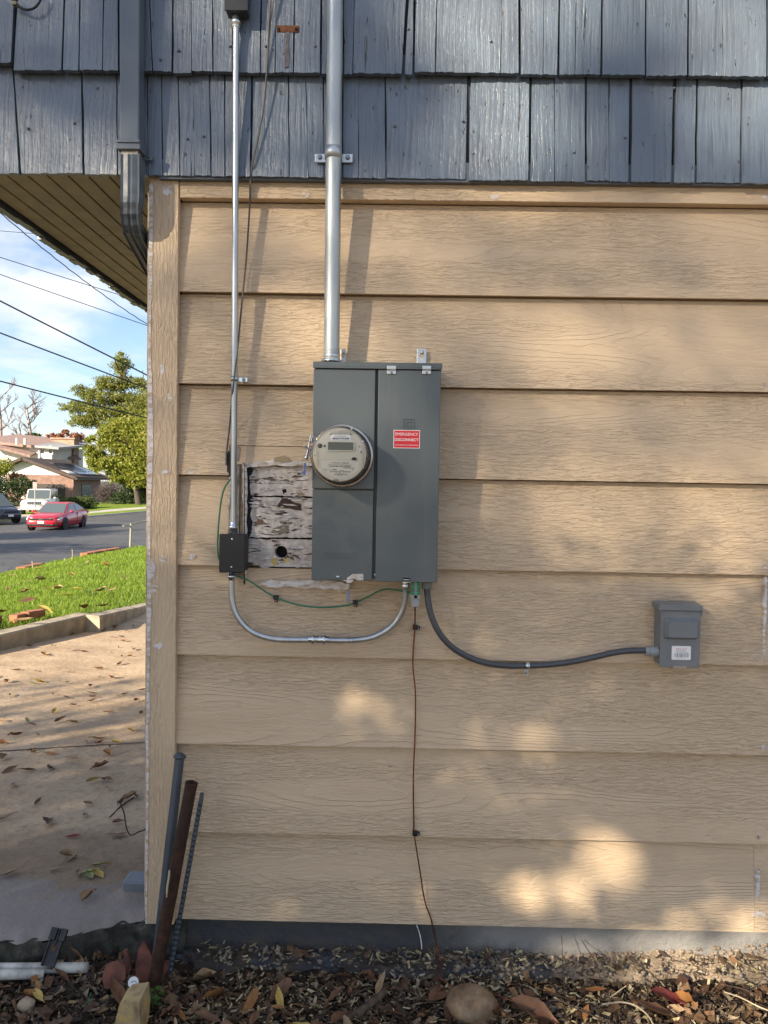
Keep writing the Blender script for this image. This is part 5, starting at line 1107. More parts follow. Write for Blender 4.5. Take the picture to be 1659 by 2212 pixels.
p = G(1022, 2195, 0.0); solid('round_stone', 'smooth rounded brown boulder half buried in the mulch', 'stone', MB().blob((p.x, p.y + 0.02, SOIL + 0.012), (0.073, 0.06, 0.05), 9, 0.07, 3, 1.0), m_stone('brown_stone', (0.10, 0.062, 0.035), (0.20, 0.13, 0.075), (0.30, 0.22, 0.14)), p)
p = G(57, 2180, 0.0); solid('small_rock', 'small pale tan rock in the litter near the white pipes', 'stone', MB().blob((p.x, p.y, soil_level(p.x) + 0.01), (0.022, 0.02, 0.022), 3, 0.2, 2), m_stone('tan_rock', (0.16, 0.12, 0.08), (0.32, 0.24, 0.16), (0.42, 0.34, 0.24)), p)
M_TERRA = plain('terracotta', (0.16, 0.058, 0.036), 0.75, var=0.35, sc=30, bmp=0.002)
def shard(pts, y0, tilt, label):
    P_ = [W(x, y, y0) for x, y in pts]; z0 = min(q.z for q in P_)
    solid('terracotta_shard', label, 'shard', MB().prism([(q.x, q.z) for q in P_], lambda x, z: y0 + tilt * (z - z0), lambda x, z: y0 + tilt * (z - z0) + 0.008), M_TERRA, P_[0])
shard(((293, 2060), (300, 2047), (306, 2050), (326, 2080), (328, 2122), (291, 2124), (290, 2085)), -0.16, 0.3, 'tall upright terracotta shard behind the rusty pipe')
shard(((220, 2098), (245, 2091), (264, 2100), (268, 2120), (252, 2135), (226, 2136), (217, 2118)), -0.22, 0.5, 'pinkish terracotta shard lying beside the white disc')
shard(((263, 2060), (271, 2056), (280, 2080), (283, 2097), (276, 2100), (268, 2080)), -0.15, 0.2, 'narrow terracotta sliver standing by the slab edge')
shard(((346, 2085), (362, 2082), (360, 2100), (348, 2125), (344, 2120)), -0.16, 0.2, 'small terracotta piece between the rusty pipe and the ribbed bar')
p = W(288, 2122, -0.235); cap_ = thing('bottle_cap', 'white plastic disc with a dark curved scratch in the litter', 'cap', p)
ax = Vector((0.1, -0.8, 0.6))
MB().lathe([(0.0125, -0.004), (0.0135, -0.003), (0.0135, 0.001), (0.0118, 0.0022), (0.0105, 0.001), (0, 0.0012)], p, ax, 28).build('disc', M_WHITE, cap_)
MB().tube(smooth([p + ax.normalized() * 0.002 + Vector(q) for q in ((-0.007, 0, -0.003), (-0.002, 0, 0.002), (0.006, 0, 0.003), (0.008, 0, -0.002))]), 0.0006, 5).build('scratch', M_INK, cap_)
p = G(330, 2170, 0.0); sp = thing('seedling', 'small bright green leafy seedling at the foot of the rusty pipe', 'plant', p)
M_SPR = m_leaf('sprout_leaf', (0.06, 0.14, 0.035), (0.11, 0.22, 0.06), (0.16, 0.28, 0.08), 0.3)
mb = MB(); 
tips = [W(x, y, p.y - 0.01 + random.uniform(-.015, .015)) for x, y in ((318, 2150), (326, 2139), (343, 2134), (349, 2145), (338, 2155), (330, 2160), (322, 2172), (340, 2168))]
for q in tips: mb.tube([Vector((p.x, p.y, p.z)), (Vector((p.x, p.y, p.z + 0.02)) + q) / 2, q], 0.0009, 5)
mb.build('stem', plain('green_stem', (0.10, 0.18, 0.05), 0.5), sp)
for q in tips:
    s_ = random.uniform(0.009, 0.013); ang = random.uniform(0, 6.28); V = [q + Vector((cos(ang + 2 * PI * k / 8) * s_ * (1 if k % 4 else 1.25), random.uniform(-.002, .002) - 0.3 * sin(ang + 2 * PI * k / 8) * s_, sin(ang + 2 * PI * k / 8) * s_ * 0.8)) for k in range(8)]
    MB().add([q] + V, [(0, 1 + k, 1 + (k + 1) % 8) for k in range(8)]).build('leaf', M_SPR, sp)
M_WOOD = plain('weathered_stick', (0.13, 0.085, 0.055), 0.85, var=0.4, sc=40, bmp=0.003)
def stick(label, pts, r, mat=M_WOOD, name='stick'):
    P_ = smooth(pts, 4); n_ = len(P_); solid(name, label, 'stick', MB().tube(P_, [r * (0.85 + 0.3 * mnoise.noise(Vector((i * .7, r * 99, 0)))) for i in range(n_)], 8), mat, pts[0])
stick('thick broken brown stick lying aslant in the mulch', [G(768, 2195, 0.018), G(800, 2168, 0.02), G(832, 2142, 0.02)], 0.0125)
stick('second dark stick end nearest the picture bottom', [G(730, 2215, 0.012), G(770, 2190, 0.01), G(786, 2176, 0.01)], 0.011, plain('dark_stick', (0.065, 0.042, 0.028), 0.85, var=0.4, sc=40))
for k in range(9):
    a_ = G(random.uniform(380, 1640), random.uniform(2128, 2205), 0.012); d_ = Vector((random.uniform(-1, 1), random.uniform(-.4, .4), 0)).normalized() * random.uniform(.03, .075)
    stick(('thin brittle twig lying across the mulch'), [a_ - d_, a_ + Vector((0, 0, random.uniform(0, .008))), a_ + d_], random.uniform(.0012, .003), M_WOOD, 'twig'); C.objects[-1]['group'] = 'brittle twigs on the mulch'
stick('short knobbly root piece beside the green seedling', [G(355, 2190, 0.01), G(372, 2180, 0.012), G(384, 2172, 0.012)], 0.010)
M_TWIG = plain('dark_twig', (0.06, 0.04, 0.032), 0.8); M_PTW = plain('pale_runner', (0.42, 0.33, 0.22), 0.7)
stick('thin upright twig against the lit foundation', [W(1213, 2020, -0.02), W(1216, 2075, -0.06), W(1217, 2115, -0.13), G(1223, 2155, 0.01)], 0.0012, M_TWIG, 'twig')
stick('crooked dark twig leaning on the lit foundation', [W(1256, 2030, 0.025), W(1275, 2060, -0.02), W(1287, 2082, -0.05), G(1299, 2122, 0.01)], 0.0014, M_TWIG, 'twig')
stick('long dark root strand across the mulch front', [G(1106, 2196, 0.02), G(1160, 2178, 0.03), G(1200, 2160, 0.03), G(1260, 2185, 0.03), G(1330, 2215, 0.02)], 0.0022, M_TWIG, 'twig')
stick('pale dry runner curving over the sunlit mulch', [G(1300, 2170, 0.02), G(1340, 2165, 0.028), G(1372, 2172, 0.03), G(1398, 2192, 0.028), G(1412, 2214, 0.02)], 0.0028, M_PTW, 'twig')
stick('pale bent runner by the sunlit end of the bed', [G(1565, 2143, 0.02), G(1600, 2155, 0.028), G(1640, 2175, 0.028), G(1680, 2190, 0.02)], 0.0022, M_PTW, 'twig')
stick('thin pale stalk sloping up from the mulch', [G(1310, 2160, 0.01), G(1335, 2142, 0.04), G(1352, 2130, 0.05)], 0.0016, M_PTW, 'twig')
stick('green plastic twist tie in the litter', [G(325 / 3 + 72, 2175, 0.012), G(190, 2162, 0.014), G(197, 2145, 0.014)], 0.0014, M_GREEN, 'twist_tie')
stick('white feather-like splinter hanging on the dark foundation', [W(900, 1998, 0.028), W(906, 2015, 0.026), W(910, 2035, 0.026), W(911, 2050, 0.028)], 0.0018, M_WHITE, 'splinter')
# ================================================================== DRIVEWAY, WALL, LAWN, ROAD
def m_drive():
    t = NT('worn_tan_concrete'); g = t.pos(); s = t.sep(g)
    nz = t.noise(g, 2.2, 6, 0.62); f = t.noise(g, 26, 5, 0.7)
    c = t.mix(t.ramp(nz, 0.3, 0.7), (0.42, 0.30, 0.19), (0.60, 0.45, 0.295)); c = t.mix(t.ramp(f, 0.45, 0.75, 0, 0.5), c, (0.18, 0.125, 0.085))
    edge = t.math('ADD', s[1], t.math('MULTIPLY', t.math('SUBTRACT', t.noise(g, 7, 4), 0.5), 0.5))
    silt_shade = t.ramp(t.math('ADD', edge, t.math('MULTIPLY', s[0], -0.10)), 0.95, 0.30); c = t.mix(t.math('MULTIPLY', silt_shade, 0.6), c, (0.105, 0.072, 0.048))   # brown silt near the house, also deepening the shade there by colour
    gr = t.ramp(t.math('ADD', edge, t.math('MULTIPLY', s[0], 0.10)), 0.10, -0.02); c = t.mix(t.math('MULTIPLY', gr, 0.85), c, (0.25, 0.225, 0.21))      # grey paint wash at the slab's edge
    return t.set(c, 0.8, 0, t.bump(t.math('ADD', f, t.math('MULTIPLY', t.noise(g, 8, 4), 1.5)), 0.006), spec=0.25)
M_DRV = m_drive()
# slab: near edge broken, from the house corner out to the low wall
edge_pts = [(-0.60, 0.04), (XL2 + 0.01, -0.01), (-0.78, -0.035), (-0.86, -0.075), (-0.95, -0.125), (-1.05, -0.14), (-1.2, -0.13), (-1.5, -0.14), (-2.2, -0.2), (-3.5, -0.4), (-6, -0.9)]
E_ = []
for (a, b) in zip(edge_pts[:-1], edge_pts[1:]):
    for k in range(14): f = k / 14; x = a[0] + (b[0] - a[0]) * f; y = a[1] + (b[1] - a[1]) * f; E_.append((x, y + 0.018 * mnoise.noise(Vector((x * 22, y * 22, 3)))))
NX = len(E_); rows = [0, .02, .06, .12, .2, .3, .45, .6, .8, 1.0, 1.4, 1.44, 2.0, 3, 4.5, 6.5, 9, 12, 16]
V = []; F = []
for i, (x, y) in enumerate(E_):
    for j, d in enumerate(rows):
        yy = y + d; V.append((x, yy, drive_z(yy) + 0.006 * mnoise.noise(Vector((x * 2, yy * 2, 0))) - (0.02 if j == 0 else 0.0)))
m = len(rows)
for i in range(NX - 1):
    for j in range(m - 1): a = i * m + j; F.append((a, a + 1, a + m + 1, a + m))
mb = MB(); mb.add(V, F, True)
drv = mb.build('driveway', M_DRV); tag(drv, 'worn tan concrete driveway beside the house', 'driveway', kind='structure')
# rough broken edge face with aggregate
V = []; F = []
for i, (x, y) in enumerate(E_):
    for j in range(7):
        f = j / 6; q = Vector((x * 18, f * 3, 9)); d = 0.03 * f + 0.022 * mnoise.noise(q) + 0.01 * mnoise.noise(q * 2.6); V.append((x, y - d, drive_z(y) - 0.018 - f * 0.11 + 0.012 * mnoise.noise(q * 1.7)))
for i in range(NX - 1):
    for j in range(6): a = i * 7 + j; F.append((a, a + 7, a + 8, a + 1)[::-1])
def m_edge():
    t = NT('dark_mossy_slab_edge'); g = t.pos(); c = t.cramp(t.noise(g, 24, 5, 0.7), [(0.35, (0.02, 0.02, 0.017)), (0.55, (0.052, 0.05, 0.038)), (0.68, (0.09, 0.078, 0.06)), (0.78, (0.42, 0.39, 0.34))]); return t.set(c, 0.8, 0, t.bump(t.noise(g, 70, 5), 0.006), spec=0.3)
mb = MB(); mb.add(V, F, True); mb.build('broken_edge', m_edge(), drv)
# control joints: thin dark strips let into the slab
for (pa, pb) in ((((-260, 1638), (330, 1602))), (((-260, 1500), (330, 1470)))):
    if pa[1] < 1600: continue
    n = 40; P_ = []
    for k in range(n + 1):
        q = G(pa[0] + (pb[0] - pa[0]) * k / n, pa[1] + (pb[1] - pa[1]) * k / n + 1.2 * mnoise.noise(Vector((k * .7, 0, 0))), 0.0895, DK); P_.append(q)
    V = []; F = []
    for k, q in enumerate(P_): w_ = 0.006 * (1 + 0.6 * mnoise.noise(Vector((k * .4, 3, 0)))); V += [(q.x, q.y - w_, q.z), (q.x, q.y + w_, q.z)]
    for k in range(n): F.append((2 * k, 2 * k + 1, 2 * k + 3, 2 * k + 2)[::-1])
    mb = MB(); mb.add(V, F); mb.build('joint', plain('joint_dirt', (0.05, 0.038, 0.028), 0.9), drv)
# low concrete retaining wall in two lengths with a break
M_CONC = plain('weathered_concrete', (0.40, 0.335, 0.24), 0.85, var=0.25, sc=7, bmp=0.006)
def GD(px, py): return G(px, py, 0.085, DK)
w0, w1 = GD(-140, 1437), GD(196, 1362); w2, w3 = GD(215, 1366), GD(308, 1327)
dirw = (w1 - w0).normalized(); nrm = Vector((-dirw.y, dirw.x, 0)).normalized()
if nrm.x > 0: nrm = -nrm
w3b = w2 + (w3 - w2) * 3.2; w0b = w0 - dirw * 3
rw = thing('retaining_wall', 'low cracked concrete retaining wall between driveway and lawn', 'wall', (w1.x, w1.y, w1.z))
def hgt(base, ptop):                                    # height so that the wall's top shows at the picture point
    d = ray(*ptop); t = ((base - CAM).dot(Vector((d.x, d.y, 0)))) / Vector((d.x, d.y, 0)).length_squared; return (CAM + d * t).z
h0, h1, h2, h3 = hgt(GD(0, 1404), (0, 1360)) , hgt(w1, (192, 1326)), hgt(w2, (220, 1330)), hgt(w3, (308, 1310))
h0b = h0 + (h0 - h1) * 0.7
def wallseg(a, b, ha, hb, th=0.16, name='wall_length'):
    n = 30; V = []; F = []
    for k in range(n + 1):
        f = k / n; p_ = a.lerp(b, f); h_ = ha + (hb - ha) * f
        for (o, z) in ((0, p_.z - 0.3), (0, h_ - 0.015), (0.012, h_), (th - 0.01, h_ + 0.004), (th, h_ - 0.015), (th, p_.z - 0.3)):
            q = p_ + nrm * o; j = 0.006 * mnoise.noise(Vector((q.x * 6, q.y * 6, z * 9))); V.append((q.x + j, q.y + j, z + j))
    for k in range(n):
        for j in range(5): i = k * 6 + j; F.append((i, i + 6, i + 7, i + 1))
    F.append([0, 1, 2, 3, 4, 5]); F.append([n * 6 + j for j in range(6)][::-1]); mb = MB(); mb.add(V, F); return mb.build(name, M_CONC, rw)
zt0 = h0b
wallseg(w0b, w1, h0b, h1); wallseg(w2, w3b, h2, h3 + (h3 - h2) * 2.2)
# lawn: from the wall's top to the road edge
def pl(v, D): return A(v[0], v[1], D)
near = [pl((-500, 1400), 9.5), pl((-200, 1284), 13.5), pl((0, 1240), 16), pl((110, 1215), 19.5), pl((190, 1199), 22.5), pl((310, 1179), 27), pl((480, 1150), 36), pl((800, 1118), 55)]
mid = [pl((-500, 1166), 36), pl((-200, 1154), 38.5), pl((0, 1147), 40), pl((110, 1142), 41.5), pl((190, 1138), 43), pl((310, 1131), 46), pl((480, 1120), 52), pl((800, 1100), 70)]
far = [pl((-500, 1146), 45), pl((-200, 1136), 46.5), pl((0, 1130), 47.5), pl((110, 1125), 48.5), pl((190, 1118), 50.5), pl((310, 1107.5), 54), pl((480, 1095), 60), pl((800, 1078), 80)]
inner = [w0b + nrm * 0.15, w0 + nrm * 0.15, GD(0, 1404) + nrm * 0.15, w1.lerp(w0, .5) + nrm * 0.15, w1 + nrm * 0.15, w3 + nrm * 0.15, w3.lerp(w3b, .5) + nrm * 0.15, w3b + nrm * 0.15]
hz = [h0b, h0b * .6 + h0 * .4, h0, (h0 + h1) / 2, h1, h3, h3 + (h3 - h2), h3 + (h3 - h2) * 2]
for p_, h_ in zip(inner, hz): p_.z = h_ - 0.02
for P_, k_ in ((near, 4.0), (mid, 3.5), (far, 3.5)):   # carried on past the picture edge
    d_ = (P_[0] - P_[1]) * k_; P_.insert(0, P_[0] + Vector((d_.x, d_.y, d_.z * .25)))
inner.insert(0, inner[0] - dirw * 14 + Vector((0, 0, -.1)))
def sheet(A_, B_, n=14, mid_=None, amp=0.0, fr=1.5):
    def cr(P, s_):
        P = [P[0]] + list(P) + [P[-1]]; i = min(int(s_), len(P) - 4); t = s_ - i; a, b, c, d = P[i], P[i + 1], P[i + 2], P[i + 3]
        return b.lerp(c, t)
    m_ = (len(A_) - 1) * 6; V = []; F = []
    for i in range(m_ + 1):
        s_ = i / 6; a, b = cr(A_, s_), cr(B_, s_); mm = cr(mid_, s_) if mid_ else None
        for j in range(n + 1):
            f = j / n
            if mm is None: p_ = a.lerp(b, f)
            else: p_ = a * ((1 - f) * (1 - 2 * f)) + mm * (4 * f * (1 - f)) + b * (f * (2 * f - 1)) if False else (a.lerp(mm, f * 2) if f < .5 else mm.lerp(b, f * 2 - 1))
            p_ = Vector(p_); p_.z += amp * mnoise.noise(p_ * fr) * min(1, 6 * f) * min(1, 6 * (1 - f)); V.append(p_)
    for i in range(m_):
        for j in range(n): a = i * (n + 1) + j; F.append((a, a + n + 1, a + n + 2, a + 1))
    mb = MB(); mb.add(V, F, True); return mb
def m_lawn():
    t = NT('lawn_green'); g = t.pos(); c = t.mix(t.ramp(t.noise(g, 1.6, 5, 0.65), 0.3, 0.7), (0.13, 0.195, 0.022), (0.19, 0.26, 0.032)); c = t.mix(t.ramp(t.noise(g, 14, 4), 0.60, 0.78, 0, .6), c, (0.13, 0.085, 0.04)); return t.set(c, 0.8, 0, t.bump(t.noise(g, 40, 3), 0.02), spec=0.2)
M_LAWN = m_lawn()
lawn_mb = sheet(inner, near, 14, amp=0.04, fr=0.9); lawn = tag(lawn_mb.build('lawn', M_LAWN), 'sunlit sloping lawn between wall and road', 'lawn', kind='structure')
def m_road():
    t = NT('asphalt'); g = t.pos(); nz = t.noise(g, 0.5, 5, 0.6); c = t.mix(t.ramp(nz, 0.3, 0.7), (0.075, 0.075, 0.078), (0.105, 0.104, 0.104)); c = t.mix(t.ramp(t.noise(g, 40, 2), 0.4, 0.7, 0, .35), c, (0.15, 0.148, 0.14))
    w = t.noise(t.vadd(g, t.xyz(t.math('MULTIPLY', t.noise(g, 1.0, 4), 3.0), t.math('MULTIPLY', t.noise(g, 0.7, 4), 2.0), 0.0)), 0.5, 2); tar = t.ramp(t.math('ABSOLUTE', t.math('SUBTRACT', w, 0.5)), 0.012, 0.006)
    c = t.mix(t.math('MULTIPLY', tar, 0.6), c, (0.035, 0.035, 0.037)); return t.set(c, 0.75, 0, t.bump(t.noise(g, 60, 3), 0.006), spec=0.3)
for P_ in (near, mid, far):
    for p_ in P_: pass
roadnear = [Vector((p_.x, p_.y, p_.z - 0.10)) for p_ in near]
rin = [q.lerp(i_, 0.06) - Vector((0, 0, 0.02)) for q, i_ in zip(roadnear, inner)]
tag(sheet(roadnear, far, 16, mid).build('road', m_road()), 'grey asphalt street', 'road', kind='structure')
M_CURB = plain('curb_concrete', (0.42, 0.38, 0.32), 0.85, var=0.15, sc=2)
cb = [p_ + Vector((0, 0, 0.12)) for p_ in far]; cb2 = [p_ + Vector((-0.06, 0.28, 0.125)) for p_ in far]; sw = [p_ + Vector((-0.3, 2.6, 0.22)) for p_ in far]; sw2 = [p_ + Vector((-0.5, 4.4, 0.34)) for p_ in far]
mb = sheet(far, cb, 1); m2 = sheet(cb, cb2, 1); mb.add(m2.v, m2.f); tag(mb.build('far_kerb', M_CURB), 'pale concrete kerb along the far side of the street', 'kerb', kind='structure')
tag(sheet(cb2, sw, 6).build('verge', M_LAWN), 'grass verge beyond the far kerb', 'grass', kind='structure')
tag(sheet(sw, sw2, 4).build('sidewalk', M_CURB), 'pale concrete sidewalk across the street', 'sidewalk', kind='structure')
hs = [pl((-2200, 1060), 60), pl((-500, 1095), 66), pl((-200, 1092), 66), pl((0, 1090), 66), pl((110, 1087), 66), pl((190, 1085), 66), pl((310, 1082), 68), pl((480, 1072), 72), pl((800, 1062), 90)]
tag(sheet(sw2, hs, 6).build('far_lawn', M_LAWN), 'lawn in front of the far house', 'lawn', kind='structure')
hs2 = [Vector((p_.x * 1.5, p_.y + 60, p_.z + 0.5)) for p_ in hs]
tag(sheet(hs, hs2, 4).build('back_ground', plain('back_ground', (0.08, 0.09, 0.04), 0.9, var=.3, sc=.2)), 'ground behind the far house', 'ground', kind='structure')
# driveway apron under the white car
ap = [pl((-40, 1128), 48.2), pl((130, 1123), 49), pl((140, 1100), 62), pl((20, 1098), 62)]
V = [p_ + Vector((0, 0, z)) for p_, z in zip(ap, (0.16, 0.16, 0.30, 0.30))]
mb = MB(); mb.add(V + [p_ - Vector((0, 0, .5)) for p_ in V], [(0, 1, 2, 3), (1, 0, 4, 5), (2, 1, 5, 6), (3, 2, 6, 7), (0, 3, 7, 4)]); tag(mb.build('far_driveway', M_CURB), 'concrete driveway apron of the far house', 'driveway', kind='structure')
# grass blades on the near lawn
me = lawn.data; co = np.array([v.co[:] for v in me.vertices]); fa = np.array([p_.vertices[:] for p_ in me.polygons])
ctr = co[fa].mean(1); D_ = ctr[:, 1] + CAMD; ok = (ctr[:, 0] > -14) & (D_ < 27) & (D_ > 4); fa = fa[ok]; ar = np.linalg.norm(np.cross(co[fa[:, 1]] - co[fa[:, 0]], co[fa[:, 3]] - co[fa[:, 0]]), axis=1); Dw = ctr[ok][:, 1] + CAMD
pr = ar / np.maximum(Dw, 6) ** 1.6; pr /= pr.sum(); n = 70000; pick = RNG.choice(len(fa), n, p=pr); u = RNG.random((n, 1)); v = RNG.random((n, 1)); q = fa[pick]
P_ = (co[q[:, 0]] * (1 - u) * (1 - v) + co[q[:, 1]] * u * (1 - v) + co[q[:, 2]] * u * v + co[q[:, 3]] * (1 - u) * v)
cl = np.array([mnoise.noise(Vector((a[0] * 1.7, a[1] * 1.7, 5))) for a in P_[:, :2].tolist()]) if n < 80000 else 0
hgt_ = (RNG.uniform(0.022, 0.055, n) * (1 + 0.7 * cl))[:, None]; Dp = np.maximum(P_[:, 1:2] + CAMD, 7); wd = 0.0011 * Dp * RNG.uniform(.6, 1.3, (n, 1))
ang = RNG.uniform(0, 6.28, n); e = np.stack([np.cos(ang), np.sin(ang), 0 * ang], 1); lean = RNG.normal(size=(n, 3)) * 0.45; lean[:, 2] = 1
Q = np.stack([P_ - e * wd / 2, P_ + e * wd / 2, P_ + lean * hgt_ + e * wd * .15, P_ + lean * hgt_ - e * wd * .15], 1)
M_GRASS = m_leaf('grass_blade', (0.14, 0.225, 0.02), (0.21, 0.31, 0.03), (0.32, 0.38, 0.06), 0.45)
tag(quads('grass_blades', Q, M_GRASS), 'bright green grass blades of the sunlit lawn', 'grass', kind='stuff')
# brick edging along the lawn
M_BRK = plain('orange_brick', (0.34, 0.135, 0.07), 0.85, var=0.3, sc=8, bmp=0.004)
def edging(label, pts, n, zl, parent_name='brick_edging', sz=(0.2, 0.1, 0.07)):
    root = thing(parent_name, label, 'edging', pts[0])
    for k in range(n):
        f = (k + .5) / n; a, b = pts[0], pts[1]; p_ = a.lerp(b, f); d = (b - a).normalized(); L_ = (b - a).length / n * 0.94; s_ = d.cross(Vector((0, 0, 1))).normalized(); j = random.uniform(-.012, .012)
        V = [p_ + d * (sx_ * L_ / 2) + s_ * (sy_ * sz[1] / 2 + j) + Vector((0, 0, zl + sz_ * sz[2] + j * .5)) for sz_ in (-.6, .5) for sx_, sy_ in ((-1, -1), (1, -1), (1, 1), (-1, 1))]
        MB().hexa(V).build('brick', M_BRK, root, bevel=0.008, segs=1)
ia, ib = GD(-60, 1418) + nrm * 0.28, GD(55, 1389) + nrm * 0.28; ia.z = ib.z = h0 - 0.01
edging('row of orange bricks laid along the wall top at the picture edge', (ia, ib), 5, 0.03)
ia, ib = GD(88, 1384) + nrm * 0.30, GD(150, 1371) + nrm * 0.30; ia.z = ib.z = (h0 + h1) / 2
edging('orange bricks half sunk in grass near the broken wall end', (ia, ib), 3, 0.02)
edging('orange brick edging beside the road at mid lawn', (near[5] + Vector((0, -0.3, 0)), near[5].lerp(near[6], .55) + Vector((0, -.3, 0))), 12, 0.03, sz=(.2, .22, .12))
edging('short run of orange bricks at the far lower lawn edge', (near[3].lerp(near[4], .35), near[3].lerp(near[4], .75)), 5, 0.0, sz=(.2, .2, .1))
# fallen leaves on driveway and lawn
for k in range(120):
    px = random.uniform(-20, 308); py = 1355 + (1900 - 1355) * random.random() ** (2.6 if k < 114 else 0.9)
    if py < 1405 - px * 0.25: continue
    p_ = GD(px, py); kind = random.choices(('brown', 'tan', 'orange', 'yellow', 'red', 'green'), (8, 6, 3, 2.2, .8, .4))[0]
    drop_leaf(kind, (p_.x, p_.y, p_.z + 0.008), random.uniform(0.35, 0.8), 'on the concrete driveway', f'{NAME[kind]} leaves on the driveway', 0.3)
for px, py, kind, s_ in ((20, 1668, 'brown', 1.2), (60, 1668, 'brown', 1.1), (110, 1632, 'orange', 1.2), (155, 1640, 'tan', 1.1), (237, 1618, 'red', .8), (235, 1541, 'orange', 1.1), (118, 1540, 'yellow', 1.1), (128, 1560, 'brown', 1.3), (60, 1562, 'green', 1.1), (70, 1568, 'red', .9), (20, 1893, 'tan', 1.1), (190, 1945, 'tan', 1.0), (35, 1592, 'brown', 1.2), (30, 1700, 'tan', 1.0)):
    p_ = GD(px, py); drop_leaf(kind, (p_.x, p_.y, p_.z + 0.010), s_ * 0.62, 'on the concrete driveway', f'{NAME[kind]} leaves on the driveway', 0.3)
for k in range(42):
    f, g_ = random.random(), random.random() ** 2; i_ = random.uniform(2.2, 6); i0_ = int(i_); t_ = i_ - i0_
    a = inner[i0_].lerp(inner[i0_ + 1], t_); b = near[i0_].lerp(near[i0_ + 1], t_); p_ = a.lerp(b, g_ * .85); kind = random.choice(('yellow', 'orange', 'tan', 'tan', 'brown'))
    drop_leaf(kind, (p_.x, p_.y, p_.z + 0.06), random.uniform(1.2, 1.9), 'on the green lawn', f'{NAME[kind]} leaves on the lawn', 0.4)
for px, py, l in ((270, 1780 - 60, 'thin dark twig on the driveway near the wire hook'),):
    stick(l, [GD(237, 1766), GD(262, 1741), GD(289, 1723)], 0.0035, M_TWIG, 'twig')
# handrail-like metal post at the lawn's road edge
b_ = near[5].lerp(near[6], 0.72); p_t = A(283, 1131, b_.y + CAMD); rp_ = thing('rail_post', 'thin grey metal post with a sloping rail at the lawn edge', 'post', b_)
MB().tube([b_ - Vector((0, 0, .2)), Vector((p_t.x, p_t.y, p_t.z))], 0.035, 8).build('post', plain('grey_rail', (0.30, 0.28, 0.24), 0.6), rp_)
MB().tube([A(266, 1136, b_.y + CAMD - .3), A(345, 1118, b_.y + CAMD + 1.6)], 0.025, 8).build('rail', plain('grey_rail', (0.30, 0.28, 0.24), 0.6), rp_)

# ================================================================== CARS
M_TYRE = plain('tyre_rubber', (0.012, 0.012, 0.012), 0.8); M_RIMD = plain('dark_alloy', (0.05, 0.05, 0.052), 0.35, 0.7); M_RIM = plain('silver_alloy', (0.4, 0.4, 0.41), 0.3, 0.8)
M_GLS = plain('car_glass', (0.085, 0.105, 0.112), 0.06, var=0.05); M_LAMP = plain('headlamp', (0.65, 0.66, 0.66), 0.12, var=0.05); M_PLT = plain('plate_white', (0.72, 0.72, 0.72), 0.4); M_GRL = plain('black_grille', (0.01, 0.01, 0.011), 0.4); M_CHR = plain('chrome', (0.6, 0.6, 0.6), 0.12, 0.95)
M_AMB = plain('amber_lens', (0.6, 0.22, 0.03), 0.25); M_TAIL = plain('red_lens', (0.4, 0.02, 0.02), 0.25)
def paint(name, c, coat=0.6): m_ = plain(name, c, 0.28, var=0.03); m_.node_tree.nodes['Principled BSDF'].inputs['Coat Weight'].default_value = coat; return m_
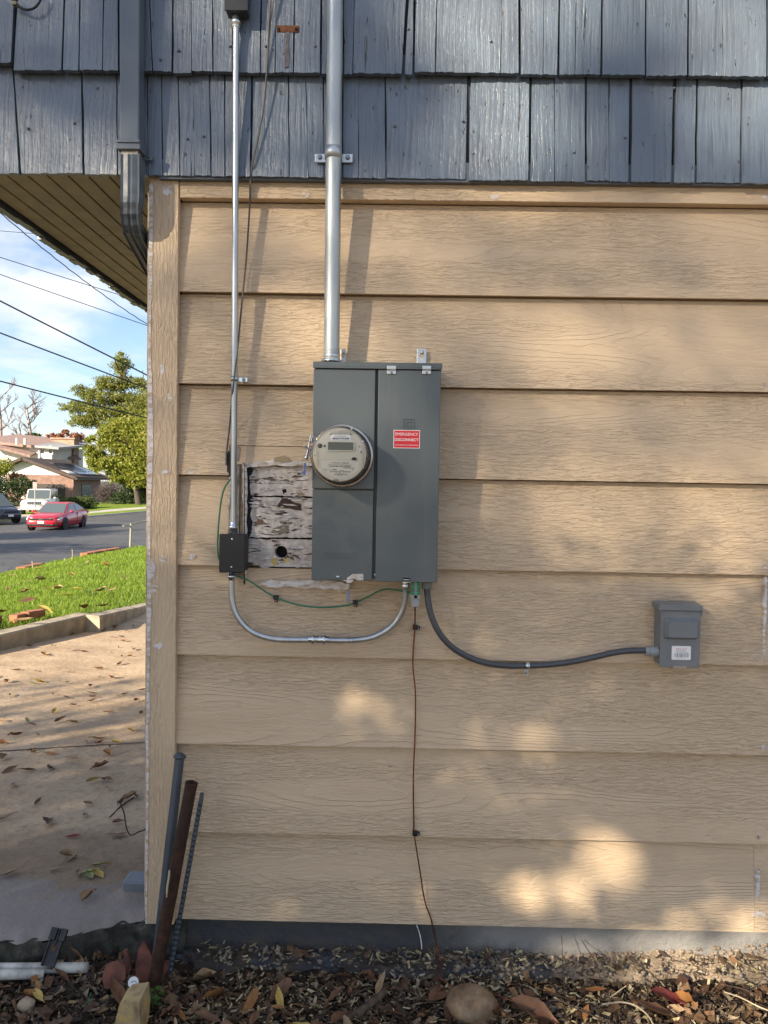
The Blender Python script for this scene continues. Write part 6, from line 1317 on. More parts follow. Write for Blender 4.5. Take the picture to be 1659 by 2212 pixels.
def car(name, label, cat, loc, rz, pm, L, Wd, low, roof_, wheels, wr, kind, rim):
    """x forward. low: (x, z_bottom, z_top, halfwidth) stations; roof_: (x, z, halfwidth) greenhouse from rear to front"""
    o = thing(name, label, cat, loc, None, rz)
    V = []; F = []; m = 10
    def ringpts(x, zb, zt, hw): 
        return [(x, hw * 0.80, zb), (x, hw * 0.97, zb + 0.10), (x, hw, zb + (zt - zb) * .45), (x, hw * 0.985, zb + (zt - zb) * .78), (x, hw * 0.90, zt - 0.015), (x, hw * 0.5, zt + 0.015 * (zt > .6)), (x, -hw * 0.5, zt + 0.015 * (zt > .6)), (x, -hw * 0.90, zt - 0.015), (x, -hw * 0.985, zb + (zt - zb) * .78), (x, -hw, zb + (zt - zb) * .45), (x, -hw * 0.97, zb + 0.10), (x, -hw * 0.80, zb)]
    for s_ in low: V += ringpts(*s_)
    m = 12
    for i in range(len(low) - 1):
        for k in range(m): a, b = i * m + k, i * m + (k + 1) % m; F.append((a, b, b + m, a + m))
    F.append(list(range(m))[::-1]); F.append([(len(low) - 1) * m + k for k in range(m)])
    mb = MB(); mb.add(V, F, True); bd = mb.build('body', pm, o)
    # greenhouse
    def belt(x):
        for a, b in zip(low[:-1], low[1:]):
            if a[0] <= x <= b[0]: f = (x - a[0]) / (b[0] - a[0]); return a[2] + (b[2] - a[2]) * f, a[3] + (b[3] - a[3]) * f
        return low[-1][2], low[-1][3]
    (xr0, xr1, xf1, xf0, zr, hr) = roof_      # base rear, top rear, top front, base front, roof height, roof half width
    zb0, hb0 = belt(xr0); zf0, hf0 = belt(xf0)
    B = [(xr0, hb0 * .86, zb0 - .01), (xf0, hf0 * .86, zf0 - .01), (xf0, -hf0 * .86, zf0 - .01), (xr0, -hb0 * .86, zb0 - .01)]
    T = [(xr1, hr, zr - .05), (xf1, hr, zr - .05), (xf1, -hr, zr - .05), (xr1, -hr, zr - .05)]
    mb = MB(); mb.hexa(B + T); mb.build('cabin', pm, o, bevel=0.05)
    rf = MB(); rf.hexa([(xr1 - .03, hr, zr - .06), (xf1 + .03, hr, zr - .06), (xf1 + .03, -hr, zr - .06), (xr1 - .03, -hr, zr - .06), (xr1 + .15, hr * .86, zr), (xf1 - .2, hr * .86, zr), (xf1 - .2, -hr * .86, zr), (xr1 + .15, -hr * .86, zr)]); rf.build('roof', pm, o, bevel=0.03)
    def facequad(p, q, r_, s_, inset, name, mat, off=0.02):
        c = (p + q + r_ + s_) / 4; n_ = (q - p).cross(s_ - p).normalized(); 
        if n_.dot(c - Vector((0, 0, c.z * .6))) < 0: n_ = -n_
        V_ = [c + (u - c) * inset + n_ * off for u in (p, q, r_, s_)]; mb = MB(); mb.add(V_ + [v_ - n_ * .03 for v_ in V_], [(0, 1, 2, 3), (7, 6, 5, 4), (0, 4, 5, 1), (1, 5, 6, 2), (2, 6, 7, 3), (3, 7, 4, 0)]); return mb.build(name, mat, o)
    B = [Vector(p) for p in B]; T = [Vector(p) for p in T]
    facequad(B[1], B[2], T[2], T[1], .90, 'windscreen', M_GLS); facequad(B[3], B[0], T[0], T[3], .86, 'rear_window', M_GLS)
    nwin = 3 if kind != 'sedan' else 2
    for sgn, (b0_, b1_, t1_, t0_) in ((1, (B[0], B[1], T[1], T[0])), (-1, (B[3], B[2], T[2], T[3]))):
        for k in range(nwin):
            f0, f1 = .04 + .92 * k / nwin, .04 + .92 * (k + 1) / nwin - .03; q = [b0_.lerp(b1_, f0), b0_.lerp(b1_, f1), t0_.lerp(t1_, f1), t0_.lerp(t1_, f0)]
            q = [q[0].lerp(q[3], .1), q[1].lerp(q[2], .1), q[1].lerp(q[2], .88), q[0].lerp(q[3], .88)]; facequad(*q, .98, 'side_window', M_GLS, 0.012)
    for sgn in (1, -1):
        for xw in wheels:
            w = MB(); yw = sgn * (Wd / 2 - 0.10); w.lathe([(wr * .6, -.10), (wr * .95, -.10), (wr, -.07), (wr, .07), (wr * .95, .10), (wr * .6, .10)], (xw, yw, wr), (0, sgn, 0), 24); wo = w.build('wheel', M_TYRE, o)
            rm = MB(); rm.lathe([(wr * .64, .06), (wr * .64, .098), (wr * .58, .10), (wr * .55, .07), (wr * .12, .085), (0, .09)], (xw, yw, wr), (0, sgn, 0), 24)
            for k in range(5):
                a_ = k * 2 * PI / 5; rm.tube([(xw + cos(a_) * wr * .1, yw + sgn * .09, wr + sin(a_) * wr * .1), (xw + cos(a_) * wr * .6, yw + sgn * .095, wr + sin(a_) * wr * .6)], wr * .07, 5)
            rm.build('rim', rim, wo)
            ar_ = MB(); ar_.lathe([(wr * 1.10, -.02), (wr * 1.12, .012), (wr * 1.0, .012), (wr * 1.0, -.02)], (xw, sgn * (Wd / 2 - .012), wr + .02), (0, sgn, 0), 24, closed=True); ar_.lathe([(wr * 1.06, -.02), (wr * 1.06, .004)], (xw, sgn * (Wd / 2 - .012), wr + .02), (0, sgn, 0), 24); ar_.build('wheel_arch', M_GRL, o)
        xm, zm = xf0 - .35, belt(xf0)[0] + .08
        MB().blob((xm, sgn * (Wd / 2 + .07), zm), (.07, .11, .07), 1, 0, 2).build('mirror', pm, o)
        for xd in ((xr0 + xf0) / 2 + .15,):
            MB().box(xd - .006, xd + .006, sgn * (Wd / 2 - .02) - .02, sgn * (Wd / 2 - .02) + .022, .35, belt(xd)[0] - .05).build('door_seam', M_GRL, o)
            for dx in (-.75, .2): MB().box(xd + dx - .08, xd + dx + .08, sgn * (Wd / 2 - .01) - .03, sgn * (Wd / 2 + .012), .72 if kind == 'sedan' else .95, .745 if kind == 'sedan' else .98).build('door_handle', pm, o, bevel=.008)
    return o, belt
# red sedan coming down the street
lowS = [(-2.30, .42, .80, .66), (-2.22, .28, .98, .80), (-1.9, .22, 1.02, .86), (-1.0, .20, .98, .895), (0.2, .19, .94, .90), (1.0, .19, .90, .895), (1.6, .20, .82, .87), (2.0, .20, .74, .83), (2.22, .22, .66, .74), (2.33, .30, .55, .60)]
pr_ = paint('red_car_paint', (0.46, 0.012, 0.024))
cc = A(126, 1142.5, 41.4); cc = Vector((cc.x, cc.y, cc.z))
sed, bl_ = car('parked_car' if False else 'red_sedan', 'red four-door sedan driving toward the viewer on the street', 'car', cc, R(-90 + 3), pr_, 4.63, 1.80, lowS, (-2.05, -0.95, 0.15, 1.15, 1.41, .60), (-1.30, 1.40), .33, 'sedan', M_RIMD)
for s_ in (1, -1):
    MB().hexa([(2.02, s_ * .40, .60), (1.80, s_ * .86, .62), (1.62, s_ * .875, .66), (2.0, s_ * .40, .66), (2.06, s_ * .40, .70), (1.86, s_ * .84, .72), (1.60, s_ * .86, .74), (2.0, s_ * .40, .70)]).build('headlight', M_LAMP, sed) if False else MB().prism([(0, 0)] * 3, 0, 0) if False else None
    V = [Vector(q) for q in ((2.30, s_ * .42, .57), (2.14, s_ * .80, .58), (1.80, s_ * .885, .66), (1.84, s_ * .865, .74), (2.14, s_ * .76, .725), (2.31, s_ * .42, .67))]
    MB().add(V + [q - Vector((.12, s_ * .05, 0)) for q in V], [(0, 1, 2, 3, 4, 5)] + [((i + 1) % 6, i, i + 6, (i + 1) % 6 + 6) for i in range(6)] + [(11, 10, 9, 8, 7, 6)]).build('headlight', M_LAMP, sed)
    MB().box(2.16, 2.27, s_ * .66 - .10, s_ * .66 + .10, .30, .40).build('fog_light', M_GRL, sed, bevel=.02)
    MB().box(-2.28, -2.0, s_ * .72 - .12, s_ * .72 + .12, .78, .93).build('tail_light', M_TAIL, sed, bevel=.03)
MB().box(2.20, 2.335, -.55, .55, .56, .66).build('grille', M_GRL, sed, bevel=.02); MB().box(2.2, 2.345, -.62, .62, .28, .38).build('lower_intake', M_GRL, sed, bevel=.02)
e_ = MB().box(2.33, 2.355, -.07, -.045, .57, .67).box(2.33, 2.355, .045, .07, .57, .67).box(2.33, 2.355, -.05, .05, .61, .632); e_.build('emblem', M_CHR, sed)
MB().box(2.33, 2.36, -.16, .16, .40, .53).build('licence_plate', M_PLT, sed, bevel=.005)
# white boxy wagon in the far driveway
lowW = [(-2.35, .5, .95, .80), (-2.30, .42, 1.12, .88), (-1.5, .38, 1.14, .92), (.2, .36, 1.12, .92), (1.1, .36, 1.10, .91), (1.9, .38, 1.06, .90), (2.25, .42, 1.02, .86), (2.36, .50, .90, .84)]
cw_ = A(88, 1112, 54)
wag, _ = car('white_wagon', 'white boxy sport utility car parked facing the street before the garage', 'car', cw_, R(-90 + 14), paint('white_car_paint', (0.72, 0.70, 0.64), .4), 4.75, 1.87, lowW, (-2.28, -2.15, 0.45, 0.95, 1.78, .74), (-1.35, 1.45), .38, 'wagon', M_RIM)
for s_ in (1, -1):
    MB().lathe([(.115, 0), (.11, .03), (0, .05)], (2.33, s_ * .66, .86), (1, 0, 0), 20).build('headlight', M_LAMP, wag); MB().box(2.2, 2.37, s_ * .80 - .06, s_ * .80 + .06, .66, .74).build('indicator', M_AMB, wag, bevel=.01)
    MB().box(-1.9, .3, s_ * .60 - .02, s_ * .60 + .02, 1.80, 1.84).build('roof_rail', M_GRL, wag)
gr_ = MB()
for k in range(7): gr_.box(2.34, 2.385, -.40 + k * .125, -.40 + k * .125 + .07, .78, .97)
gr_.build('grille_slot', M_GRL, wag); MB().box(2.3, 2.44, -.80, .80, .44, .62).build('bumper', plain('white_bumper', (0.68, 0.66, 0.6), .4), wag, bevel=.03); MB().box(2.43, 2.45, -.18, .18, .48, .61).build('licence_plate', M_PLT, wag)
# dark minivan at the frame's edge, nose to the street
lowV = [(-2.5, .5, 1.0, .85), (-2.4, .3, 1.1, .95), (-1.0, .26, 1.08, .98), (.8, .26, 1.04, .98), (1.5, .26, .98, .95), (2.1, .28, .90, .88), (2.42, .32, .80, .72), (2.52, .4, .62, .6)]
cv = A(-30, 1128.5, 46.5)
van, _ = car('dark_minivan', 'dark navy minivan with its nose entering at the picture edge', 'car', cv, R(-32), paint('navy_car_paint', (0.012, 0.016, 0.035), .6), 5.1, 1.98, lowV, (-2.3, -2.0, .6, 1.7, 1.75, .72), (-1.5, 1.55), .35, 'van', M_RIMD)
for s_ in (1, -1):
    MB().blob((2.20, s_ * .68, .80), (.22, .16, .075), 2, 0, 2).build('headlight', M_LAMP, van); MB().blob((2.36, s_ * .62, .50), (.08, .12, .04), 2, 0, 2).build('fog_light', M_LAMP, van); MB().box(1.98, 2.06, s_ * .90 - .05, s_ * .90 + .05, .52, .56).build('side_marker', M_AMB, van)
MB().box(2.44, 2.535, -.45, .45, .66, .76).build('grille', M_GRL, van, bevel=.02); MB().box(2.5, 2.54, -.16, .16, .44, .56).build('licence_plate', M_PLT, van)

# ================================================================== FAR HOUSE
M_BRW = plain('brown_brick_wall', (0.255, 0.155, 0.125), 0.85, var=0.18, sc=2.5); M_STU = plain('cream_stucco', (0.70, 0.67, 0.62), 0.8, var=0.06, sc=1); M_RF = plain('brown_shingle_roof', (0.085, 0.058, 0.048), 0.85, var=0.3, sc=6); M_FAS = plain('brown_fascia', (0.10, 0.07, 0.06), 0.7)
M_TILE = plain('pinkish_roof', (0.30, 0.20, 0.165), 0.85, var=.2, sc=4)
DH = 65.0
H_ = lambda x, y, d=0.0: A(x * 0.21087, 905.2 + y * 0.21087, DH + d)
hb = H_(755, 800)
fh = thing('brick_house', 'far brown brick house with white gable, solar panels and chimney across the street', 'house', hb)
zg = hb.z - .4
e1_, e2_, apx = H_(104, 452), H_(772, 588), H_(262, 392)
xL_, xR_ = H_(60, 600).x, H_(755, 600).x; ze = H_(600, 574).z; yfh = hb.y
MB().box(xL_, xR_, yfh, yfh + 6.0, zg, ze).build('brick_wall', M_BRW, fh)
MB().prism([(xL_ + .3, ze), (xR_ - 0.1, ze), (xR_ - .5, ze + .25), (apx.x, apx.z - .2), (xL_ + .3, e1_.z - .35)], yfh + .03, yfh + 5.9).build('gable_wall', M_STU, fh)
def slab(P4, th, name, mat, par=fh):
    P4 = [Vector(q) for q in P4]; n_ = (P4[1] - P4[0]).cross(P4[3] - P4[0]).normalized(); n_ = n_ if n_.z > 0 else -n_
    return MB().hexa([q - n_ * th for q in P4] + P4).build(name, mat, par)
yo_ = .7; apz = apx.z; er = Vector((e2_.x + .35, 0, e2_.z - .05)); el = Vector((e1_.x - .4, 0, e1_.z - .15))
back = 7.5
slab([(apx.x, yfh - yo_, apz), (apx.x, yfh + back, apz), (er.x, yfh + back, er.z), (er.x, yfh - yo_, er.z)], .22, 'roof', M_RF)
slab([(apx.x - .01, yfh - yo_, apz), (apx.x - .01, yfh + back, apz), (el.x, yfh + back, el.z), (el.x, yfh - yo_, el.z)], .22, 'roof', M_RF)
# solar panels lying on the street-lit slope
def onroof(fx, fy_): return Vector((apx.x + (er.x - apx.x) * fx, yfh - yo_ + (back + yo_) * fy_, apz + (er.z - apz) * fx + .10))
sol = MB()
M_SOL = plain('solar_glass', (0.03, 0.035, 0.05), 0.08, var=.1)
for i in range(4):
    for j in range(2):
        a, b = .30 + i * .15, .30 + i * .15 + .14; c, d = .25 + j * .3, .25 + j * .3 + .29
        slab([onroof(a, c), onroof(a, d), onroof(b, d), onroof(b, c)], .05, 'solar_panel', M_SOL)
g0, g1 = H_(382, 782), H_(666, 668); gd = MB().box(g0.x, g1.x, yfh - .03, yfh + .1, zg, g1.z).build('garage_door', plain('dark_brown_door', (0.045, 0.032, 0.028), .6), fh)
for k in range(1, 4): z = zg + (g1.z - zg) * k / 4; MB().box(g0.x, g1.x, yfh - .045, yfh - .02, z - .015, z + .015).build('door_groove', M_GRL, gd)
MB().box(H_(268, 440).x, H_(304, 440).x, yfh, yfh + .1, H_(285, 446).z, H_(285, 414).z).build('gable_vent', M_FAS, fh)
# glass-block window on the side wall
s0, s1_ = yfh + 1.6, yfh + 3.6; zw0, zw1 = H_(930, 792, 2.5).z, H_(930, 668, 2.5).z
wn_ = MB().box(xR_ - .1, xR_ + .03, s0, s1_, zw0, zw1).build('window', plain('window_surround', (0.10, 0.08, 0.075), .6), fh)
for i in range(4):
    for j in range(5):
        ya, za = s0 + .06 + i * (s1_ - s0 - .1) / 4, zw0 + .06 + j * (zw1 - zw0 - .1) / 5
        MB().box(xR_ + .02, xR_ + .06, ya, ya + (s1_ - s0 - .1) / 4 - .05, za, za + (zw1 - zw0 - .1) / 5 - .05).build('glass_block', plain('glass_block', (0.11, 0.17, 0.19), .15), wn_)
MB().tube([(xR_ + .02, yfh - .1, ze), (xR_ + .02, yfh - .1, zg)], .05, 6).build('downpipe', M_BRW, fh)
MB().box(er.x - .1, er.x + .06, yfh - yo_, yfh + back, er.z - .22, er.z - .08).build('gutter', M_FAS, fh)
# taller wing behind: stucco, clerestory and chimney
yw_ = 7.8
a, b = H_(-260, 430, yw_), H_(548, 300, yw_)
MB().box(a.x, H_(315, 300, yw_).x, yfh + yw_, yfh + yw_ + 8, zg, H_(0, 268, yw_).z).build('stucco_wall', M_STU, fh)
MB().box(H_(315, 300, yw_).x + .02, H_(546, 300, yw_).x, yfh + yw_ - .3, yfh + yw_ + 7, zg, H_(430, 275, yw_).z).build('clerestory', M_STU, fh)
for x0_, x1_ in ((405, 462), (490, 545)):
    p_, q_ = H_(x0_, 362, yw_ - .3), H_(x1_, 296, yw_ - .3); wf = MB().box(p_.x, q_.x, p_.y - .04, p_.y + .05, p_.z, q_.z).build('window', plain('pale_frame', (.6, .6, .55), .5), fh); MB().box(p_.x + .12, q_.x - .12, p_.y - .06, p_.y - .03, p_.z + .1, q_.z - .1).build('pane', plain('green_glass', (.05, .07, .05), .08), wf)
p_ = [H_(-300, 205, yw_ - 1), H_(345, 268, yw_ - 1), H_(600, 290, yw_ - 1)]
slab([p_[0], (p_[0].x, yfh + yw_ + 8, p_[0].z + 1.0), (p_[1].x, yfh + yw_ + 8, p_[1].z + 1.0), p_[1]], .25, 'roof', M_TILE)
slab([p_[1] + Vector((.01, 0, 0)), (p_[1].x + .01, yfh + yw_ + 8, p_[1].z + 1.0), (p_[2].x, yfh + yw_ + 8, p_[2].z + .7), p_[2]], .2, 'roof', plain('grey_flat_roof', (.35, .34, .34), .7))
lo = [H_(-200, 235, yw_ - 1.6), H_(310, 372, yw_ - 1.6)]
slab([lo[0], lo[0] + Vector((0, 1.2, .3)), lo[1] + Vector((0, 1.2, .3)), lo[1]], .2, 'roof', M_TILE)
a, b = H_(527, 350, 12), H_(758, 208, 12); MB().box(a.x, b.x, a.y, a.y + 1.2, zg, b.z).box(a.x - .1, b.x + .1, a.y - .1, a.y + 1.3, b.z, b.z + .15).build('chimney', plain('tan_brick', (0.33, 0.215, 0.15), .85, var=.2, sc=3), fh)
a, b, c, d = H_(545, 385, 11), H_(830, 400, 11), H_(742, 335, 14), H_(560, 300, 14); slab([a, b, c, d], .2, 'roof', M_TILE)
for x_, y0_, y1_ in ((405, 385, 325), (258, 230, 198), (173, 228, 195)):
    p_, q_ = H_(x_, y0_, yw_ - 1.5), H_(x_, y1_, yw_ - 1.5); MB().tube([p_ - Vector((0, 0, .3)), q_], .12, 8).build('vent_pipe', M_STU, fh)
# street sign seen from behind
p_ = A(76, 1106, 51); q_ = A(75.5, 1042, 51); sg = thing('street_sign', 'small faded square sign on a thin grey post in front of the white car', 'sign', p_)
MB().tube([p_ - Vector((0, 0, .5)), q_], .035, 8).build('post', plain('sign_post', (.40, .38, .35), .5), sg)
a, b = A(71.5, 1057, 51), A(80.5, 1041.5, 51); MB().box(a.x, b.x, a.y - .05, a.y - .03, a.z, b.z).build('sign_plate', plain('faded_sign', (.42, .27, .25), .6), sg, bevel=.005)

# ================================================================== VEGETATION
def crown(name, parent, blobs, n, size, mat, rng, asp=0.5, hollow=0.55):
    """leaf clusters through the volume of several ellipsoids"""
    P = []; w = np.array([b[1][0] * b[1][1] * b[1][2] for b in blobs]) ** 0.75; w /= w.sum()
    per = 26; nc = max(1, n // per); ks = rng.choice(len(blobs), nc, p=w)
    d = rng.normal(size=(nc, 3)); d /= np.linalg.norm(d, axis=1)[:, None]; r_ = (hollow + (1 - hollow) * rng.random((nc, 1))) ** 0.8
    cen = np.array([b[0] for b in blobs])[ks]; rad = np.array([b[1] for b in blobs])[ks]; c = cen + d * r_ * rad
    sp = np.array([min(b[1]) for b in blobs])[ks][:, None, None] * 0.27
    P = (c[:, None, :] + rng.normal(size=(nc, per, 3)) * sp * np.array([1, 1, .7])).reshape(-1, 3)
    L = rng.uniform(.7, 1.3, len(P)) * size
    return quads(name, leafquads(P, L, L * asp, rng), mat, parent)
def limbs(mb, base, top, r, n, spread, rng_):
    base, top = Vector(base), Vector(top); ax = top - base; mid_ = base.lerp(top, .5) + Vector((rng_.uniform(-.2, .2), rng_.uniform(-.2, .2), 0)) * ax.length * .12
    tr_ = smooth([base, mid_, top], 6); mb.tube(tr_, [r * (1 - .85 * i / len(tr_)) for i in range(len(tr_))], 8)
    for k in range(n):
        f = rng_.uniform(.3, .95); p = base.lerp(top, f); a = rng_.uniform(0, 6.28); q = p + Vector((cos(a) * spread * (1.1 - f * .6), sin(a) * spread * (1.1 - f * .6), spread * rng_.uniform(.15, .5))); mb.tube(smooth([p, p.lerp(q, .5) + Vector((0, 0, -.05 * spread)), q], 3), [r * .35 * (1 - .12 * i) for i in range(7)], 5)
M_BARK = plain('tree_bark', (0.075, 0.055, 0.042), .9, var=.3, sc=6)
M_LYEL = m_leaf('yellow_green_leaves', (0.15, 0.20, 0.025), (0.26, 0.29, 0.045), (0.40, 0.36, 0.08), .45); M_LPIN = m_leaf('pine_needles', (0.13, 0.165, 0.03), (0.22, 0.24, 0.05), (0.33, 0.31, 0.085), .4); M_LDRK = m_leaf('dark_hedge_leaves', (0.018, 0.035, 0.012), (0.035, 0.06, 0.018), (0.06, 0.085, 0.025), .2); M_LHED = m_leaf('hedge_leaves', (0.05, 0.085, 0.02), (0.085, 0.12, 0.03), (0.14, 0.16, 0.05), .3)
M_LRED = m_leaf('rust_leaves', (0.20, 0.085, 0.045), (0.30, 0.13, 0.07), (0.36, 0.19, 0.10), .3); M_LPUR = m_leaf('purple_twigs', (0.06, 0.042, 0.045), (0.10, 0.075, 0.075), (0.15, 0.115, 0.10), .2)
TR = np.random.default_rng(5); rr3 = random.Random(4)
def plant(name, label, cat, blobs, n, size, mat, D, trunk=None, asp=.5, hollow=.55, pname='crown'):
    """blobs in picture points at D metres: (x, y, rx, ry[, depth offset, depth radius])"""
    BB = []
    for b in blobs:
        c = A(b[0], b[1], D + (b[4] if len(b) > 4 else 0)); k = D / FV; BB.append(((c.x, c.y, c.z), (b[2] * k, (b[5] if len(b) > 5 else (b[2] + b[3]) / 2 * k), b[3] * k)))
    lowp = min(BB, key=lambda q: q[0][2] - q[1][2]); base = Vector((lowp[0][0], lowp[0][1], lowp[0][2] - lowp[1][2]))
    o = thing(name, label, cat, base); mb = MB()
    if trunk: a, b = A(*trunk[0], D), A(*trunk[1], D); limbs(mb, a, b, trunk[2], trunk[3], trunk[4], rr3)
    else: limbs(mb, base - Vector((0, 0, .1)), Vector(BB[0][0]), .04, 4, BB[0][1][0] * .7, rr3)
    mb.build('trunk' if trunk else 'stem', M_BARK, o)
    crown(pname, o, BB, n, size, mat, TR, asp, hollow); return o, BB
pine, BB = plant('pine_tree', 'tall yellow-green conifer with layered boughs beyond the far house', 'tree',
    [(262, 790, 18, 26), (258, 765, 8, 16), (240, 830, 42, 16), (285, 828, 36, 16), (222, 860, 62, 14), (290, 862, 50, 16), (180, 845, 26, 13), (165, 880, 42, 14), (250, 890, 70, 20), (310, 890, 40, 30), (190, 910, 46, 16), (280, 925, 60, 22), (345, 870, 50, 50), (340, 930, 60, 50)],
    46000, .28, M_LPIN, 76, ((268, 1045), (262, 790), .35, 34, 3.0), .32, .3)
broad, _ = plant('broadleaf_tree', 'broad yellow-green leafy tree overhanging the far house end', 'tree',
    [(262, 925, 30, 22), (235, 950, 26, 20), (205, 975, 26, 16), (220, 1000, 34, 18), (275, 965, 36, 22), (300, 930, 36, 30), (250, 1000, 30, 16), (285, 1005, 36, 18), (310, 1030, 36, 20), (262, 1032, 24, 12), (330, 990, 50, 44), (190, 948, 14, 9), (245, 1016, 22, 10), (295, 1048, 22, 8), (350, 950, 50, 60), (225, 930, 18, 12)],
    46000, .21, M_LYEL, 61, ((300, 1092), (285, 950), .28, 22, 3.2), .6, .25)
plant('rusty_tree', 'rust-brown leafed tree top showing above the far roof', 'tree', [(120, 944, 22, 7), (140, 935, 14, 6), (165, 950, 14, 14), (150, 960, 14, 10)], 2200, .34, M_LRED, 80, ((150, 1020), (140, 940), .15, 10, 2.0), .4, .2)
plant('round_tree', 'small round olive tree behind the far flat roof', 'tree', [(73, 944, 17, 8), (66, 950, 12, 6), (85, 948, 10, 6)], 1800, .30, M_LHED, 92, ((73, 1010), (73, 944), .15, 8, 1.4))
def bare(label, base, top, D, n, seed):
    rb = random.Random(seed); a, b = A(*base, D), A(*top, D); o = thing('bare_tree', label, 'tree', a); mb = MB(); mb.tube(smooth([a, a.lerp(b, .5) + Vector((.3, 0, 0)), b], 4), [.22 * (1 - .09 * i) for i in range(9)], 6)
    mb.build('trunk', plain('pale_bark', (.26, .20, .175), .85), o); mb = MB(); H = (b - a).length
    def br(p, d, L, r_, lev):
        q = p + d * L; mb.tube([p, p.lerp(q, .5) + Vector((rb.uniform(-.06, .06), rb.uniform(-.06, .06), .04)) * L, q], [r_, r_ * .8, r_ * .55], 4, False)
        if lev > 0:
            for k in range(3 if lev > 1 else 4):
                d2 = (d + Vector((rb.uniform(-.8, .8), rb.uniform(-.8, .8), rb.uniform(-.25, .7)))).normalized(); br(p.lerp(q, rb.uniform(.45, 1)), d2, L * rb.uniform(.5, .72), r_ * .6, lev - 1)
    for k in range(n):
        f = rb.uniform(.35, 1.0); ang = rb.uniform(0, 6.28); br(a.lerp(b, f), Vector((cos(ang), sin(ang), rb.uniform(.5, 1.1))).normalized(), H * .22, .07, 3)
    mb.build('branches', plain('pale_bark', (.26, .20, .175), .85), o)
bare('leafless pale tree rising above the far flat roof', (66, 1010), (58, 880), 90, 11, 2)
bare('leafless tree at the picture edge behind the stucco wing', (-4, 1010), (-2, 860), 88, 11, 5)
plant('shrub', 'dark green shrub mass before the far house wall at the picture edge', 'shrub', [(20, 1062, 34, 26), (52, 1052, 26, 22), (-25, 1060, 40, 34), (60, 1078, 16, 14)], 7000, .17, M_LDRK, 60, pname='foliage')
plant('shrub', 'sunlit yellow-green shrub at the picture edge by the stucco gable', 'shrub', [(8, 1008, 18, 18), (-12, 1015, 22, 24)], 2400, .17, M_LYEL, 61, pname='foliage')
plant('shrub', 'orange-tinged small shrub before the brick wall', 'shrub', [(38, 1030, 16, 9)], 900, .15, M_LRED, 61.5, pname='foliage')
plant('hedge', 'clipped rounded green hedge beside the white parked car', 'hedge', [(140, 1086, 26, 14), (172, 1088, 26, 15), (196, 1090, 14, 14), (158, 1094, 40, 12)], 8000, .13, M_LHED, 57, hollow=.7, pname='foliage')
plant('shrub', 'leafless purple-brown twiggy shrub at the far house corner', 'shrub', [(236, 1062, 24, 26), (220, 1072, 14, 16)], 4200, .22, M_LPUR, 64, asp=.12, hollow=.2, pname='foliage')
plant('shrub', 'deep green shrubs under the broadleaf tree beside the porch wall', 'shrub', [(285, 1066, 26, 30), (312, 1062, 30, 34), (255, 1078, 22, 14), (345, 1060, 40, 40)], 9000, .18, M_LDRK, 63, pname='foliage')
# dry weed stalks at the lawn edge
for k, (px, py, top) in enumerate(((69, 1247, 1212), (87, 1236, 1224), (139, 1216, 1206), (154, 1212, 1186), (248, 1236, 1210))):
    a = A(px, py + 3, 17 + k); b = A(px + random.uniform(-2, 2), top, 17 + k); stick(('tall dry stalk at the road edge of the lawn', 'short dry stalk beside the taller one', 'thin dry stalk near mid lawn edge', 'feathery dry stalk against the road', 'dry stalk in the grass below the brick edging')[k], [a, a.lerp(b, .5) + Vector((.02, 0, 0)), b], 0.012, M_PTW, 'weed_stalk')
# ================================================================== OVERHEAD WIRES
M_WIRE = plain('black_cable', (0.012, 0.012, 0.013), .6)
def span(label, a, b, D0, D1, r, sag=.12, wob=0.0, ext=(5.0, 2.0)):
    P0, P1 = A(*a, D0), A(*b, D1); d = P1 - P0; q0, q1 = P0 - d * ext[0], P1 + d * ext[1]; pts = []; n = 90
    for k in range(n + 1):
        f = k / n; p = q0.lerp(q1, f); p.z -= sag * 4 * (f * (1 - f)) - sag * .9
        if wob: p += Vector((0, 0, wob * sin(k * 2.1)))
        pts.append(p)
    tag(MB().tube(pts, r, 6).build('overhead_wire', M_WIRE, local=P0), label, 'wire')
span('steep twisted service wire crossing the sky below the eave', (0, 457), (312, 704), 12, 16, .008, .5, .006, (1.0, .7))
span('faint uppermost wire vanishing behind the eave', (0, 500), (80, 505), 28, 30, .010, .1, 0, (2, 6))
span('thin grey wire, highest of the long pair in mid sky', (0, 555), (285, 648), 26, 29, .012, .3)
span('thin grey wire meeting the twisted service wire at the house corner', (0, 592), (312, 704), 26, 29, .012, .3)
span('thick black cable sloping down above the conifer top', (0, 649), (312, 811), 20, 22, .020, .3)
span('thick black cable crossing the conifer boughs', (0, 718), (312, 840), 20, 22, .018, .3)
span('lowest black cable crossing the lower conifer', (0, 822), (312, 906), 20, 23, .019, .4)
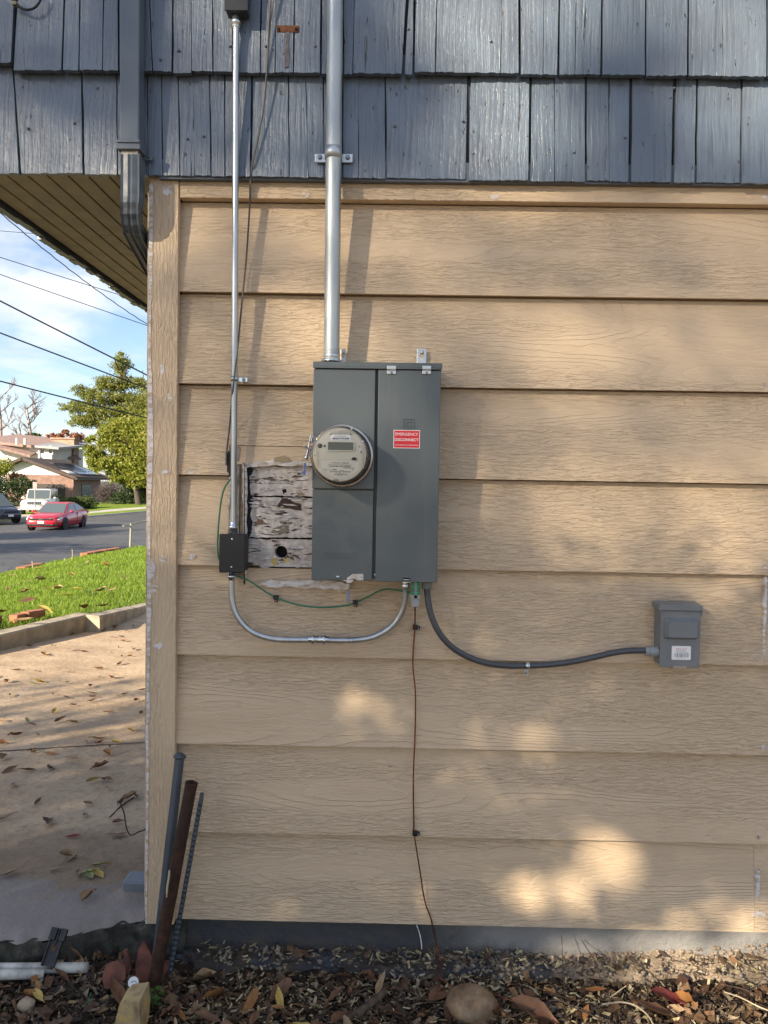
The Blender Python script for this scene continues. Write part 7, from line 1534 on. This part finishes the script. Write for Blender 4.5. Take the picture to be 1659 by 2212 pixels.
# ================================================================== SHADE TREES behind the photographer
LREF = 2.4
def shade_rate(h, onwall, wide=0):
    """wanted leaf layers over a spot of the wall (x, z) or of the ground (x, y): the gaps in the crowns"""
    if onwall:
        x, z = h
        px, py = 829.5 + 745 * x, 1042 - 745 * (z - CAMZ)      # rough wall coordinates for the list below
        w_ = Vector((px / 60, py / 60, 4)); px += 26 * mnoise.noise(w_) + 12 * mnoise.noise(w_ * 2.3); py += 22 * mnoise.noise(w_ + Vector((9, 3, 1))) + 10 * mnoise.noise(w_ * 2.3 + Vector((5, 1, 1)))
        inf = wide if py > 1400 else 0
        lam = 2.4 if z > 2.25 else (1.3 if z > 1.3 else 1.3 + 1.3 * min(1, (1.3 - z) / .5))
        for cx_, cy_, rx, ry, l in GAPS:
            q = ((px - cx_) / (rx + inf)) ** 2 + ((py - cy_) / (ry + inf)) ** 2
            if py > 400: l = max(l, 0.22)
            else: q *= 0.7
            if q < 1: lam = min(lam, l)
            elif q < 2: lam = min(lam, l + (lam - l) * (q - 1))
        return lam
    x, y = h
    if -0.8 < y < 0.3 and x > 0.3: return 0.15 if mnoise.noise(Vector((x * 3, y * 4, 0))) > -0.15 else 1.0
    if y > 2.4 + 0.25 * (x + 2): return 0.5 if y < 3.2 else 0.0
    return 1.3 if y > -1.5 else 1.2
GAPS = [(1030, 90, 130, 75, 0.0), (920, 30, 60, 60, 0.4), (1290, 40, 90, 70, 0.1), (1440, 60, 70, 60, 0.3), (1570, 80, 90, 70, 0.1), (1095, 320, 95, 80, 0.0), (1050, 210, 60, 40, 0.2), (1540, 260, 70, 80, 0.1), (1660, 240, 50, 80, 0.2), (610, 50, 50, 60, 0.3), (470, 110, 50, 50, 0.5), (610, 250, 40, 50, 0.3), (470, 270, 30, 50, 0.5),    (1350, 1100, 500, 280, 1.3), (1010, 1385, 60, 60, 1.0), (1350, 1330, 360, 140, 1.5),
        (1000, 1592, 60, 34, 0.0), (1035, 1618, 36, 26, 0.1), (985, 1700, 50, 34, 0.3), (1000, 1668, 24, 30, 0.2), (765, 1528, 50, 34, 0.3), (800, 1545, 30, 26, 0.3), (1120, 1600, 40, 30, 0.8), (1310, 1860, 66, 50, 0.0), (1180, 1925, 84, 34, 0.1), (1140, 1975, 90, 26, 0.15), (945, 1955, 50, 36, 0.05), (1010, 1980, 50, 30, 0.1), (790, 1955, 44, 32, 0.05), (560, 1985, 60, 30, 0.8), (1180, 2060, 90, 40, 0.1), (1560, 2100, 260, 80, 0.05), (1250, 2140, 200, 60, 0.1), (1580, 1985, 120, 20, 0.4)]
M_LSHD = m_leaf('shade_tree_leaves', (0.045, 0.075, 0.02), (0.075, 0.11, 0.03), (0.12, 0.15, 0.05), .3)
rngS = np.random.default_rng(77)
def shade_tree(label, c, rad, trunk, L0, Wd, seed, zmax=None):
    o = thing('shade_tree', label, 'tree', trunk)
    mb = MB(); limbs(mb, trunk, c, .16, 14, min(rad) * .8, random.Random(seed)); mb.build('trunk', M_BARK, o)
    keep = []; c = np.array(c); rad = np.array(rad); S = np.array(SUN)
    face = PI * (rad.prod()) ** (2 / 3); trials = LREF * face / (L0 * Wd * .5 * .55)
    for _ in range(int(trials / 4000) + 1):
        d = rngS.normal(size=(4000, 3)); d /= np.linalg.norm(d, axis=1)[:, None]; P = c + d * rngS.random((4000, 1)) ** (1 / 3) * rad
        t = P[:, 1] / S[1]; Hw = P - S * t[:, None]; ok = np.zeros(4000, bool)
        for i in range(4000):
            h = Hw[i]
            if h[2] > -0.02 and h[0] > (-0.80 if h[2] < 1.9 else -1.5): lam = shade_rate((h[0], h[2]), True, 45 if c[2] > 7 else 0)
            else: g = P[i] - S * (P[i, 2] / S[2]); lam = shade_rate((g[0], g[1]), False)
            if zmax and h[0] > -0.80 and h[2] > zmax + 0.25 * rngS.random(): lam = 0
            ok[i] = rngS.random() < lam / LREF
        keep.append(P[ok])
    P = np.concatenate(keep); L = rngS.uniform(.7, 1.3, len(P)) * L0
    quads('crown', leafquads(P, L, L * (Wd / L0), rngS), M_LSHD, o)
shade_tree('tall garden tree behind the photographer shading the upper wall', tuple(Vector((0.3, 0, 2.1)) + SUN * 24), (3.4, 3.0, 2.6), (-14.5, -16.0, -0.14),   .14, .06, 1)
shade_tree('low leafy garden tree behind the photographer shading the foot of the wall', tuple(Vector((0.2, 0, 0.45)) + SUN * 8), (2.5, 1.9, 1.0), (-4.3, -5.2, -0.12),   .075, .034, 3, 1.0)
shade_tree('leafy garden tree near the driveway shading its house end', tuple(Vector((-1.9, 0.9, 0.1)) + SUN * 10), (2.2, 2.4, 1.7), (-8.2, -6.0, -0.12),   .13, .055, 2, 0.7)
def street_tree(label, base, H, rad, seed):
    base = Vector(base); o = thing('street_tree', label, 'tree', base); c = base + Vector((0, 0, H)); mb = MB(); limbs(mb, base, c, .2, 16, rad * .8, random.Random(seed)); mb.build('trunk', M_BARK, o)
    rb = random.Random(seed); crown('crown', o, [((c.x + rb.uniform(-1, 1) * rad * .6, c.y + rb.uniform(-1, 1) * rad * .6, c.z + rb.uniform(-.5, .6) * rad * .7), (rad * .6, rad * .6, rad * .42)) for k in range(9)], 7000, .26, M_LSHD, rngS, .5, .3)
street_tree('street tree by the road, beyond the picture edge, shading the asphalt', (-22, 14, -.9), 5.2, 3.0, 8)
street_tree('second street tree further along the road, shading the asphalt', (-27, 22, -1.0), 6.0, 3.2, 9)
